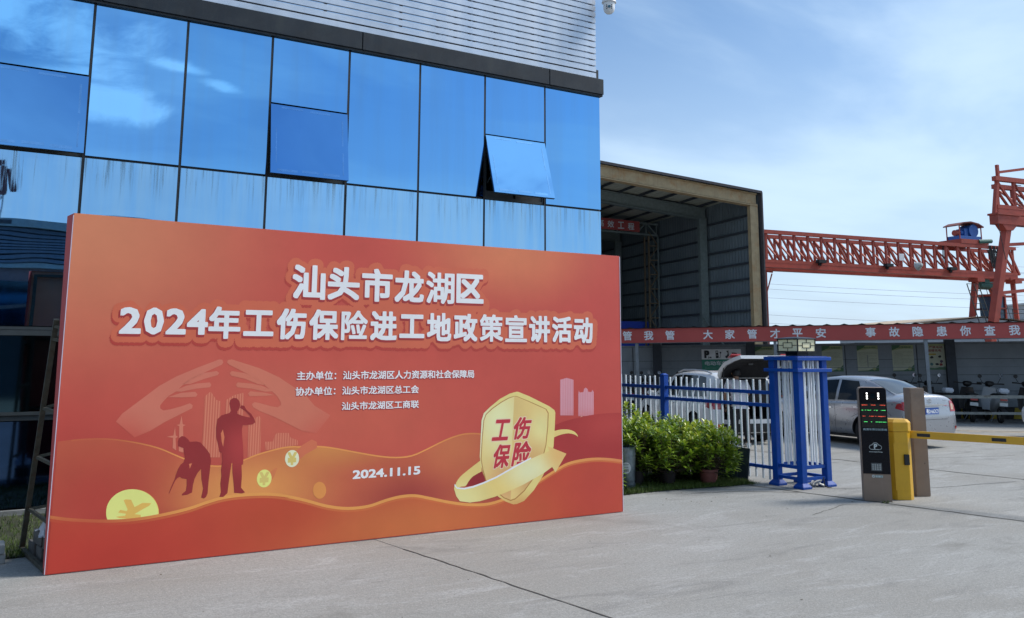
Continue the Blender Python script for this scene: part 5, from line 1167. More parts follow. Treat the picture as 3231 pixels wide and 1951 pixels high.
def car(name, loc, rz, label, cfg, paint):
    root = tag(empty(name, loc, rz), label, 'car', 'cars parked in the yard')
    body = loft_body(cfg['body']).build('body', paint, None, smooth=True, auto=60)
    ss = body.modifiers.new('s', 'SUBSURF'); ss.levels = 2; ss.render_levels = 2
    cut = MB()
    cuts = []
    for y in (0, cfg['wb']):
        for s in (-1, 1):
            c = MB().tube((s * (cfg['hw'] - .30), y, cfg['wr'] + .01), (s * (cfg['hw'] + .1), y, cfg['wr'] + .01), cfg['wr'] + .055, 36).build('cut', TRIM)
            cuts.append(c)
    if 'cargo' in cfg:
        x0, x1, y0, y1, z0, z1 = cfg['cargo']
        cuts.append(MB().box(x0, x1, y0, y1, z0, z1).build('cut', TRIM))
    for c in cuts:
        b = body.modifiers.new('b', 'BOOLEAN'); b.object = c; b.operation = 'DIFFERENCE'; b.solver = 'EXACT'; b.material_mode = 'TRANSFER'
    me = evald(body)
    for p in me.polygons: p.use_smooth = True
    me2 = me.copy()
    body.modifiers.clear(); old = body.data; body.data = me
    for c in cuts: bpy.data.objects.remove(c)
    body.parent = root
    bm = bmesh.new(); bm.from_mesh(me)
    for e in bm.edges:
        if len(e.link_faces) == 2 and e.calc_face_angle(0) > R(45): e.smooth = False
    bm.to_mesh(me)
    # cabin
    cb = cfg['cabin']; v_ = []; n = 9
    rings = []
    for (y, zbelt, hb, zt, ht, cr) in cb:
        ze = zt - .05 if zt - zbelt > .12 else zt - (zt - zbelt) * .4
        half = [(hb, zbelt - .06), (hb, zbelt), (hb + (ht - hb) * .5 + .012, zbelt + (ze - zbelt) * .5), (ht, ze), (ht - .04, zt - .008), (ht * .5, zt + cr * .8), (0, zt + cr)]
        rings.append(half)
    n = 13
    for (row, half) in zip(cb, rings):
        ring = half + [(-x, z) for x, z in half[-2::-1]]
        v_ += [(x, row[0], z) for x, z in ring]
    f_ = [(k * n + i, k * n + i + 1, (k + 1) * n + i + 1, (k + 1) * n + i) for k in range(len(cb) - 1) for i in range(n - 1)]
    f_ += [tuple(range(n)), tuple(range((len(cb) - 1) * n, len(cb) * n))]
    cab = MB().add(v_, f_).build('roof', paint, root, smooth=True, auto=50)
    bmc = bmesh.new(); bmc.from_mesh(cab.data); bmesh.ops.triangulate(bmc, faces=bmc.faces)
    tc_ = BVHTree.FromBMesh(bmc); bmesh.ops.triangulate(bm, faces=bm.faces[:]); tb = BVHTree.FromBMesh(bm)
    def proj(tree, pts, d, off_, name_, m, nseg=8, thick=None):
        """patch laid on the body: pts 4 corners (bilinear), shot along d"""
        a, b, c, e = [Vector(p) for p in pts]; d = Vector(d).normalized(); vv = []; ff = []
        last = 1.0
        for i in range(nseg + 1):
            for j in range(nseg + 1):
                u, w_ = i / nseg, j / nseg
                p = (a.lerp(b, u)).lerp(e.lerp(c, u), w_)
                o_ = p - d * 3
                p = p + d * (-p.dot(d) - .9)
                hit, nor, idx, dist = tree.ray_cast(o_, d)
                if hit is None:
                    hit, nor, idx, dist = tree.find_nearest(p)
                if nor.dot(d) > 0: nor = -nor
                vv.append(hit + nor * off_)
        for i in range(nseg):
            for j in range(nseg):
                ff.append((i * (nseg + 1) + j, (i + 1) * (nseg + 1) + j, (i + 1) * (nseg + 1) + j + 1, i * (nseg + 1) + j + 1))
        return MB().add(vv, ff).build(name_, m, root, smooth=True)
    for (pts, m_) in cfg['side_windows']:
        for s in (-1, 1):
            q = [(s * 2, y, z) for y, z in pts]
            proj(tc_, q, (-s, 0, 0), .006, 'side_window', m_, 7)
    for pts, m_, nm, d in cfg['end_windows']:
        proj(tc_, pts, d, .006, nm, m_, 8)
    for (pts) in cfg.get('seams', []):
        for s in (-1, 1):
            for (p, q) in zip(pts[:-1], pts[1:]):
                w_ = .004
                dd = Vector((q[0] - p[0], q[1] - p[1])).normalized(); nn = Vector((-dd.y, dd.x)) * w_
                proj(tb, [(s * 2, p[0] - nn.x, p[1] - nn.y), (s * 2, q[0] - nn.x, q[1] - nn.y), (s * 2, q[0] + nn.x, q[1] + nn.y), (s * 2, p[0] + nn.x, p[1] + nn.y)], (-s, 0, 0), .002, 'door_seam', SEAM, 6)
    for tree_, pts, d, m_, nm in cfg.get('patches', []):
        proj(tb if tree_ == 'b' else tc_, pts, d, .007, nm, m_, 8)
    for y, z in cfg.get('handles', []):
        for s in (-1, 1):
            hit, nor, _, _ = tb.ray_cast(Vector((s * 3, y, z)), Vector((-s, 0, 0)))
            if hit: MB().bar((hit.x + s * .02, y - .09, z), (hit.x + s * .02, y + .09, z), .022).build('door_handle', CHROME, root, bevel=.006)
    # wheels
    for y in (0, cfg['wb']):
        for s in (-1, 1):
            w_ = empty('wheel', (s * (cfg['hw'] - .105), y, cfg['wr']), 0, root)
            w_.rotation_euler = (0, s * PI / 2, 0)
            r = cfg['wr']
            MB().lathe([(r * .64, -.09), (r * .93, -.10), (r, -.07), (r, .07), (r * .93, .10), (r * .64, .09), (r * .62, .05)], 36, cap=False).build('tyre', TYRE, w_, smooth=True)
            mb = MB().lathe([(r * .655, .085), (r * .62, .088), (r * .60, .05), (r * .60, -.08)], 32, cap=False).lathe([(r * .16, .02), (r * .16, .075), (.02, .08)], 16)
            ns = cfg['spokes']
            for k in range(ns):
                M_ = Matrix.Rotation(2 * PI * k / ns, 4, 'Z')
                mb.box(r * .1, r * .62, -r * .05, r * .05, .045, .075, M_)
            mb.build('rim', RIM, w_, bevel=.004)
            MB().lathe([(r * .60, .0), (.01, .0)], 24).build('brake_disc', mat('brake_dark', (.03, .03, .03), .7), w_)
    MB().box(-cfg['hw'] + .12, cfg['hw'] - .12, -.3, cfg['wb'] + .3, .17, .26).build('underbody', TRIM, root)
    bm.free(); bmc.free()
    root.scale = (.915, .915, .915)
    return root, tb, proj
W_ = .88
sedan_body = [  # y, zb, hwb, hwm, zmid, hws, zsh, hwt, zt, crown
    (-1.03, .36, .60, .70, .50, .70, .60, .60, .62, .01), (-1.015, .27, .66, .80, .50, .80, .66, .66, .68, .01), (-.985, .24, .70, .845, .52, .84, .74, .70, .80, .015), (-.955, .22, .72, .86, .55, .855, .88, .70, 1.00, .02),
    (-.90, .22, .72, .865, .56, .86, .945, .68, 1.055, .03), (-.75, .21, .72, .872, .58, .865, .96, .68, 1.075, .03), (-.40, .20, .74, .878, .58, .868, .955, .70, 1.06, .03), (.0, .19, .74, .88, .58, .870, .945, .72, 1.0, .02), (.8, .18, .74, .88, .58, .870, .925, .72, .97, .02),
    (1.6, .18, .74, .88, .58, .868, .905, .74, .95, .02), (2.2, .19, .74, .878, .58, .865, .885, .74, .955, .03), (2.7, .20, .72, .872, .56, .85, .84, .70, .90, .04), (3.15, .21, .70, .85, .52, .81, .76, .62, .81, .04), (3.38, .23, .62, .78, .48, .74, .66, .52, .70, .03), (3.48, .28, .5, .62, .46, .60, .56, .45, .58, .02), (3.50, .34, .4, .5, .45, .5, .52, .40, .53, .01)]
sedan_cab = [(-.66, 1.06, .70, 1.11, .62, .01), (-.45, 1.02, .77, 1.19, .60, .015), (-.20, .97, .80, 1.30, .585, .02), (.03, .96, .81, 1.395, .57, .025), (.28, .955, .815, 1.445, .56, .03), (.65, .95, .815, 1.472, .56, .03), (1.05, .945, .815, 1.470, .56, .03), (1.40, .94, .81, 1.43, .57, .03), (1.62, .935, .81, 1.37, .58, .03), (1.95, .93, .80, 1.21, .62, .03), (2.25, .93, .78, 1.06, .66, .03), (2.42, .93, .74, .99, .68, .01)]
R_ = (-1, 1)
sedan_body = [(r[0], r[1], r[2], r[3], r[4], r[5], r[6] + .06, r[7], r[8] + .05, r[9]) if r[0] < -.3 else r for r in sedan_body]
sed_cfg = dict(body=sedan_body, cabin=sedan_cab, wb=2.60, hw=.875, wr=.315, spokes=10,
    side_windows=[([(.86, .965), (1.50, .955), (1.30, 1.385), (.90, 1.415)], CGLASS), ([(.08, .985), (.78, .97), (.82, 1.415), (.36, 1.39)], CGLASS), ([(1.56, .955), (1.98, .95), (1.82, 1.12), (1.44, 1.33)], CGLASS)],
    end_windows=[([(-.58, -.55, 3), (.58, -.55, 3), (.50, .14, 3), (-.50, .14, 3)], RGLASS, 'rear_window', (0, 0, -1)), ([(-.60, 2.28, 3), (.60, 2.28, 3), (.50, 1.55, 3), (-.50, 1.55, 3)], CGLASS, 'windscreen', (0, 0, -1))],
    seams=[[(.82, .30), (.80, .60), (.84, .93)], [(1.90, .30), (1.86, .6), (1.80, .92)], [(.36, .62), (.18, .70), (.05, .90)], [(-.66, .70), (-.42, .90)], [(.45, .24), (1.0, .22), (1.9, .23)]],
    handles=[(.98, .80), (.20, .83)],
    patches=[('b', [(2, -.76, .86), (2, -.98, .81), (2, -.98, .99), (2, -.80, .95)], (-1, 0, 0), TAIL, 'tail_light'), ('b', [(-2, -.76, .86), (-2, -.98, .81), (-2, -.98, .99), (-2, -.80, .95)], (1, 0, 0), TAIL, 'tail_light'),
             ('b', [(.64, -3, .77), (.835, -3, .77), (.85, -3, .99), (.68, -3, 1.0)], (0, 1, 0), TAIL, 'tail_light'), ('b', [(-.64, -3, .77), (-.835, -3, .77), (-.85, -3, .99), (-.68, -3, 1.0)], (0, 1, 0), TAIL, 'tail_light'),
             ('b', [(-.50, -3, .615), (.50, -3, .615), (.50, -3, .622), (-.50, -3, .622)], (0, 1, 0), SEAM, 'boot_seam'),
             ('b', [(.74, -3, .40), (.81, -3, .40), (.81, -3, .46), (.74, -3, .46)], (0, 1, 0), TAIL, 'bumper_reflector'), ('b', [(-.74, -3, .40), (-.81, -3, .40), (-.81, -3, .46), (-.74, -3, .46)], (0, 1, 0), TAIL, 'bumper_reflector'),
             ('b', [(-.6, -3, .262), (.6, -3, .262), (.6, -3, .30), (-.6, -3, .30)], (0, 1, 0), TRIM, 'bumper_lip')])
RR = S(8.40, 18.95)
az = -30
fw = Vector((math.cos(YA - R(az)), math.sin(YA - R(az)), 0)); rt = Vector((fw.y, -fw.x, 0))
sedan, tb_, pj = car('sedan', RR - rt * .70, heading(az), 'silver sedan with a blue number plate standing beyond the barrier', sed_cfg, SILVER)
for s in (-1, 1):
    pj(tb_, [(s * .67, -3, .81), (s * .76, -3, .81), (s * .77, -3, .93), (s * .70, -3, .94)], (0, 1, 0), .010, 'reversing_light', TAILW, 5)
def on_rear(tb_, x, z, off_=.01):
    h_, n_, _, _ = tb_.ray_cast(Vector((x, -3, z)), Vector((0, 1, 0)))
    return h_.y - off_
yp = on_rear(tb_, 0, .79, .022)
PLB = mat('blue_plate', (0.02, 0.10, 0.42), .35, var=.05); PLW = mat('plate_white', (.75, .78, .82), .4)
MB().box(-.22, .22, yp, yp + .012, .725, .865).build('number_plate', PLB, sedan)
text('plate_lettering', '\u7ca4D\u00b766DC9', -.205, .205, .742, .848, yp - .002, PLW, sedan, off=.03)
text('plate_border', '_', -.21, .21, .730, .734, yp - .0015, PLW, sedan)
MB().box(-.36, .36, yp - .028, yp + .012, .905, .935).build('boot_chrome_bar', CHROME, sedan, bevel=.006)
ye = on_rear(tb_, 0, .94, .006)
def ring_mesh(cx_, cz_, rx, rz_, y, w_, n=28):
    return [(cx_ + rx * math.cos(2 * PI * i / n), cz_ + rz_ * math.sin(2 * PI * i / n)) for i in range(n + 1)]
eb = empty('maker_emblem', (0, 0, 0), 0, sedan)
ye2 = on_rear(tb_, 0, .985, .012)
arcstroke(ring_mesh(0, 1.005, .062, .042, 0, 0), .010, ye2, 'outer_oval', CHROME, eb)
arcstroke(ring_mesh(0, 1.017, .034, .014, 0, 0), .008, ye2 - .002, 'cross_oval', CHROME, eb)
arcstroke(ring_mesh(0, 1.005, .014, .040, 0, 0), .008, ye2 - .003, 'upright_oval', CHROME, eb)
text('model_lettering', 'COROLLA', .44, .62, 1.005, 1.020, on_rear(tb_, .53, 1.01, .012), CHROME, sedan, off=.03)
MB().tube((.42, -.99, .26), (.42, -.88, .26), .025, 12).build('exhaust_pipe', CHROME, sedan)
for s in (-1, 1):
    MB().lathe([(.01, -.05), (.07, -.04), (.09, 0), (.07, .04), (.01, .05)], 12, Matrix.Translation((s * .99, 1.95, 1.0)) @ Matrix.Diagonal((1.1, .6, 1.1, 1))).bar((s * .85, 1.98, .95), (s * .95, 1.95, .97), .03).build('wing_mirror', SILVER, sedan, smooth=True)

# white SUV with its tailgate up
suv_body = [(-.88, .44, .58, .70, .56, .70, .72, .60, .76, .0), (-.87, .34, .62, .80, .56, .80, .80, .66, .86, .0), (-.84, .28, .68, .86, .58, .86, .92, .70, 1.02, .0), (-.78, .26, .70, .885, .62, .88, 1.02, .72, 1.08, .0), (-.5, .25, .72, .90, .64, .893, 1.04, .74, 1.08, .0),
    (0, .24, .74, .905, .64, .897, 1.03, .74, 1.07, .0), (.9, .23, .74, .905, .64, .897, 1.01, .76, 1.05, .0), (1.8, .23, .74, .902, .64, .893, .99, .76, 1.04, .0), (2.3, .24, .74, .90, .64, .885, .975, .76, 1.06, .03), (2.8, .25, .72, .89, .62, .865, .93, .70, 1.02, .04), (3.2, .26, .68, .86, .58, .82, .84, .62, .92, .04), (3.45, .28, .62, .78, .52, .74, .72, .52, .78, .03), (3.56, .34, .5, .62, .50, .60, .62, .45, .64, .02)]
suv_cab = [(-.74, 1.06, .80, 1.44, .66, .0), (-.66, 1.05, .815, 1.56, .655, .01), (-.50, 1.05, .825, 1.635, .65, .02), (-.1, 1.04, .83, 1.665, .64, .03), (.5, 1.03, .83, 1.680, .64, .03), (1.0, 1.02, .83, 1.675, .64, .03), (1.45, 1.01, .83, 1.62, .64, .03), (1.75, 1.01, .82, 1.52, .65, .03), (2.1, 1.0, .81, 1.32, .68, .03), (2.45, 1.0, .79, 1.14, .70, .02), (2.6, 1.0, .77, 1.07, .70, .01)]
suv_cfg = dict(body=suv_body, cabin=suv_cab, wb=2.66, hw=.895, wr=.345, spokes=5,
    side_windows=[([(.98, 1.07), (1.66, 1.06), (1.42, 1.56), (1.02, 1.60)], CGLASS), ([(.22, 1.08), (.92, 1.07), (.95, 1.60), (.20, 1.60)], CGLASS), ([(-.48, 1.12), (.14, 1.09), (.12, 1.60), (-.20, 1.57)], CGLASS), ([(1.72, 1.06), (2.18, 1.05), (2.02, 1.24), (1.58, 1.48)], CGLASS)],
    end_windows=[([(-.62, 2.48, 3), (.62, 2.48, 3), (.54, 1.60, 3), (-.54, 1.60, 3)], CGLASS, 'windscreen', (0, 0, -1))],
    seams=[[(.95, .34), (.93, .6), (.95, 1.0)], [(1.95, .34), (1.92, .6), (1.86, 1.0)], [(.42, .70), (.22, .80), (.14, 1.0)], [(.5, .30), (1.2, .29), (2.0, .30)]],
    handles=[(1.10, .90), (.32, .92)], cargo=(-.60, .60, -1.3, .30, .60, 1.60),
    patches=[('b', [(2, -.45, .90), (2, -.86, .84), (2, -.84, 1.02), (2, -.58, 1.02)], (-1, 0, 0), TAIL, 'tail_light'), ('b', [(-2, -.45, .90), (-2, -.86, .84), (-2, -.84, 1.02), (-2, -.58, 1.02)], (1, 0, 0), TAIL, 'tail_light'),
             ('b', [(.62, -3, .84), (.85, -3, .84), (.85, -3, 1.02), (.62, -3, 1.02)], (0, 1, 0), TAIL, 'tail_light'), ('b', [(-.62, -3, .84), (-.85, -3, .84), (-.85, -3, 1.02), (-.62, -3, 1.02)], (0, 1, 0), TAIL, 'tail_light'),
             ('b', [(-.80, -3, .30), (.80, -3, .30), (.80, -3, .50), (-.80, -3, .50)], (0, 1, 0), TRIM, 'bumper_cladding'),
             ('b', [(2, -.80, .27), (2, -.42, .27), (2, -.42, .40), (2, -.80, .46)], (-1, 0, 0), TRIM, 'bumper_cladding'), ('b', [(-2, -.80, .27), (-2, -.42, .27), (-2, -.42, .40), (-2, -.80, .46)], (1, 0, 0), TRIM, 'bumper_cladding'),
             ('b', [(2, .5, .24), (2, 2.2, .24), (2, 2.2, .36), (2, .5, .36)], (-1, 0, 0), TRIM, 'sill_cladding'), ('b', [(-2, .5, .24), (-2, 2.2, .24), (-2, 2.2, .36), (-2, .5, .36)], (1, 0, 0), TRIM, 'sill_cladding')])
az = -15
fw = Vector((math.cos(YA - R(az)), math.sin(YA - R(az)), 0)); rt = Vector((fw.y, -fw.x, 0))
RR = S(5.30, 19.35)
suv, tb_, pj = car('suv', RR - rt * .72, heading(az), 'white SUV with its tailgate wide open behind the blue fence', suv_cfg, WHITEC)
# closed cabin back covered by a dark sheet standing for the shaded boot; frame, tailgate
DARKIN = mat('dark_car_interior', (0.012, 0.012, 0.014), .9, var=.3)
mb = MB().add([(-.66, -.785, .95), (.66, -.785, .95), (.62, -.765, 1.40), (-.62, -.765, 1.40)], [(0, 1, 2, 3)]).add([(-.62, -.765, 1.40), (.62, -.765, 1.40), (.56, -.69, 1.56), (-.56, -.69, 1.56)], [(0, 1, 2, 3)]).box(-.595, .595, -.60, .25, .605, .62)
mb.add([(-.595, .25, .62), (.595, .25, .62), (.595, .25, 1.2), (-.595, .25, 1.2)], [(0, 1, 2, 3)])
mb.build('boot_shade_sheets', DARKIN, suv)
MB().add([(-.72, -.80, 1.04), (-.66, -.80, 1.04), (-.58, -.72, 1.52), (-.66, -.71, 1.54)], [(0, 1, 2, 3)]).add([(.72, -.80, 1.04), (.66, -.80, 1.04), (.58, -.72, 1.52), (.66, -.71, 1.54)], [(0, 1, 2, 3)]).build('boot_frame', WHITEC, suv)
gate = empty('tailgate', (0, -.64, 1.64), 0, suv)
gate.rotation_euler = (R(-27), 0, 0)
suv.scale = (.915, .915, .85)
out = [(-.62, 0), (.62, 0), (.70, -.25), (.74, -.62), (.70, -.98), (.60, -1.12), (-.60, -1.12), (-.70, -.98), (-.74, -.62), (-.70, -.25)]
def zprof(x, y): return .03 - .10 * (abs(x) / .74) ** 3 + .10 * math.sin(PI * min(1, -y / 1.12)) - .02 * (-y)
v_ = [(x, y, zprof(x, y)) for x, y in out] + [(0, -.56, zprof(0, -.56) + .02)]
v2 = [(x * .97, y * .985, zprof(x, y) - .075) for x, y in out] + [(0, -.56, zprof(0, -.56) - .02)]
n = len(out)
MB().add(v_ + v2, [(i, (i + 1) % n, n) for i in range(n)] + [(n + 1 + i, n + 1 + (i + 1) % n, 2 * n + 1) for i in range(n)] + [(i, (i + 1) % n, n + 1 + (i + 1) % n, n + 1 + i) for i in range(n)]).build('tailgate_panel', WHITEC, gate, smooth=True, auto=50)
cc = Vector(v2[-1])
v3 = [cc + (Vector(p) - cc) * .93 - Vector((0, 0, .006)) for p in v2]
MB().add(v3, [(i, (i + 1) % n, n) for i in range(n)]).build('inner_lining', DARKIN, gate)
for s in (-1, 1):
    MB().box(s * .60 - .12, s * .60 + .12, -.98, -.80, zprof(.6, -.9) + .015, zprof(.6, -.9) + .05).build('gate_light', TAIL, gate, bevel=.01)
    MB().tube((s * .70, -.50, -.04), (s * .64, -.02, -.62), .012, 8).build('gas_strut', TRIM, gate)
MB().box(-.05, .05, -.50, -.46, zprof(0, -.5) - .08, zprof(0, -.5) - .05).build('gate_latch', RIM, gate)
for s in (-1, 1):
    mb = MB(); pts = [(s * .60, -.35, 1.665), (s * .60, -.1, 1.72), (s * .59, .5, 1.735), (s * .59, 1.1, 1.725), (s * .60, 1.35, 1.66)]
    mb.path(pts, .02, 8).build('roof_rail', RIM, suv, smooth=True)
    MB().lathe([(.01, -.06), (.09, -.04), (.11, 0), (.09, .04), (.01, .05)], 12, Matrix.Translation((s * 1.0, 2.1, 1.10)) @ Matrix.Diagonal((1.1, .6, 1.1, 1))).bar((s * .86, 2.12, 1.03), (s * .96, 2.1, 1.06), .035).build('wing_mirror', WHITEC, suv, smooth=True)
    MB().box(s * .75 - .05, s * .75 + .05, -.905, -.885, .42, .50).build('rear_reflector', AMBER, suv)
MB().tube((.45, -.90, .30), (.45, -.8, .30), .03, 12).build('exhaust_pipe', CHROME, suv)
MB().box(-.26, .22, -.45, -.10, .622, .90).build('cardboard_box', mat('boot_box_dark', (.05, .045, .04), .9), suv)
# third car, only its corner reaches into view on the right
suv2 = dict(suv_cfg); suv2.pop('cargo')
suv2['end_windows'] = suv_cfg['end_windows'] + [([(-.58, -3, 1.12), (.58, -3, 1.12), (.52, -3, 1.52), (-.52, -3, 1.52)], RGLASS, 'rear_window', (0, 1, 0))]
az = -76
fw = Vector((math.cos(YA - R(az)), math.sin(YA - R(az)), 0)); rt = Vector((fw.y, -fw.x, 0))
c3, _, _ = car('suv', S(14.62, 19.35), heading(az), 'white car whose nose just enters at the right edge', suv2, WHITEC)

# ================================================================ PERSON AT THE BOOT
def skin_body(name, chains, m, parent, root_i=0, lvl=2):
    """chains: list of vertices (pos, radius, parent index)"""
    me = bpy.data.meshes.new(name)
    me.from_pydata([c[0] for c in chains], [(c[2], i) for i, c in enumerate(chains) if c[2] is not None], [])
    o = link(name, me, None)
    md = o.modifiers.new('skin', 'SKIN'); md.use_smooth_shade = True
    for i, c in enumerate(chains):
        r = c[1]; rx, ry = (r, r) if not isinstance(r, tuple) else r
        me.skin_vertices[0].data[i].radius = (rx, ry)
        me.skin_vertices[0].data[i].use_root = (i == root_i)
    s_ = o.modifiers.new('sub', 'SUBSURF'); s_.levels = lvl; s_.render_levels = lvl
    me2 = evald(o)
    bpy.data.objects.remove(o)
    me2.materials.clear(); me2.materials.append(m)
    for p in me2.polygons: p.use_smooth = True
    return link(name, me2, parent)
SKINM = mat('warm_skin', (0.36, 0.20, 0.13), .6, var=.1)
HAIR = mat('black_hair', (0.012, 0.011, 0.012), .55, var=.4, scale=60, bump=.6, bscale=90)
SHIRT = mat('white_cotton_shirt', (0.62, 0.60, 0.64), .85, var=.08, scale=7, bump=.3, bscale=18)
PANTS = mat('black_trousers', (0.014, 0.014, 0.018), .8, var=.3, scale=8, bump=.3, bscale=16)
SHOE = mat('white_trainers', (.60, .60, .58), .6, var=.1)
man = tag(empty('person', S(4.55, 18.05), heading(-2)), 'person in white t-shirt and black trousers reaching into the open boot', 'person')
# local frame: +y faces the car, x right
body = [((0, .0, .90), (.135, .10), None), ((0, .03, 1.02), (.13, .095), 0), ((0, .10, 1.16), (.145, .10), 1), ((.0, .18, 1.29), (.16, .10), 2), ((.01, .235, 1.365), (.07, .07), 3), ((.02, .27, 1.42), (.052, .055), 4),
    ((.03, .30, 1.49), (.074, .088), 5), ((.035, .31, 1.55), (.078, .092), 6), ((.035, .30, 1.61), (.055, .06), 7),
    ((-.17, .20, 1.325), .058, 3), ((-.23, .22, 1.18), .047, 9), ((-.235, .25, 1.05), .041, 10), ((-.21, .32, .93), .034, 11), ((-.20, .36, .85), .026, 12), ((-.195, .385, .80), (.034, .018), 13),
    ((.19, .21, 1.325), .058, 3), ((.27, .30, 1.20), .047, 15), ((.31, .40, 1.09), .041, 16), ((.30, .52, 1.02), .034, 17), ((.29, .59, .99), .026, 18), ((.285, .64, .98), (.034, .018), 19),
    ((-.10, .0, .80), .10, 0), ((-.12, .01, .50), .072, 21), ((-.13, -.03, .28), .058, 22), ((-.13, -.05, .10), .042, 23), ((-.13, -.02, .05), .042, 24), ((-.135, .09, .035), .036, 25),
    ((.10, .0, .80), .10, 0), ((.14, .04, .50), .072, 27), ((.155, .02, .28), .058, 28), ((.16, -.0, .10), .042, 29), ((.16, .03, .05), .042, 30), ((.165, .14, .035), .036, 31)]
skin_body('body', body, SKINM, man)
shirt = [((0, .0, .93), (.172, .125), None), ((0, .03, 1.03), (.165, .122), 0), ((0, .10, 1.17), (.178, .13), 1), ((0, .18, 1.295), (.188, .13), 2), ((.01, .225, 1.36), (.085, .085), 3), ((-.175, .20, 1.325), .085, 3), ((-.232, .215, 1.19), .075, 5), ((-.238, .235, 1.11), .078, 6),
    ((.195, .21, 1.325), .085, 3), ((.268, .29, 1.21), .075, 8), ((.30, .345, 1.14), .078, 9), ((0, -.01, .87), (.178, .13), 0)]
skin_body('t_shirt', shirt, SHIRT, man)
tr = [((0, .0, .88), (.155, .112), None), ((-.10, .0, .78), .115, 0), ((-.12, .01, .50), .088, 1), ((-.13, -.03, .28), .075, 2), ((-.13, -.05, .09), .066, 3), ((.10, .0, .78), .115, 0), ((.14, .04, .50), .088, 5), ((.155, .02, .28), .075, 6), ((.16, -.0, .09), .066, 7)]
skin_body('trousers', tr, PANTS, man)
for x, y in ((-.13, -.06), (.16, 0)):
    skin_body('shoe', [((x, y, .045), (.05, .04), None), ((x, y + .10, .042), (.048, .036), 0), ((x, y + .20, .035), (.042, .028), 1), ((x, y - .04, .05), (.042, .04), 0)], SHOE, man)
skin_body('hair', [((.030, .245, 1.455), (.062, .055), None), ((.033, .262, 1.51), (.086, .082), 0), ((.033, .278, 1.575), (.094, .098), 1), ((.035, .292, 1.628), (.074, .080), 2)], HAIR, man)
for s in (-1, 1):      # ears, brow, nose and mouth of the head turned towards the boot
    MB().lathe([(.004, -.028), (.018, -.012), (.018, .012), (.004, .028)], 8, Matrix.Translation((.033 + s * .090, .315, 1.525)) @ Matrix.Diagonal((.4, 1, 1, 1))).build('ear', SKINM, man, smooth=True)
    MB().lathe([(.001, -.010), (.010, 0), (.001, .010)], 8, Matrix.Translation((.037 + s * .033, .395, 1.545))).build('eye', BLACK, man, smooth=True)
MB().lathe([(.004, -.02), (.014, -.012), (.004, .02)], 8, Matrix.Translation((.037, .405, 1.515))).build('nose', SKINM, man, smooth=True)
MB().box(.012, .062, .388, .394, 1.478, 1.486).build('mouth', mat('lip', (.3, .11, .09), .6), man)
def hand(cx, cy, cz, dirv, s):
    d = Vector(dirv).normalized(); side = d.cross(Vector((0, 0, 1))); side = Vector((1, 0, 0)) if side.length < .2 else side.normalized()
    for k, L in enumerate((.062, .072, .068, .052)):
        b0 = Vector((cx, cy, cz)) + side * (k - 1.5) * .017
        b1 = b0 + d * L * .5 + Vector((0, 0, -.006)); b2 = b1 + d * L * .4 + Vector((0, .006, -.016))
        skin_body('finger', [(b0, .0085, None), (b1, .008, 0), (b2, .007, 1)], SKINM, man, lvl=1)
    t0 = Vector((cx, cy, cz)) - side * s * .03 - d * .03
    skin_body('thumb', [(t0, .010, None), (t0 - side * s * .018 + d * .03, .009, 0), (t0 - side * s * .016 + d * .055, .008, 1)], SKINM, man, lvl=1)
man.scale = (.93, .93, .93)
hand(-.195, .395, .775, (0, .3, -1), 1); hand(.285, .66, .975, (0, 1, -.15), -1)
# ================================================================ SCOOTER SHED
SHED_P = S(13.39, 23.95)
TILT = R(-.8)
def shed_frame(o):
    o.location = SHED_P; o.rotation_euler = Euler((0, TILT, YA - R(105)), 'XYZ')
GALV = mat('galvanised_steel', (0.17, 0.20, 0.23), .55, .3, var=.2, dirt=(.12, .13, .14), dirt_amt=.5)
WALLP = mat('grey_wall_panel', (0.20, 0.235, 0.27), .6, .1, var=.12, scale=1.2, dirt=(.15, .18, .21), dirt_amt=.5, streak=.25, streak_col=(.24, .27, .30))
FASC = mat('red_fascia_vinyl', (0.36, 0.055, 0.050), .5, var=.08, scale=1.5)
ROOFT = mat('old_roof_sheet', (0.07, 0.06, 0.065), .7, var=.3)
LETW = mat('pale_letter_vinyl', (0.62, 0.66, 0.72), .55, var=.05)
shed = tag(empty('scooter_shed'), 'long open parking shed with a red slogan fascia and grey panelled back wall', 'shed')
shed_frame(shed)
X0, X1 = -10.62, 6.0
FZ0, FZ1 = 2.265, 2.675
MB().box(X0 + .12, X1, -.02, .0, FZ0, FZ1).build('fascia', FASC, shed)
# corrugated roof sheets behind the fascia
v_ = []; k = 0; x = X0
while x < X1:
    v_.append((x, .035 * (1 if k % 4 in (0,) else 0))); x += .115; k += 1
top = []
for i, (x, h) in enumerate(v_): top.append((x, FZ1 + .015 + h))
mb = MB(); nn = len(top)
mb.add([(x, -.07, z) for x, z in top] + [(x, 3.2, z - .18) for x, z in top], [(i, i + 1, nn + i + 1, nn + i) for i in range(nn - 1)])
mb.add([(x, -.07, z - .012) for x, z in top] + [(x, 3.2, z - .192) for x, z in top], [(i, i + 1, nn + i + 1, nn + i) for i in range(nn - 1)])
mb.build('roof', ROOFT, shed)
chars = zip('\u7ba1\u6211\u7ba1\u5927\u5bb6\u7ba1\u624d\u5e73\u5b89\u4e8b\u6545\u9690\u60a3\u4f60\u67e5\u6211', (-10.26, -9.63, -9.01, -7.92, -7.3, -6.68, -6.05, -5.44, -4.81, -3.5, -2.89, -2.29, -1.69, -1.1, -.5, .1))
for c_, x in chars:
    text('slogan_letter', c_, x - .135, x + .135, FZ0 + .075, FZ1 - .065, -.026, LETW, shed, off=.022, res=2)
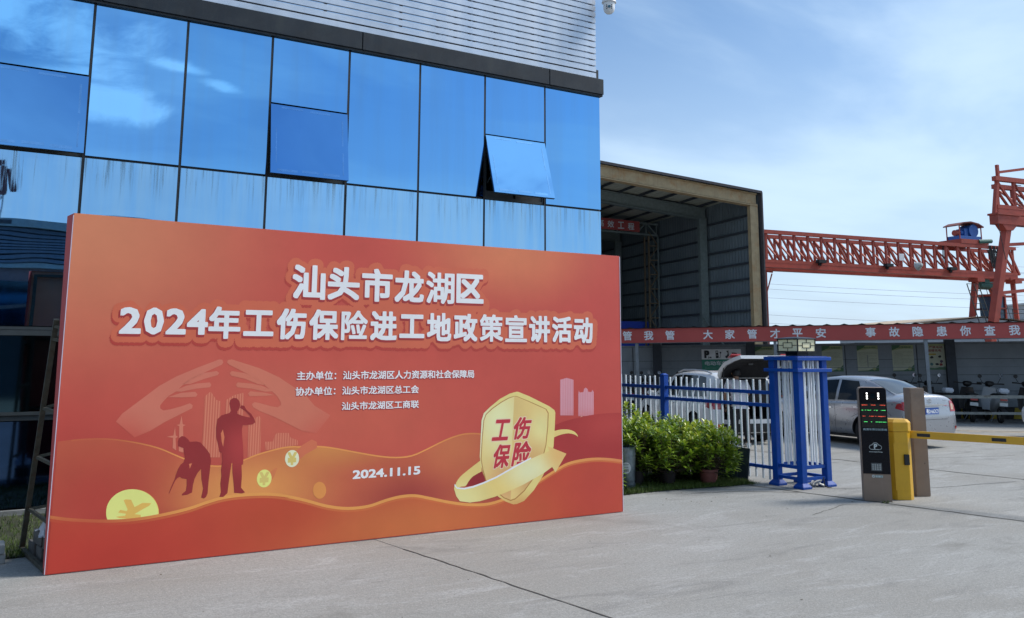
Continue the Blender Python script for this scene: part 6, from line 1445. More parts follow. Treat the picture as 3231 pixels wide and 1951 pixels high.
# posts and beams
for x in (-10.0, -6.06, -2.10, 1.9, 5.8):
    piece('post', GALV, x - .045, x + .045, .02, .11, 0, FZ0 + .1, shed)
MB().box(X0 + .2, X1, .02, .10, FZ0 - .02, FZ0 + .05).build('eaves_beam', GALV, shed)
for x in (-10.0, -6.06, -2.10, 1.9, 5.8):
    piece('roof_beam', GALV, x - .03, x + .03, .12, 2.1, 2.36, 2.44, shed)
WY = 2.2
BIGP = mat('dark_steel_column', (0.035, 0.045, 0.06), .6, .2, var=.2)
for x in (-9.62, -6.75, -1.10, 4.4):
    piece('wall_column', BIGP, x - .13, x + .13, WY - .12, WY + .10, 0, 2.30, shed)
zr = (.33, .79, 1.25, 1.71, 2.14)
xs_ = [-14.0, -10.4, -9.75, -6.88, -4.0, -2.0, -1.23, 4.27, 7.5]
for a, b in zip(xs_[:-1], xs_[1:]):
    for z0, z1 in zip(zr[:-1], zr[1:]):
        piece('wall_panel', WALLP, a + .012, b - .012, WY, WY + .05, z0 + .006, z1 - .006, shed)
MB().box(-14, 7.5, WY + .01, WY + .06, 2.14, 2.20).build('wall_cap', GALV, shed)
MB().box(-14, 7.5, WY + .055, WY + .075, 0, 2.19).build('wall_core', BIGP, shed)
KY = mat('hazard_yellow', (.34, .26, .03), .7, var=.3); 
MB().box(-14, 7.5, WY - .10, WY + .05, 0, .325).build('wall_kerb', mat('black_kerb_paint', (.02, .02, .022), .7), shed)
for i in range(30):
    x = -13.6 + .7 * i
    MB().add([(x, WY - .104, .01), (x + .3, WY - .104, .01), (x + .36, WY - .104, .32), (x + .06, WY - .104, .32)], [(0, 1, 2, 3)]).build('kerb_stripe', KY, shed)
MB().box(-10.3, 7.0, WY - .02, WY - .004, 1.47, 1.485).build('conduit', GALV, shed)
MB().box(-3.38, -3.365, WY - .02, WY - .004, 1.48, 1.85).build('conduit', GALV, shed)
# guard rails in front of the scooters
rail = tag(empty('guard_rail'), 'worn galvanised two-bar guard rail in front of the scooters', 'railing'); shed_frame(rail)
for z0, z1 in ((.685, .765), (.265, .33)):
    piece('rail_bar', mat('scuffed_rail', (.24, .26, .25), .6, .3, var=.3, dirt=(.08, .07, .06), dirt_amt=.9, dscale=6), -4.3, 6.0, -.12, -.06, z0, z1, rail)
for x in (-4.25, -2.1, 1.9, 5.9): piece('rail_post', GALV, x - .03, x + .03, -.06, -.0, 0, .765, rail)
# parking sign
sign = tag(empty('parking_sign'), 'white and green parking and charging sign on the shed wall', 'sign'); shed_frame(sign)
SW = mat('sign_white', (.70, .73, .76), .5); SG = mat('sign_green', (.02, .20, .14), .5); SP = mat('sign_pink_white', (.66, .60, .66), .5)
sx0, sx1, sy = -8.24, -7.04, WY - .03
MB().box(sx0, sx1, sy, WY - .002, 1.25, 2.065).build('sign_board', SW, sign)
MB().box(sx0, sx1, sy - .004, sy - .0005, 1.41, 1.75).build('green_band', SG, sign); MB().box(sx0, sx1, sy - .004, sy - .0005, 1.25, 1.40).build('lower_band', SP, sign)
INK = mat('sign_ink', (.010, .012, .02), .5)
text('sign_letter', 'P', sx0 + .08, sx0 + .24, 1.79, 2.03, sy - .004, INK, sign, off=.07)
text('sign_lettering', '\u7535\u52a8\u8f66\u505c\u653e\u5904', sx0 + .09, sx1 - .06, 1.565, 1.70, sy - .006, LETW, sign, off=.02)
text('sign_lettering', 'ELECTRIC VEHICLE PARKING', sx0 + .09, sx1 - .06, 1.46, 1.505, sy - .006, SG if 0 else mat('sign_soft_green', (.12, .30, .24), .5), sign, off=.02)
text('sign_lettering', '\u7981\u6b62\u5176\u4ed6\u8f66\u8f86\u505c\u653e', sx0 + .05, sx1 - .1, 1.29, 1.355, sy - .006, mat('sign_red_ink', (.30, .03, .06), .5), sign, off=.02)
def moped_icon(x, z, s, name):
    o = empty(name, (0, 0, 0), 0, sign)
    yq = sy - .004
    P_ = [(0, .04), (.05, .14), (.10, .24), (.08, .34), (.03, .36), (.05, .40), (.10, .38), (.13, .42), (.15, .41), (.15, .30), (.17, .14), (.28, .12), (.33, .24), (.32, .30), (.58, .28), (.62, .22), (.60, .08), (.50, .06), (.15, .05)]
    flat('icon_body', [(x + a * s, z + b * s) for a, b in P_], yq, INK, o)
    for cx_ in (.04, .53): flat('icon_wheel', [(x + (cx_ + .075 * math.cos(t)) * s, z + (.06 + .075 * math.sin(t)) * s) for t in [2 * PI * i / 20 for i in range(20)]], yq - .001, INK, o)
moped_icon(sx0 + .74, 1.79, .56, 'moped_icon'); moped_icon(sx0 + .20, 1.785, .16, 'small_moped_icon')
flat('charger_icon', rrect(sx0 + .43, sx0 + .51, 1.79, 2.02, .01), sy - .004, INK, sign); flat('charger_window', rrect(sx0 + .445, sx0 + .495, 1.955, 1.995, .004), sy - .006, SW, sign)
flat('charger_bolt', [(sx0 + .475, 1.92), (sx0 + .450, 1.87), (sx0 + .470, 1.875), (sx0 + .460, 1.835), (sx0 + .490, 1.885), (sx0 + .470, 1.882)], sy - .006, SW, sign)
arcstroke([(sx0 + .51, 1.86)] + arc(sx0 + .545, 1.83, .03, 160, 360, 8) + [(sx0 + .575, 1.95)], .010, sy - .004, 'charger_cable', INK, sign)
flat('charger_plug', rrect(sx0 + .555, sx0 + .600, 1.93, 1.98, .01), sy - .005, INK, sign)
# posters
PAPER = mat('faded_poster_paper', (.42, .45, .34), .6, var=.08); PGR = mat('poster_green', (.06, .14, .07), .6); PYG = mat('poster_yellow_green', (.30, .34, .17), .6); PIN = mat('poster_ink', (.08, .09, .075), .6)
rr = random.Random(4)
names = ['half hidden poster left of the pillar lantern', 'green-edged rules poster just right of the blue pillar', 'rules poster second right of the blue pillar', 'rules poster beside the dark steel post']
for (a, b, lab) in ((-6.64, -6.05, 0), (-4.66, -4.07, 1), (-3.66, -3.07, 2), (-2.68, -2.09, 3)):
    p = tag(empty('poster'), names[lab], 'poster', 'green rules posters on the shed wall'); shed_frame(p)
    z0, z1 = 1.36, 2.125; yq = WY - .012
    MB().box(a, b, yq, WY - .002, z0, z1).build('poster_sheet', PAPER, p)
    flat('poster_header', [(a, z1), (b, z1), (b, z1 - .11), (a + .35, z1 - .10), (a + .2, z1 - .12), (a, z1 - .16)], yq - .002, PYG, p)
    flat('poster_header_green', [(a, z1), (a + .24, z1), (a + .18, z1 - .07), (a, z1 - .15)], yq - .004, PGR, p)
    flat('poster_footer', [(a, z0), (b, z0), (b, z0 + .20), (b - .10, z0 + .10), (b - .3, z0 + .03), (a, z0 + .02)], yq - .002, PGR, p)
    flat('poster_motif', [(b - .13 + .045 * math.cos(t) * (1 + .4 * (i % 2)), z0 + .085 + .045 * math.sin(t) * (1 + .4 * (i % 2))) for i, t in enumerate([2 * PI * i / 12 for i in range(12)])], yq - .004, PYG, p)
    text('poster_heading', ['\u5b89\u5168\u7528\u7535\u5236\u5ea6', '\u505c\u8f66\u7ba1\u7406\u5236\u5ea6', '\u5145\u7535\u5b89\u5168\u987b\u77e5', '\u6d88\u9632\u7ba1\u7406\u5236\u5ea6'][lab], a + .13, b - .06, z1 - .085, z1 - .035, yq - .006, PGR, p, off=.02)
    zt_ = z1 - .19
    while zt_ > z0 + .16:
        s_ = ''.join(rr.choice('\u5b89\u5168\u751f\u4ea7\u7ba1\u7406\u89c4\u5b9a\u4eba\u5458\u5fc5\u987b\u9075\u5b88\u7981\u6b62') for _ in range(rr.choice((12, 20, 22, 22))))
        text('poster_text', s_, a + .04, a + .04 + .51 * len(s_) / 22, zt_ - .017, zt_, yq - .003, PIN, p, off=0, res=1)
        zt_ -= .038
p = tag(empty('notice_poster'), 'notice poster with red headline and small pictures beside the broad steel column', 'poster'); shed_frame(p)
a, b, z0, z1, yq = -1.72, -1.24, 1.40, 2.15, WY - .012
MB().box(a, b, yq, WY - .002, z0, z1).build('poster_sheet', PAPER, p)
flat('poster_footer', [(a, z0), (b, z0), (b, z0 + .10), (a + .2, z0 + .05), (a, z0 + .06)], yq - .002, PGR, p); flat('poster_header', [(a, z1), (b, z1), (b, z1 - .05), (a, z1 - .07)], yq - .002, PYG, p)
PRD = mat('poster_red', (.22, .03, .03), .6)
text('poster_heading', '\u4e25\u7981\u7535\u52a8', a + .06, b - .05, z1 - .13, z1 - .06, yq - .004, PRD, p, off=.02); text('poster_heading', '\u8fdb\u697c\u5145\u7535', a + .03, b - .09, z1 - .23, z1 - .15, yq - .004, PRD, p, off=.02)
MB().box(a + .02, a + .24, yq - .004, yq - .001, z1 - .32, z1 - .28).build('yellow_tab', KY, p)
for k, (cx_, cz_) in enumerate(((.12, .36), (.34, .38), (.37, .24), (.10, .16), (.25, .16), (.36, .15))):
    flat('poster_picture', [(a + cx_ + .055 * math.cos(t) * rr.uniform(.6, 1.1), z0 + cz_ + .045 * math.sin(t) * rr.uniform(.6, 1.1)) for t in [2 * PI * i / 9 for i in range(9)]], yq - .003, [INK, INK, mat('poster_mauve', (.09, .06, .10), .6), mat('poster_teal', (.06, .15, .16), .6), INK, PRD][k], p)
for (x, z, w_, h_) in ((-9.4, 1.98, .16, .12),): pass

# ================================================================ ELECTRIC SCOOTERS
def scooter(x, y, rz, label, colr, plate, box=None, mirrors=True):
    o = tag(empty('electric_scooter'), label, 'scooter', 'electric scooters parked in the shed')
    fr = Matrix.Translation(SHED_P) @ Matrix.Rotation(YA - R(105), 4, 'Z')
    loc = fr @ Vector((x, y, 0)); o.location = loc; o.rotation_euler = (0, R(4), YA - R(105) + rz)
    r = .215
    for yy in (0, 1.20):
        w_ = empty('wheel', (0, yy, r), 0, o); w_.rotation_euler = (0, PI / 2, 0)
        MB().lathe([(r * .62, -.045), (r * .9, -.05), (r, -.02), (r, .02), (r * .9, .05), (r * .62, .045)], 24, cap=False).build('tyre', TYRE, w_, smooth=True)
        MB().lathe([(r * .66, .03), (.03, .04)], 18).lathe([(r * .66, -.03), (.03, -.04)], 18).build('rim', RIM, w_)
    bodym = colr
    def shell(rings, nm, m):
        v_ = []; n = 12
        for (yy, zz_, hw_, hh) in rings:
            for i in range(n):
                t = 2 * PI * i / n; ct, st = math.cos(t), math.sin(t)
                v_.append((hw_ * (abs(ct) ** .7) * (1 if ct > 0 else -1), yy, zz_ + hh * (abs(st) ** .7) * (1 if st > 0 else -1)))
        f_ = [(k * n + i, k * n + (i + 1) % n, (k + 1) * n + (i + 1) % n, (k + 1) * n + i) for k in range(len(rings) - 1) for i in range(n)]
        f_ += [tuple(range(n)), tuple(range((len(rings) - 1) * n, len(rings) * n))]
        return MB().add(v_, f_).build(nm, m, o, smooth=True, auto=50)
    shell([(-.24, .66, .07, .05), (-.16, .62, .13, .10), (0, .58, .16, .15), (.25, .52, .165, .18), (.45, .44, .15, .20), (.52, .38, .12, .14)], 'tail_body', bodym)
    shell([(-.18, .735, .10, .025), (-.05, .75, .14, .035), (.25, .745, .145, .04), (.5, .73, .12, .035), (.56, .71, .06, .02)], 'seat', TRIM)
    MB().box(-.14, .14, .48, .95, .24, .30).build('footboard', TRIM, o, bevel=.02)
    v_ = [(-.19, .95, .30), (.19, .95, .30), (.22, 1.02, .60), (-.22, 1.02, .60), (-.15, .98, .92), (.15, .98, .92), (-.13, 1.06, .34), (.13, 1.06, .34), (.14, 1.13, .60), (-.14, 1.13, .60), (.10, 1.07, .90), (-.10, 1.07, .90)]
    MB().add(v_, [(0, 1, 2, 3), (3, 2, 5, 4), (7, 6, 9, 8), (8, 9, 11, 10), (1, 7, 8, 2), (2, 8, 10, 5), (6, 0, 3, 9), (9, 3, 4, 11), (4, 5, 10, 11), (0, 6, 7, 1)]).build('leg_shield', bodym, o, smooth=True, auto=30)
    MB().tube((0, 1.04, .85), (0, .96, 1.02), .022, 8).tube((-.33, .88, 1.03), (-.12, .97, 1.02), .014, 8).tube((.33, .88, 1.03), (.12, .97, 1.02), .014, 8).tube((-.12, .97, 1.02), (.12, .97, 1.02), .02, 8).build('handlebar', TRIM, o, smooth=True)
    for s in (-1, 1):
        MB().tube((s * .35, .87, 1.03), (s * .24, .92, 1.03), .021, 10).build('grip', TRIM, o)
    shell([(.90, 1.02, .07, .03), (.97, 1.03, .12, .06), (1.05, 1.0, .10, .07), (1.10, .97, .04, .03)], 'dash_cowl', TRIM)
    if mirrors:
        MG = mat('mirror_glass', (.62, .70, .80), .06, .9)
        for s in (-1, 1):
            p0 = Vector((s * .20, .93, 1.04)); p1 = Vector((s * .27, .90, 1.16 + (.05 if s > 0 else 0)))
            MB().tube(p0, p1, .008, 6).build('mirror_arm', TRIM, o)
            M_ = Matrix.Translation(p1 + Vector((0, 0, .05))) @ Matrix.Rotation(PI / 2, 4, 'X')
            MB().lathe([(.055, -.01), (.05, .012)], 16, M_).build('mirror', MG if s > 0 else TRIM, o)
    MB().box(-.09, .09, -.27, -.235, .60, .65).build('tail_light', TAIL, o, bevel=.008)
    MB().box(-.10, .10, -.255, -.245, .46, .55).build('number_plate', plate, o)
    MB().box(-.07, .07, -.30, .06, .40, .43, Matrix.Rotation(R(18), 4, 'X')).build('mudguard', TRIM, o, bevel=.01)
    MB().bar((-.05, .35, .26), (-.16, .30, .02), .022).bar((.05, .35, .26), (.16, .30, .02), .022).build('stand', GALV, o)
    MB().tube((0, 1.20, r), (0, 1.06, .80), .028, 8).build('fork', TRIM, o)
    if box == 'white': MB().box(-.125, .125, -.32, -.10, .80, .93).build('rear_carrier_box', mat('pale_box', (.42, .47, .54), .4), o, bevel=.03)
    if box == 'grey': MB().box(-.15, .15, -.32, -.05, .77, .98).build('rear_carrier_box', TRIM, o, bevel=.04)
    return o
PW = mat('pale_plate', (.50, .56, .58), .5)
DKB = mat('black_scooter_paint', (.012, .012, .015), .3, coat=.5); WHB = mat('silver_scooter_paint', (.30, .33, .36), .3, coat=.5); RDB = mat('maroon_scooter_paint', (.08, .015, .02), .3, coat=.5); BLB = mat('navy_scooter_paint', (.02, .03, .09), .3, coat=.5)
scooter(-.33, .45, R(3), 'silver-white scooter with round mirrors and a pale top box nearest the right', WHB, PW, 'white')
scooter(-1.0, .55, R(-4), 'slim black scooter without mirrors between rail posts', DKB, PW, None, False)
scooter(-1.72, .50, R(14), 'black scooter with a pale top box half behind the silver sedan', DKB, PW, 'white')
scooter(.42, .5, R(-8), 'black scooter just beyond the right edge of the shed view', DKB, PW, None)
scooter(-2.5, .6, R(6), 'navy scooter hidden mostly behind the silver sedan', BLB, PW, None)
scooter(-5.9, .7, R(-12), 'black scooter whose handlebar shows beside the open tailgate', DKB, PW, None)
scooter(-9.7, .3, R(10), 'maroon scooter behind the left end of the blue fence', RDB, PW, None)
scooter(-10.25, .35, R(-5), 'black scooter beside the banner edge behind the fence', DKB, PW, 'grey')
scooter(-9.0, .4, R(-15), 'navy scooter before the nose of the white SUV', BLB, PW, None)
# ================================================================ OPEN STEEL HANGAR
RUSTC = mat('rusty_cream_steel', (0.38, 0.29, 0.17), .75, .05, var=.2, scale=3, dirt=(.34, .17, .06), dirt_amt=.95, dscale=1.1, streak=.35, streak_col=(.22, .11, .04))
HST = mat('dark_green_grey_steel', (0.17, 0.21, 0.21), .65, .1, var=.2)
HWALL = mat('corrugated_wall_sheet', (0.17, 0.21, 0.235), .6, .15, var=.15, scale=.6, streak=.2, streak_col=(.16, .20, .21))
HROOF = mat('roof_sheet_underside', (0.42, 0.43, 0.36), .7, .1, var=.15, scale=.5)
DARKS = mat('dark_purlin_steel', (0.045, 0.055, 0.07), .7, var=.3)
hang = tag(empty('steel_hangar', (0, 0, 0)), 'open fronted steel hangar with rusty cream portal frame and corrugated sheet walls', 'hangar')
Hc = S((2398 - 1615.5) / 2800 * 48, 48)
hang.location = Hc; hang.rotation_euler = (0, 0, heading(-18.5))       # +y runs into the hall, -x towards the ridge
SL = 0.105
def rz_(x): return 10.50 + (-x) * SL if x > -13 else 10.50 + 13 * SL - (-x - 13) * SL
BAY = (0, 5.35, 11.6, 17.2, 23, 29, 35)
def cpy_box(name, m, pts_lo, pts_hi): pass
def portal(y, m, main=True, xl=-26):
    # columns and tapered rafters of one frame
    z = rz_(-.3)
    MB().box(-.42, -.02, y, y + .30, 0, z - .62).box(-.46, .02, y - .06, y - .001, 0, z - .62).build('column', m, hang)
    for a, b in ((-.02, -13), (-13, -26)):
        za, zb = rz_(a), rz_(b)
        t = .62
        MB().add([(a, y + .02, za - .06), (b, y + .02, zb - .06), (b, y + .02, zb - t), (a, y + .02, za - t), (a, y + .28, za - .06), (b, y + .28, zb - .06), (b, y + .28, zb - t), (a, y + .28, za - t)],
                 [(0, 1, 2, 3), (4, 7, 6, 5), (0, 4, 5, 1), (3, 2, 6, 7), (0, 3, 7, 4), (1, 5, 6, 2)]).build('rafter', m, hang)
        for off_, tt in ((-.01, .05), (-t - .05, .05)):
            MB().add([(a, y - .10, za + off_), (b, y - .10, zb + off_), (b, y - .10, zb + off_ - tt), (a, y - .10, za + off_ - tt), (a, y + .38, za + off_), (b, y + .38, zb + off_), (b, y + .38, zb + off_ - tt), (a, y + .38, za + off_ - tt)],
                     [(0, 1, 2, 3), (4, 7, 6, 5), (0, 4, 5, 1), (3, 2, 6, 7), (0, 3, 7, 4), (1, 5, 6, 2)]).build('rafter_flange', m, hang)
portal(0, RUSTC); portal(5.35, HST); 
for y in BAY[3:]: portal(y, HST)
# corrugated right wall, roof sheets
def corr(pfun, n, name, m, amp=.03):
    v_ = []; f_ = []
    for i in range(n + 1):
        a, b = pfun(i / n, amp * (i % 2)); v_ += [a, b]
    f_ = [(2 * i, 2 * i + 1, 2 * i + 3, 2 * i + 2) for i in range(n)]
    return MB().add(v_, f_).build(name, m, hang)
corr(lambda t, a: ((.16 + a, t * 35.2, 0), (.16 + a, t * 35.2, rz_(0) + .13)), 230, 'wall_sheet', HWALL)
corr(lambda t, a: ((.22 - 26.2 * t, -.25, rz_(min(0, .22 - 26.2 * t)) + .10 + a), (.22 - 26.2 * t, 35.3, rz_(min(0, .22 - 26.2 * t)) + .10 + a)), 130, 'roof_sheet', HROOF, .035)
corr(lambda t, a: ((-26 + .1 - a, 35 * t, 0), (-26 + .1 - a, 35 * t, rz_(-26))), 160, 'left_wall_sheet', HWALL)
corr(lambda t, a: ((-26 * t, 35.2 + a, 0), (-26 * t, 35.2 + a, rz_(-26 * t))), 120, 'end_wall_sheet', HWALL)
for i in range(11):
    z = .6 + i * .88
    piece('girt', DARKS, .02, .14, .32, 35, z, z + .10, hang)
x = -.5
while x > -25.8:
    z = rz_(x)
    piece('purlin', DARKS, x - .04, x + .04, -.22, 35, z - .03, z + .10, hang); x -= 1.32
MB().add([(.18, -.3, rz_(0) + .12), (-13, -.3, rz_(-13) + .12), (-13, -.3, rz_(-13) - .02), (.18, -.3, rz_(0) - .02), (.18, .0, rz_(0) + .14), (-13, .0, rz_(-13) + .14)], [(0, 1, 2, 3), (0, 4, 5, 1)]).build('verge_flashing', mat('dark_flashing', (.06, .055, .06), .7, var=.3), hang)
MB().box(.14, .22, -.28, .02, 0, rz_(0) + .05).build('corner_flashing', mat('dark_flashing', (.06, .055, .06), .7, var=.3), hang)
MB().tube((.25, -.1, 0), (.25, -.1, rz_(0) - .1), .04, 10).build('downpipe', DARKS, hang)
for a, b in (((-.44, 5.3, 4.0), (-.1, 3.2, 2.0)), ((-.1, .3, 3.0), (-.1, 2.2, 1.8))): strut('brace_rod', HST, a, b, .07, .07, hang)
MB().box(-8, -.3, 12.5, 14.0, 0, 3.9).build('blue_tarpaulin', mat('blue_tarpaulin', (.02, .06, .45), .6, var=.2), hang)
# lattice column and overhead crane beam with its banner, third bay
lx = -.9
OCH = mat('faded_ochre_steel', (.16, .12, .075), .7, var=.3)
for x in (-.12, -.80):
    for y in (11.3, 11.9):
        strut('lattice_post', OCH if x < -.5 else HST, (x, y, 0), (x, y, 9.5), .10, .10, hang)
for i in range(10):
    z = .3 + .95 * i
    strut('lattice_rung', OCH, (-.12, 11.3, z), (-.80, 11.3, z), .08, .08, hang)
    strut('lattice_diagonal', OCH, (-.12 if i % 2 else -.80, 11.3, z), (-.80 if i % 2 else -.12, 11.3, z + .95), .06, .06, hang)
for z in (9.66, 10.40):
    strut('beam_chord', HST, (-.1, 11.35, z - .1), (-25, 11.35, z + .9), .12, .12, hang)
for i in range(4):
    x = -.2 - .75 * i
    strut('beam_web', HST, (x, 11.35, 10.4 if i % 2 else 9.6), (x - .75, 11.35, 9.6 if i % 2 else 10.4), .08, .08, hang)
    strut('beam_web', HST, (x, 11.35, 9.6), (x, 11.35, 10.35), .07, .07, hang)
bb = MB().add([(-12, 11.2, 10.15), (-1.49, 11.2, 9.72), (-1.49, 11.2, 10.42), (-12, 11.2, 10.95)], [(0, 1, 2, 3)]).add([(-12, 11.24, 10.15), (-1.49, 11.24, 9.72), (-1.49, 11.24, 10.42), (-12, 11.24, 10.95)], [(3, 2, 1, 0)])
bb.build('slogan_banner', mat('dull_red_banner', (.40, .07, .07), .6, var=.1), hang)
for i, c_ in enumerate('\u7a0b\u5de5\u6548\u9ad8'):
    x = -2.12 - .73 * i
    text('banner_letter', c_, x - .23, x + .23, 9.84 + .045 * i, 10.30 + .045 * i, 11.185, LETW, hang, off=.022, res=2)

# ================================================================ GANTRY CRANES
CRED = mat('weathered_red_steel', (0.36, 0.055, 0.032), .6, .05, var=.2, scale=1.5, dirt=(.24, .05, .04), dirt_amt=.5, dscale=1.0)
CBLU = mat('blue_machine_paint', (.02, .10, .36), .5, var=.2); CGRN = mat('green_hoist_paint', (.02, .10, .08), .6, var=.2); ROPE = mat('dark_rope', (.02, .022, .025), .8)
def gantry(o, x0_, x1, zt, zb, step, sep=2.3, first=0.0, skew=0.0):
    """twin truss girder running along local x, between heights zb and zt"""
    for y in (0, sep):
        x0 = x0_ + (skew if y > 0 else 0)
        strut('top_chord', CRED, (x0, y, zt), (x1, y, zt), .26, .24, o)
        strut('bottom_chord', CRED, (x0, y, zb + .36), (x1, y, zb + .36), .22, .20, o)
        MB().box(x0, x1, y - .10, y + .10, zb, zb + .26).box(x0, x1, y - .2, y + .2, zb - .05, zb).build('bottom_beam', CRED, o)
        x = x0 + first; k = 0
        while x < x1 - .1:
            strut('upright', CRED, (x, y, zb + .4), (x, y, zt), .13, .13, o)
            if x + step < x1 + .2:
                strut('diagonal', CRED, (x, y, zt - .1), (min(x + step, x1), y, zb + .4), .11, .11, o)
            x += step; k += 1
    x = x0_ + skew + first
    while x < x1:
        strut('cross_member', CRED, (x, 0, zb + .38), (x, sep, zt - .1), .09, .09, o)
        x += step
def lattice_leg(o, a, b, w=.42):
    strut('leg', CRED, a, b, w, w * .8, o)
C1 = S((2405 - 1615.5) / 2800 * 56, 56)
cr1 = tag(empty('gantry_crane', C1, YA - R(67)), 'far red gantry crane with a long lattice girder and a blue winch on top', 'crane')
gantry(cr1, .15, 23.1, 9.52, 7.28, 1.12, 1.9, .3)
MB().add([(22.6, -.1, 9.6), (23.6, -.1, 9.66), (23.6, .1, 9.66), (22.6, .1, 9.6)], [(0, 1, 2, 3)]).build('end_tip', CRED, cr1)
for y in (0, 2.2): strut('end_rake', CRED, (22.4, y, 9.5), (23.4, y, 7.6), .15, .15, cr1); strut('end_rake', CRED, (21.4, y, 9.5), (23.2, y, 7.6), .11, .11, cr1)
MB().box(22.2, 23.6, -.2, 2.4, 7.16, 7.36).build('end_platform', CRED, cr1)
for xx, xb in ((18.95, 17.2), (22.75, 22.85)):
    MB().box(xx - .35, xx + .35, -.4, .4, 6.95, 7.22).build('leg_head', CRED, cr1)
    lattice_leg(cr1, (xx, .1, 7.1), (xb, -.1, 0), .36)
strut('leg_tie', CRED, (18.8, 0, 5.9), (22.6, 0, 6.0), .14, .14, cr1); strut('leg_tie', CRED, (18.8, 0, 5.0), (22.6, 1.5, 5.2), .10, .10, cr1)
strut('inner_rake', CRED, (20.6, .3, 6.9), (23.2, .0, 0), .30, .30, cr1)
MB().box(15.4, 23.9, -.4, .2, .2, .9).build('sill_beam', CRED, cr1)
# operator cab, ladder, platform
MB().box(19.25, 20.65, -.9, .3, 3.9, 4.3).box(19.25, 20.65, -.9, .3, 5.9, 6.05).box(19.25, 19.37, -.9, -.8, 4.3, 5.9).box(20.53, 20.65, -.9, -.8, 4.3, 5.9).box(19.85, 19.95, -.9, -.8, 4.3, 5.9).box(19.25, 20.65, -.9, -.8, 5.0, 5.1).build('cab_frame', CRED, cr1)
MB().box(19.37, 20.53, -.8, .25, 4.3, 5.9).build('cab_glass', mat('cab_glass', (.05, .09, .14), .2, .2), cr1)
MB().box(19.2, 23.4, -1.3, .5, 3.78, 3.88).build('walkway', CRED, cr1)
for z in (4.3, 4.7, 5.0): strut('guard_bar', ROPE, (19.3, -1.3, z), (23.4, -1.3, z), .04, .04, cr1)
for x in (19.3, 20.7, 22.0, 23.4): strut('guard_bar', ROPE, (x, -1.3, 3.85), (x, -1.3, 5.0), .04, .04, cr1)
for s in (0, .75, 1.25): strut('ladder_rail', ROPE, (17.0 + s * .9, -.8, 6.7), (16.5 + s, -2.4, 2.5), .05, .05, cr1)
for i in range(9):
    t = i / 9; strut('ladder_rung', ROPE, (17.0 - .5 * t, -.8 - 1.6 * t, 6.7 - 4.2 * t), (18.1 - .35 * t, -.8 - 1.6 * t, 6.7 - 4.2 * t), .035, .035, cr1)
# trolley with winch and hood
MB().box(17.58, 20.3, -.15, 1.9, 9.66, 9.98).build('trolley_frame', CRED, cr1)
MB().box(17.67, 19.82, .0, 1.1, 9.99, 10.24).build('winch_base', CBLU, cr1)
MB().tube((19.18, .1, 10.66), (19.18, 1.0, 10.66), .46, 20).build('winch_drum', CBLU, cr1, smooth=True)
MB().tube((18.10, .5, 10.50), (18.87, .5, 10.50), .24, 14).box(18.36, 18.70, .2, .9, 10.24, 10.8).build('winch_motor', CBLU, cr1)
MB().tube((17.67, .5, 10.46), (18.01, .5, 10.46), .22, 12).build('winch_brake', CRED, cr1)
for x in (17.63, 19.78):
    for y in (0, 1.1): strut('hood_post', CRED, (x, y, 9.99), (x, y, 11.02), .06, .06, cr1)
hp = [(17.41, 10.98), (17.93, 11.20), (18.70, 11.30), (19.48, 11.20), (19.99, 10.98)]
MB().prism(hp + [(a, b - .08) for a, b in hp[::-1]], -.1, 1.2).build('hood', mat('faded_maroon_hood', (.20, .06, .05), .7), cr1)
MB().tube((19.30, -.1, 9.85), (20.6, -.1, 9.95), .16, 10).build('cable_drum', CGRN, cr1)
MB().tube((19.56, .4, 6.75), (21.0, .4, 6.75), .30, 14).box(19.91, 20.4, .1, .9, 6.9, 7.2).build('hoist', CGRN, cr1)
rr = random.Random(12)
for i in range(14):
    x = 20.3 + rr.uniform(0, 1.2); a = Vector((x, -.15, 9.6)); b = Vector((x + rr.uniform(-.3, .3), -.25, 8.6 - rr.uniform(0, .9))); c = Vector((x + rr.uniform(-.4, .5), -.15, 9.3))
    MB().path([a, b, c], .035, 5).build('festoon_cable', ROPE, cr1)
for i in range(5): strut('hoist_rope', ROPE, (17.0 + .09 * i, 1.0, 9.6), (16.9 + .09 * i, 1.0, 7.6), .03, .03, cr1)
for i in range(4): strut('hoist_rope', ROPE, (20.1 + .5 * i, .3, 7.1), (20.0 + .6 * i, -.4, 3.9), .03, .03, cr1)
for x in (4.6, 10.4, 16.3):
    MB().box(x - .3, x + .3, -.45, -.12, 7.66, 7.86, None).box(x - .1, x + .1, -.2, -.1, 7.5, 7.7).build('floodlight', ROPE, cr1)
MB().lathe([(.30, 0), (.24, .12), (.14, .36), (.08, .42)], 18, Matrix.Translation((12.95, -.35, 7.78)) @ Matrix.Rotation(R(75), 4, 'X')).build('round_lamp', mat('lamp_glass', (.50, .55, .52), .3), cr1, smooth=True)
MB().box(11.55, 12.0, -.16, -.14, 8.15, 8.62).build('white_notice', mat('white_notice', (.75, .76, .78), .6), cr1)
lattice_leg(cr1, (.35, 1.8, 7.1), (.35, 4.0, 0), .3)

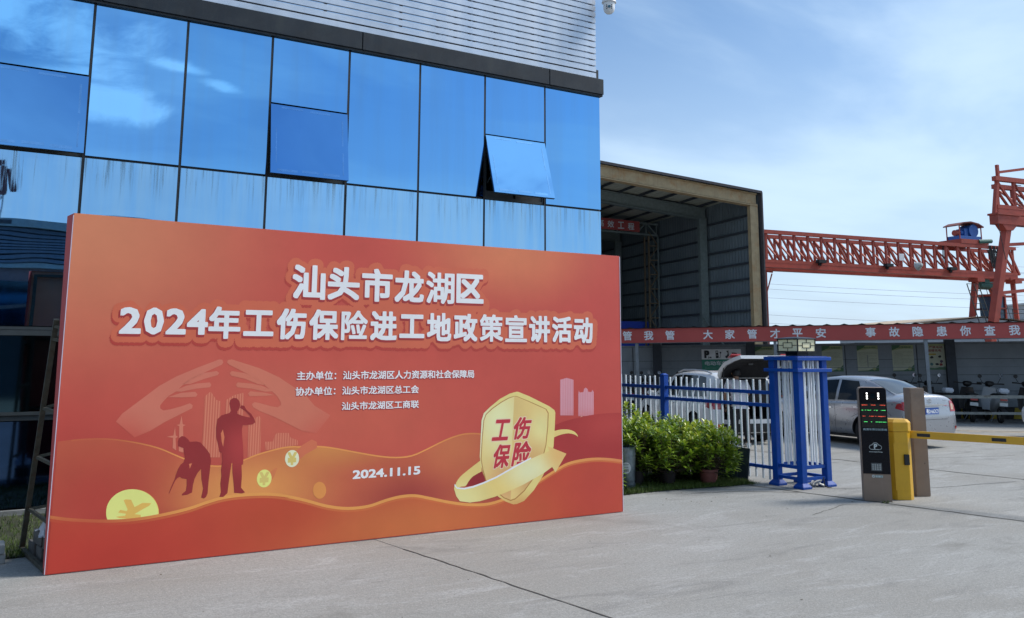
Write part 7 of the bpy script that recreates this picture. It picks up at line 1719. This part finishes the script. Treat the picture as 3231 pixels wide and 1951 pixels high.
C2 = S((3140 - 1615.5) / 2800 * 45, 45)
cr2 = tag(empty('gantry_crane', C2, YA - R(67)), 'near red gantry crane cut by the right edge, standing taller than the far one', 'crane')
gantry(cr2, .55, 26, 10.86, 9.02, 1.25, 1.6, .15, 1.95)
MB().box(.3, 26, -.25, .25, 8.45, 8.92).box(.25, 1.9, -.32, .32, 8.92, 9.02).build('head_beam', CRED, cr2)
strut('peak_stay', CRED, (.85, 0, 11.2), (6.0, 0, 12.1), .13, .13, cr2); strut('peak_post', CRED, (.85, 0, 10.9), (.85, 0, 11.6), .14, .14, cr2)
for y in (0, 1.6): strut('end_rake', CRED, (.80 + y * 1.2, y, 10.9), (.42 + y * 1.2, y, 9.0), .17, .17, cr2)
MB().add([(.62, -.22, 8.46), (1.75, -.22, 8.46), (1.38, -.22, 8.15), (.90, -.22, 8.15), (.62, .22, 8.46), (1.75, .22, 8.46), (1.38, .22, 8.15), (.90, .22, 8.15)], [(0, 1, 2, 3), (4, 7, 6, 5), (0, 3, 7, 4), (1, 5, 6, 2), (3, 2, 6, 7)]).build('leg_head', CRED, cr2)
strut('leg', CRED, (1.14, 0, 8.2), (-1.36, 0, 0), .36, .34, cr2); strut('leg', CRED, (6.2, 0, 8.4), (8.7, 0, 0), .55, .5, cr2)
strut('leg_tie', CRED, (.9, 0, 7.4), (6.4, 0, 7.9), .16, .16, cr2); strut('leg_tie', CRED, (.2, 0, 4.9), (7.2, 0, 5.6), .16, .16, cr2)
MB().box(-2.2, 9.4, -.35, .35, .2, .9).build('sill_beam', CRED, cr2)
for i in range(5): strut('ladder_rung', ROPE, (2.0, -.1, 9.4 + .3 * i), (2.4, -.1, 9.4 + .3 * i), .03, .03, cr2)
strut('hanging_rope', ROPE, (.2, -.3, 8.45), (.55, -.3, 6.6), .025, .025, cr2); strut('hanging_rope', ROPE, (2.7, -.3, 8.45), (2.8, -.3, 6.6), .04, .04, cr2)

# ================================================================ FAR BUILDINGS, POWER LINES, PYLON
TAN = mat('tan_roof_sheet', (.44, .36, .26), .8, var=.12); PALEW = mat('pale_factory_wall', (.42, .45, .48), .8, var=.1)
fb = tag(empty('factory_building', S(0, 62)), 'low pale factory with a long tan sheet roof beyond the cranes', 'building')
fb.rotation_euler = (0, 0, YA - R(90))
MB().add([(22.5, 0, 3.45), (32.8, 0, 4.45), (41, 0, 3.6), (41, 14, 3.8), (32.8, 14, 4.65), (22.5, 14, 3.7)], [(0, 1, 4, 5), (1, 2, 3, 4)]).build('roof', TAN, fb)
MB().add([(22.8, .2, 0), (40.6, .2, 0), (40.6, .2, 3.5), (32.8, .2, 4.35), (22.8, .2, 3.35)], [(0, 1, 2, 3, 4)]).build('wall', PALEW, fb)
for i in range(7): piece('window', mat('far_window', (.08, .10, .12), .3), 23.8 + i * 2.3, 25.2 + i * 2.3, .14, .19, 1.6, 2.6, fb)
gb = tag(empty('grey_block', S(0, 72)), 'small light grey block with two windows at the far right behind the crane', 'building'); gb.rotation_euler = (0, 0, YA - R(90))
MB().box(42.6, 55, 0, 8, 0, 5.9).build('wall', mat('light_grey_render', (.36, .40, .44), .8, var=.1), gb); MB().box(42.4, 55.2, -.3, 8.3, 5.9, 6.05).build('roof_slab', PALEW, gb)
for i in range(5): piece('window', mat('far_window', (.08, .10, .12), .3), 43.6 + i * 2.2, 44.6 + i * 2.2, -.05, .0, 3.8, 5.0, gb)
ms_ = tag(empty('mast', S((2412 - 1615.5) / 2800 * 57, 57), YA - R(90)), 'thin red mast with a bracket beside the rusty hangar column', 'mast')
MB().bar((0, 0, 0), (0, 0, 7.1), .34).build('mast_post', CRED, ms_); strut('bracket_arm', CRED, (-.3, -.1, 7.1), (.55, -.1, 7.0), .10, .10, ms_); strut('bracket_arm', CRED, (.1, -.1, 5.6), (.5, -.1, 6.9), .07, .07, ms_)
WIRE = mat('power_line', (.40, .44, .50), .6)
def wire(z0, z1, k):
    a = S(-55, 175, z0 + 4.2); b = S(150, 150, z1); m_ = MB(); pts = []
    for i in range(41):
        t = i / 40; p = a.lerp(b, t); p.z -= 10 * 4 * t * (1 - t) * .35; pts.append(p)
    m_.path(pts, .032, 4)
    return tag(m_.build('power_line', WIRE), WL[k], 'power line', 'parallel overhead power lines')
WL = ['topmost overhead power line just under the far crane girder', 'second power line below the far crane girder', 'third power line below the far crane girder', 'upper line of the middle pair of power lines', 'lower line of the middle pair of power lines', 'power line under the middle pair', 'power line next above the lowest one', 'lowest power line just over the shed fascia']
for k, (z0, z1) in enumerate(((26.2, 15.9), (25.2, 14.9), (24.3, 15.0), (20.6, 11.0), (19.6, 10.1), (17.8, 8.7), (14.6, 5.7), (12.6, 4.7))): wire(z0, z1, k)

# ================================================================ BUILDING ACROSS THE YARD (seen as a reflection)
CL = mat('blue_grey_cladding', (0.10, 0.14, 0.19), .6, .2, var=.15); CL2 = mat('brown_grey_wall', (0.16, 0.13, 0.15), .8, var=.15)
opp = tag(empty('workshop_building', (-8, -17.0, 0)), 'workshop across the yard with louvred eaves, mirrored in the lower glass panes', 'building')
MB().box(-22, 15.5, -9, 0, 0, 5.3).build('wall', CL2, opp)
MB().box(-22.4, 15.9, -9.4, .5, 6.75, 7.15).box(-22.2, 15.7, -9.2, .3, 5.3, 5.5).build('eaves', mat('pale_blue_eaves', (.22, .30, .33), .6), opp)
for i in range(9): piece('louvre', CL, -22.2, 15.7, .18, .34, 5.52 + .135 * i, 5.62 + .135 * i, opp, rot=(R(12), 0, 0))
MB().box(-22.1, 15.6, -9, .1, 5.5, 6.75).build('louvre_backing', DARKS, opp)
for i in range(10):
    x = -21 + 3.6 * i
    piece('pilaster', DARKS, x - .2, x + .2, 0, .25, 0, 5.3, opp)
    f_ = piece('window', GLASS_DK, x + .6, x + 2.0, .02, .10, 2.9, 4.7, opp)
    piece('window_bar', DARKS, x + .5, x + 3.1, .10, .18, 3.75, 3.85, opp); piece('door_panel', CL2 if i % 2 else CL, x + .5, x + 3.1, .02, .12, 0, 2.4, opp)
MB().box(8.3, 8.9, .5, .54, 6.85, 7.05).build('roof_floodlight', DARKS, opp)
rs = tag(empty('roof_sign', (-3.3, -17.4, 7.15)), 'dark red sign letters on a white lattice frame on the workshop roof', 'sign')
SL_ = mat('roof_letter_red', (.10, .03, .04), .6); LAT = mat('white_lattice_steel', (.40, .45, .52), .6)
for i in range(9):
    strut('lattice_post', LAT, (i * 1.1 - 5, -.1, 0), (i * 1.1 - 5, -.1, 2.6), .06, .06, rs)
    if i < 8: strut('lattice_diagonal', LAT, (i * 1.1 - 5, -.1, 0), (i * 1.1 - 3.9, -.1, 1.0), .05, .05, rs)
for z in (.1, .5, 1.0, 2.2): strut('lattice_bar', LAT, (-5, -.1, z), (3.8, -.1, z), .05, .05, rs)
for i, c_ in enumerate('\u5fc3\u4e2d\u5de5\u65bd'):
    o = text('roof_letter', c_, 0, 1.5, 0, 1.5, 0, SL_, rs, off=.05); o.location = (2.9 - i * 2.2 + .2, 0.05, 1.05)
    o.scale = (1, 1, 1); o.rotation_euler = (0, 0, PI)
    o.location.x += 1.2

# ================================================================ BALLAST, CLOTH, KERB BLOCK BY THE BANNER'S LEFT END
BRK = mat('hollow_block', (0.115, 0.105, 0.095), .9, var=.25, scale=14, bump=.5, dirt=(.17, .165, .155), dirt_amt=.6, dscale=8)
for i, (x, y, z, lab) in enumerate(((.70, 8.74, 0, 'grey hollow block nearest the banner, bottom of the ballast pile'), (.66, 9.02, 0, 'grey hollow block at the middle of the ballast row'), (.62, 9.30, 0, 'grey hollow block at the back of the ballast row'), (.71, 8.80, .125, 'hollow block stacked on the front of the ballast row'), (.66, 9.12, .125, 'hollow block stacked at the back under the white cloth'))):
    o = tag(empty('hollow_block', (x, y, z), R(4 + 2 * i)), lab, 'block', 'ballast blocks behind the banner')
    MB().box(-.01, .02, 0, .25, 0, .12).box(.14, .17, 0, .25, 0, .12).box(.02, .14, 0, .025, 0, .12).box(.02, .14, .225, .25, 0, .12).box(.02, .14, .11, .14, 0, .12).build('block_shell', BRK, o, bevel=.003)
CLO = mat('crumpled_white_cloth', (.52, .52, .54), .9, var=.2, bump=.3, bscale=14)
v_ = []; f_ = []; NN = 18
for i in range(NN + 1):
    for j in range(NN + 1):
        u, w_ = i / NN, j / NN
        p = Vector((u * 4, w_ * 4, .3)); n_ = noise.noise(p) * .10 + noise.noise(p * 2.3) * .05
        edge_ = (abs(u - .5) + abs(w_ - .5))
        v_.append((.60 + .20 * u + n_ * .4, 8.80 + .42 * w_ + n_ * .3, max(.26, .42 - .25 * edge_ + n_)))
for i in range(NN):
    for j in range(NN): f_.append((i * (NN + 1) + j, (i + 1) * (NN + 1) + j, (i + 1) * (NN + 1) + j + 1, i * (NN + 1) + j + 1))
tag(MB().add(v_, f_).build('crumpled_cloth', CLO, None, smooth=True), 'crumpled white cloth lying on the ballast blocks behind the banner', 'cloth')
for i, (z, lab) in enumerate(((0, 'lower grey concrete kerb block at the left picture edge'), (.082, 'upper grey concrete kerb block at the left picture edge'))):
    tag(MB().box(-.42, .385 - .01 * i, 9.17, 9.42, z, z + .075).build('kerb_block', mat('pale_kerb_concrete', (.26, .27, .27), .9, var=.15, scale=10, bump=.4), None, bevel=.006), lab, 'kerb block', 'kerb blocks on the lawn edge')
# leaf litter and grit on the yard
LIT = mat('dry_leaf', (.07, .05, .03), .8, var=.4)
mb = MB(); rr = random.Random(21)
for k in range(170):
    x, y = rr.uniform(1, 15), rr.uniform(3.0, 9.3)
    if rr.random() < .4: x, y = rr.uniform(7, 10.5), rr.uniform(8.2, 9.4)
    s_ = rr.uniform(.004, .015); a = rr.uniform(0, 6.28)
    p = Vector((x, y, .004)); e1 = Vector((math.cos(a), math.sin(a), 0)) * s_; e2 = Vector((-math.sin(a), math.cos(a), rr.uniform(0, .5))) * s_ * .6
    mb.add([p - e1, p + e2, p + e1, p - e2], [(0, 1, 2, 3)])
tag(mb.build('leaf_litter', LIT), 'scattered grit and dry leaf crumbs on the concrete yard', 'litter', kind='stuff')
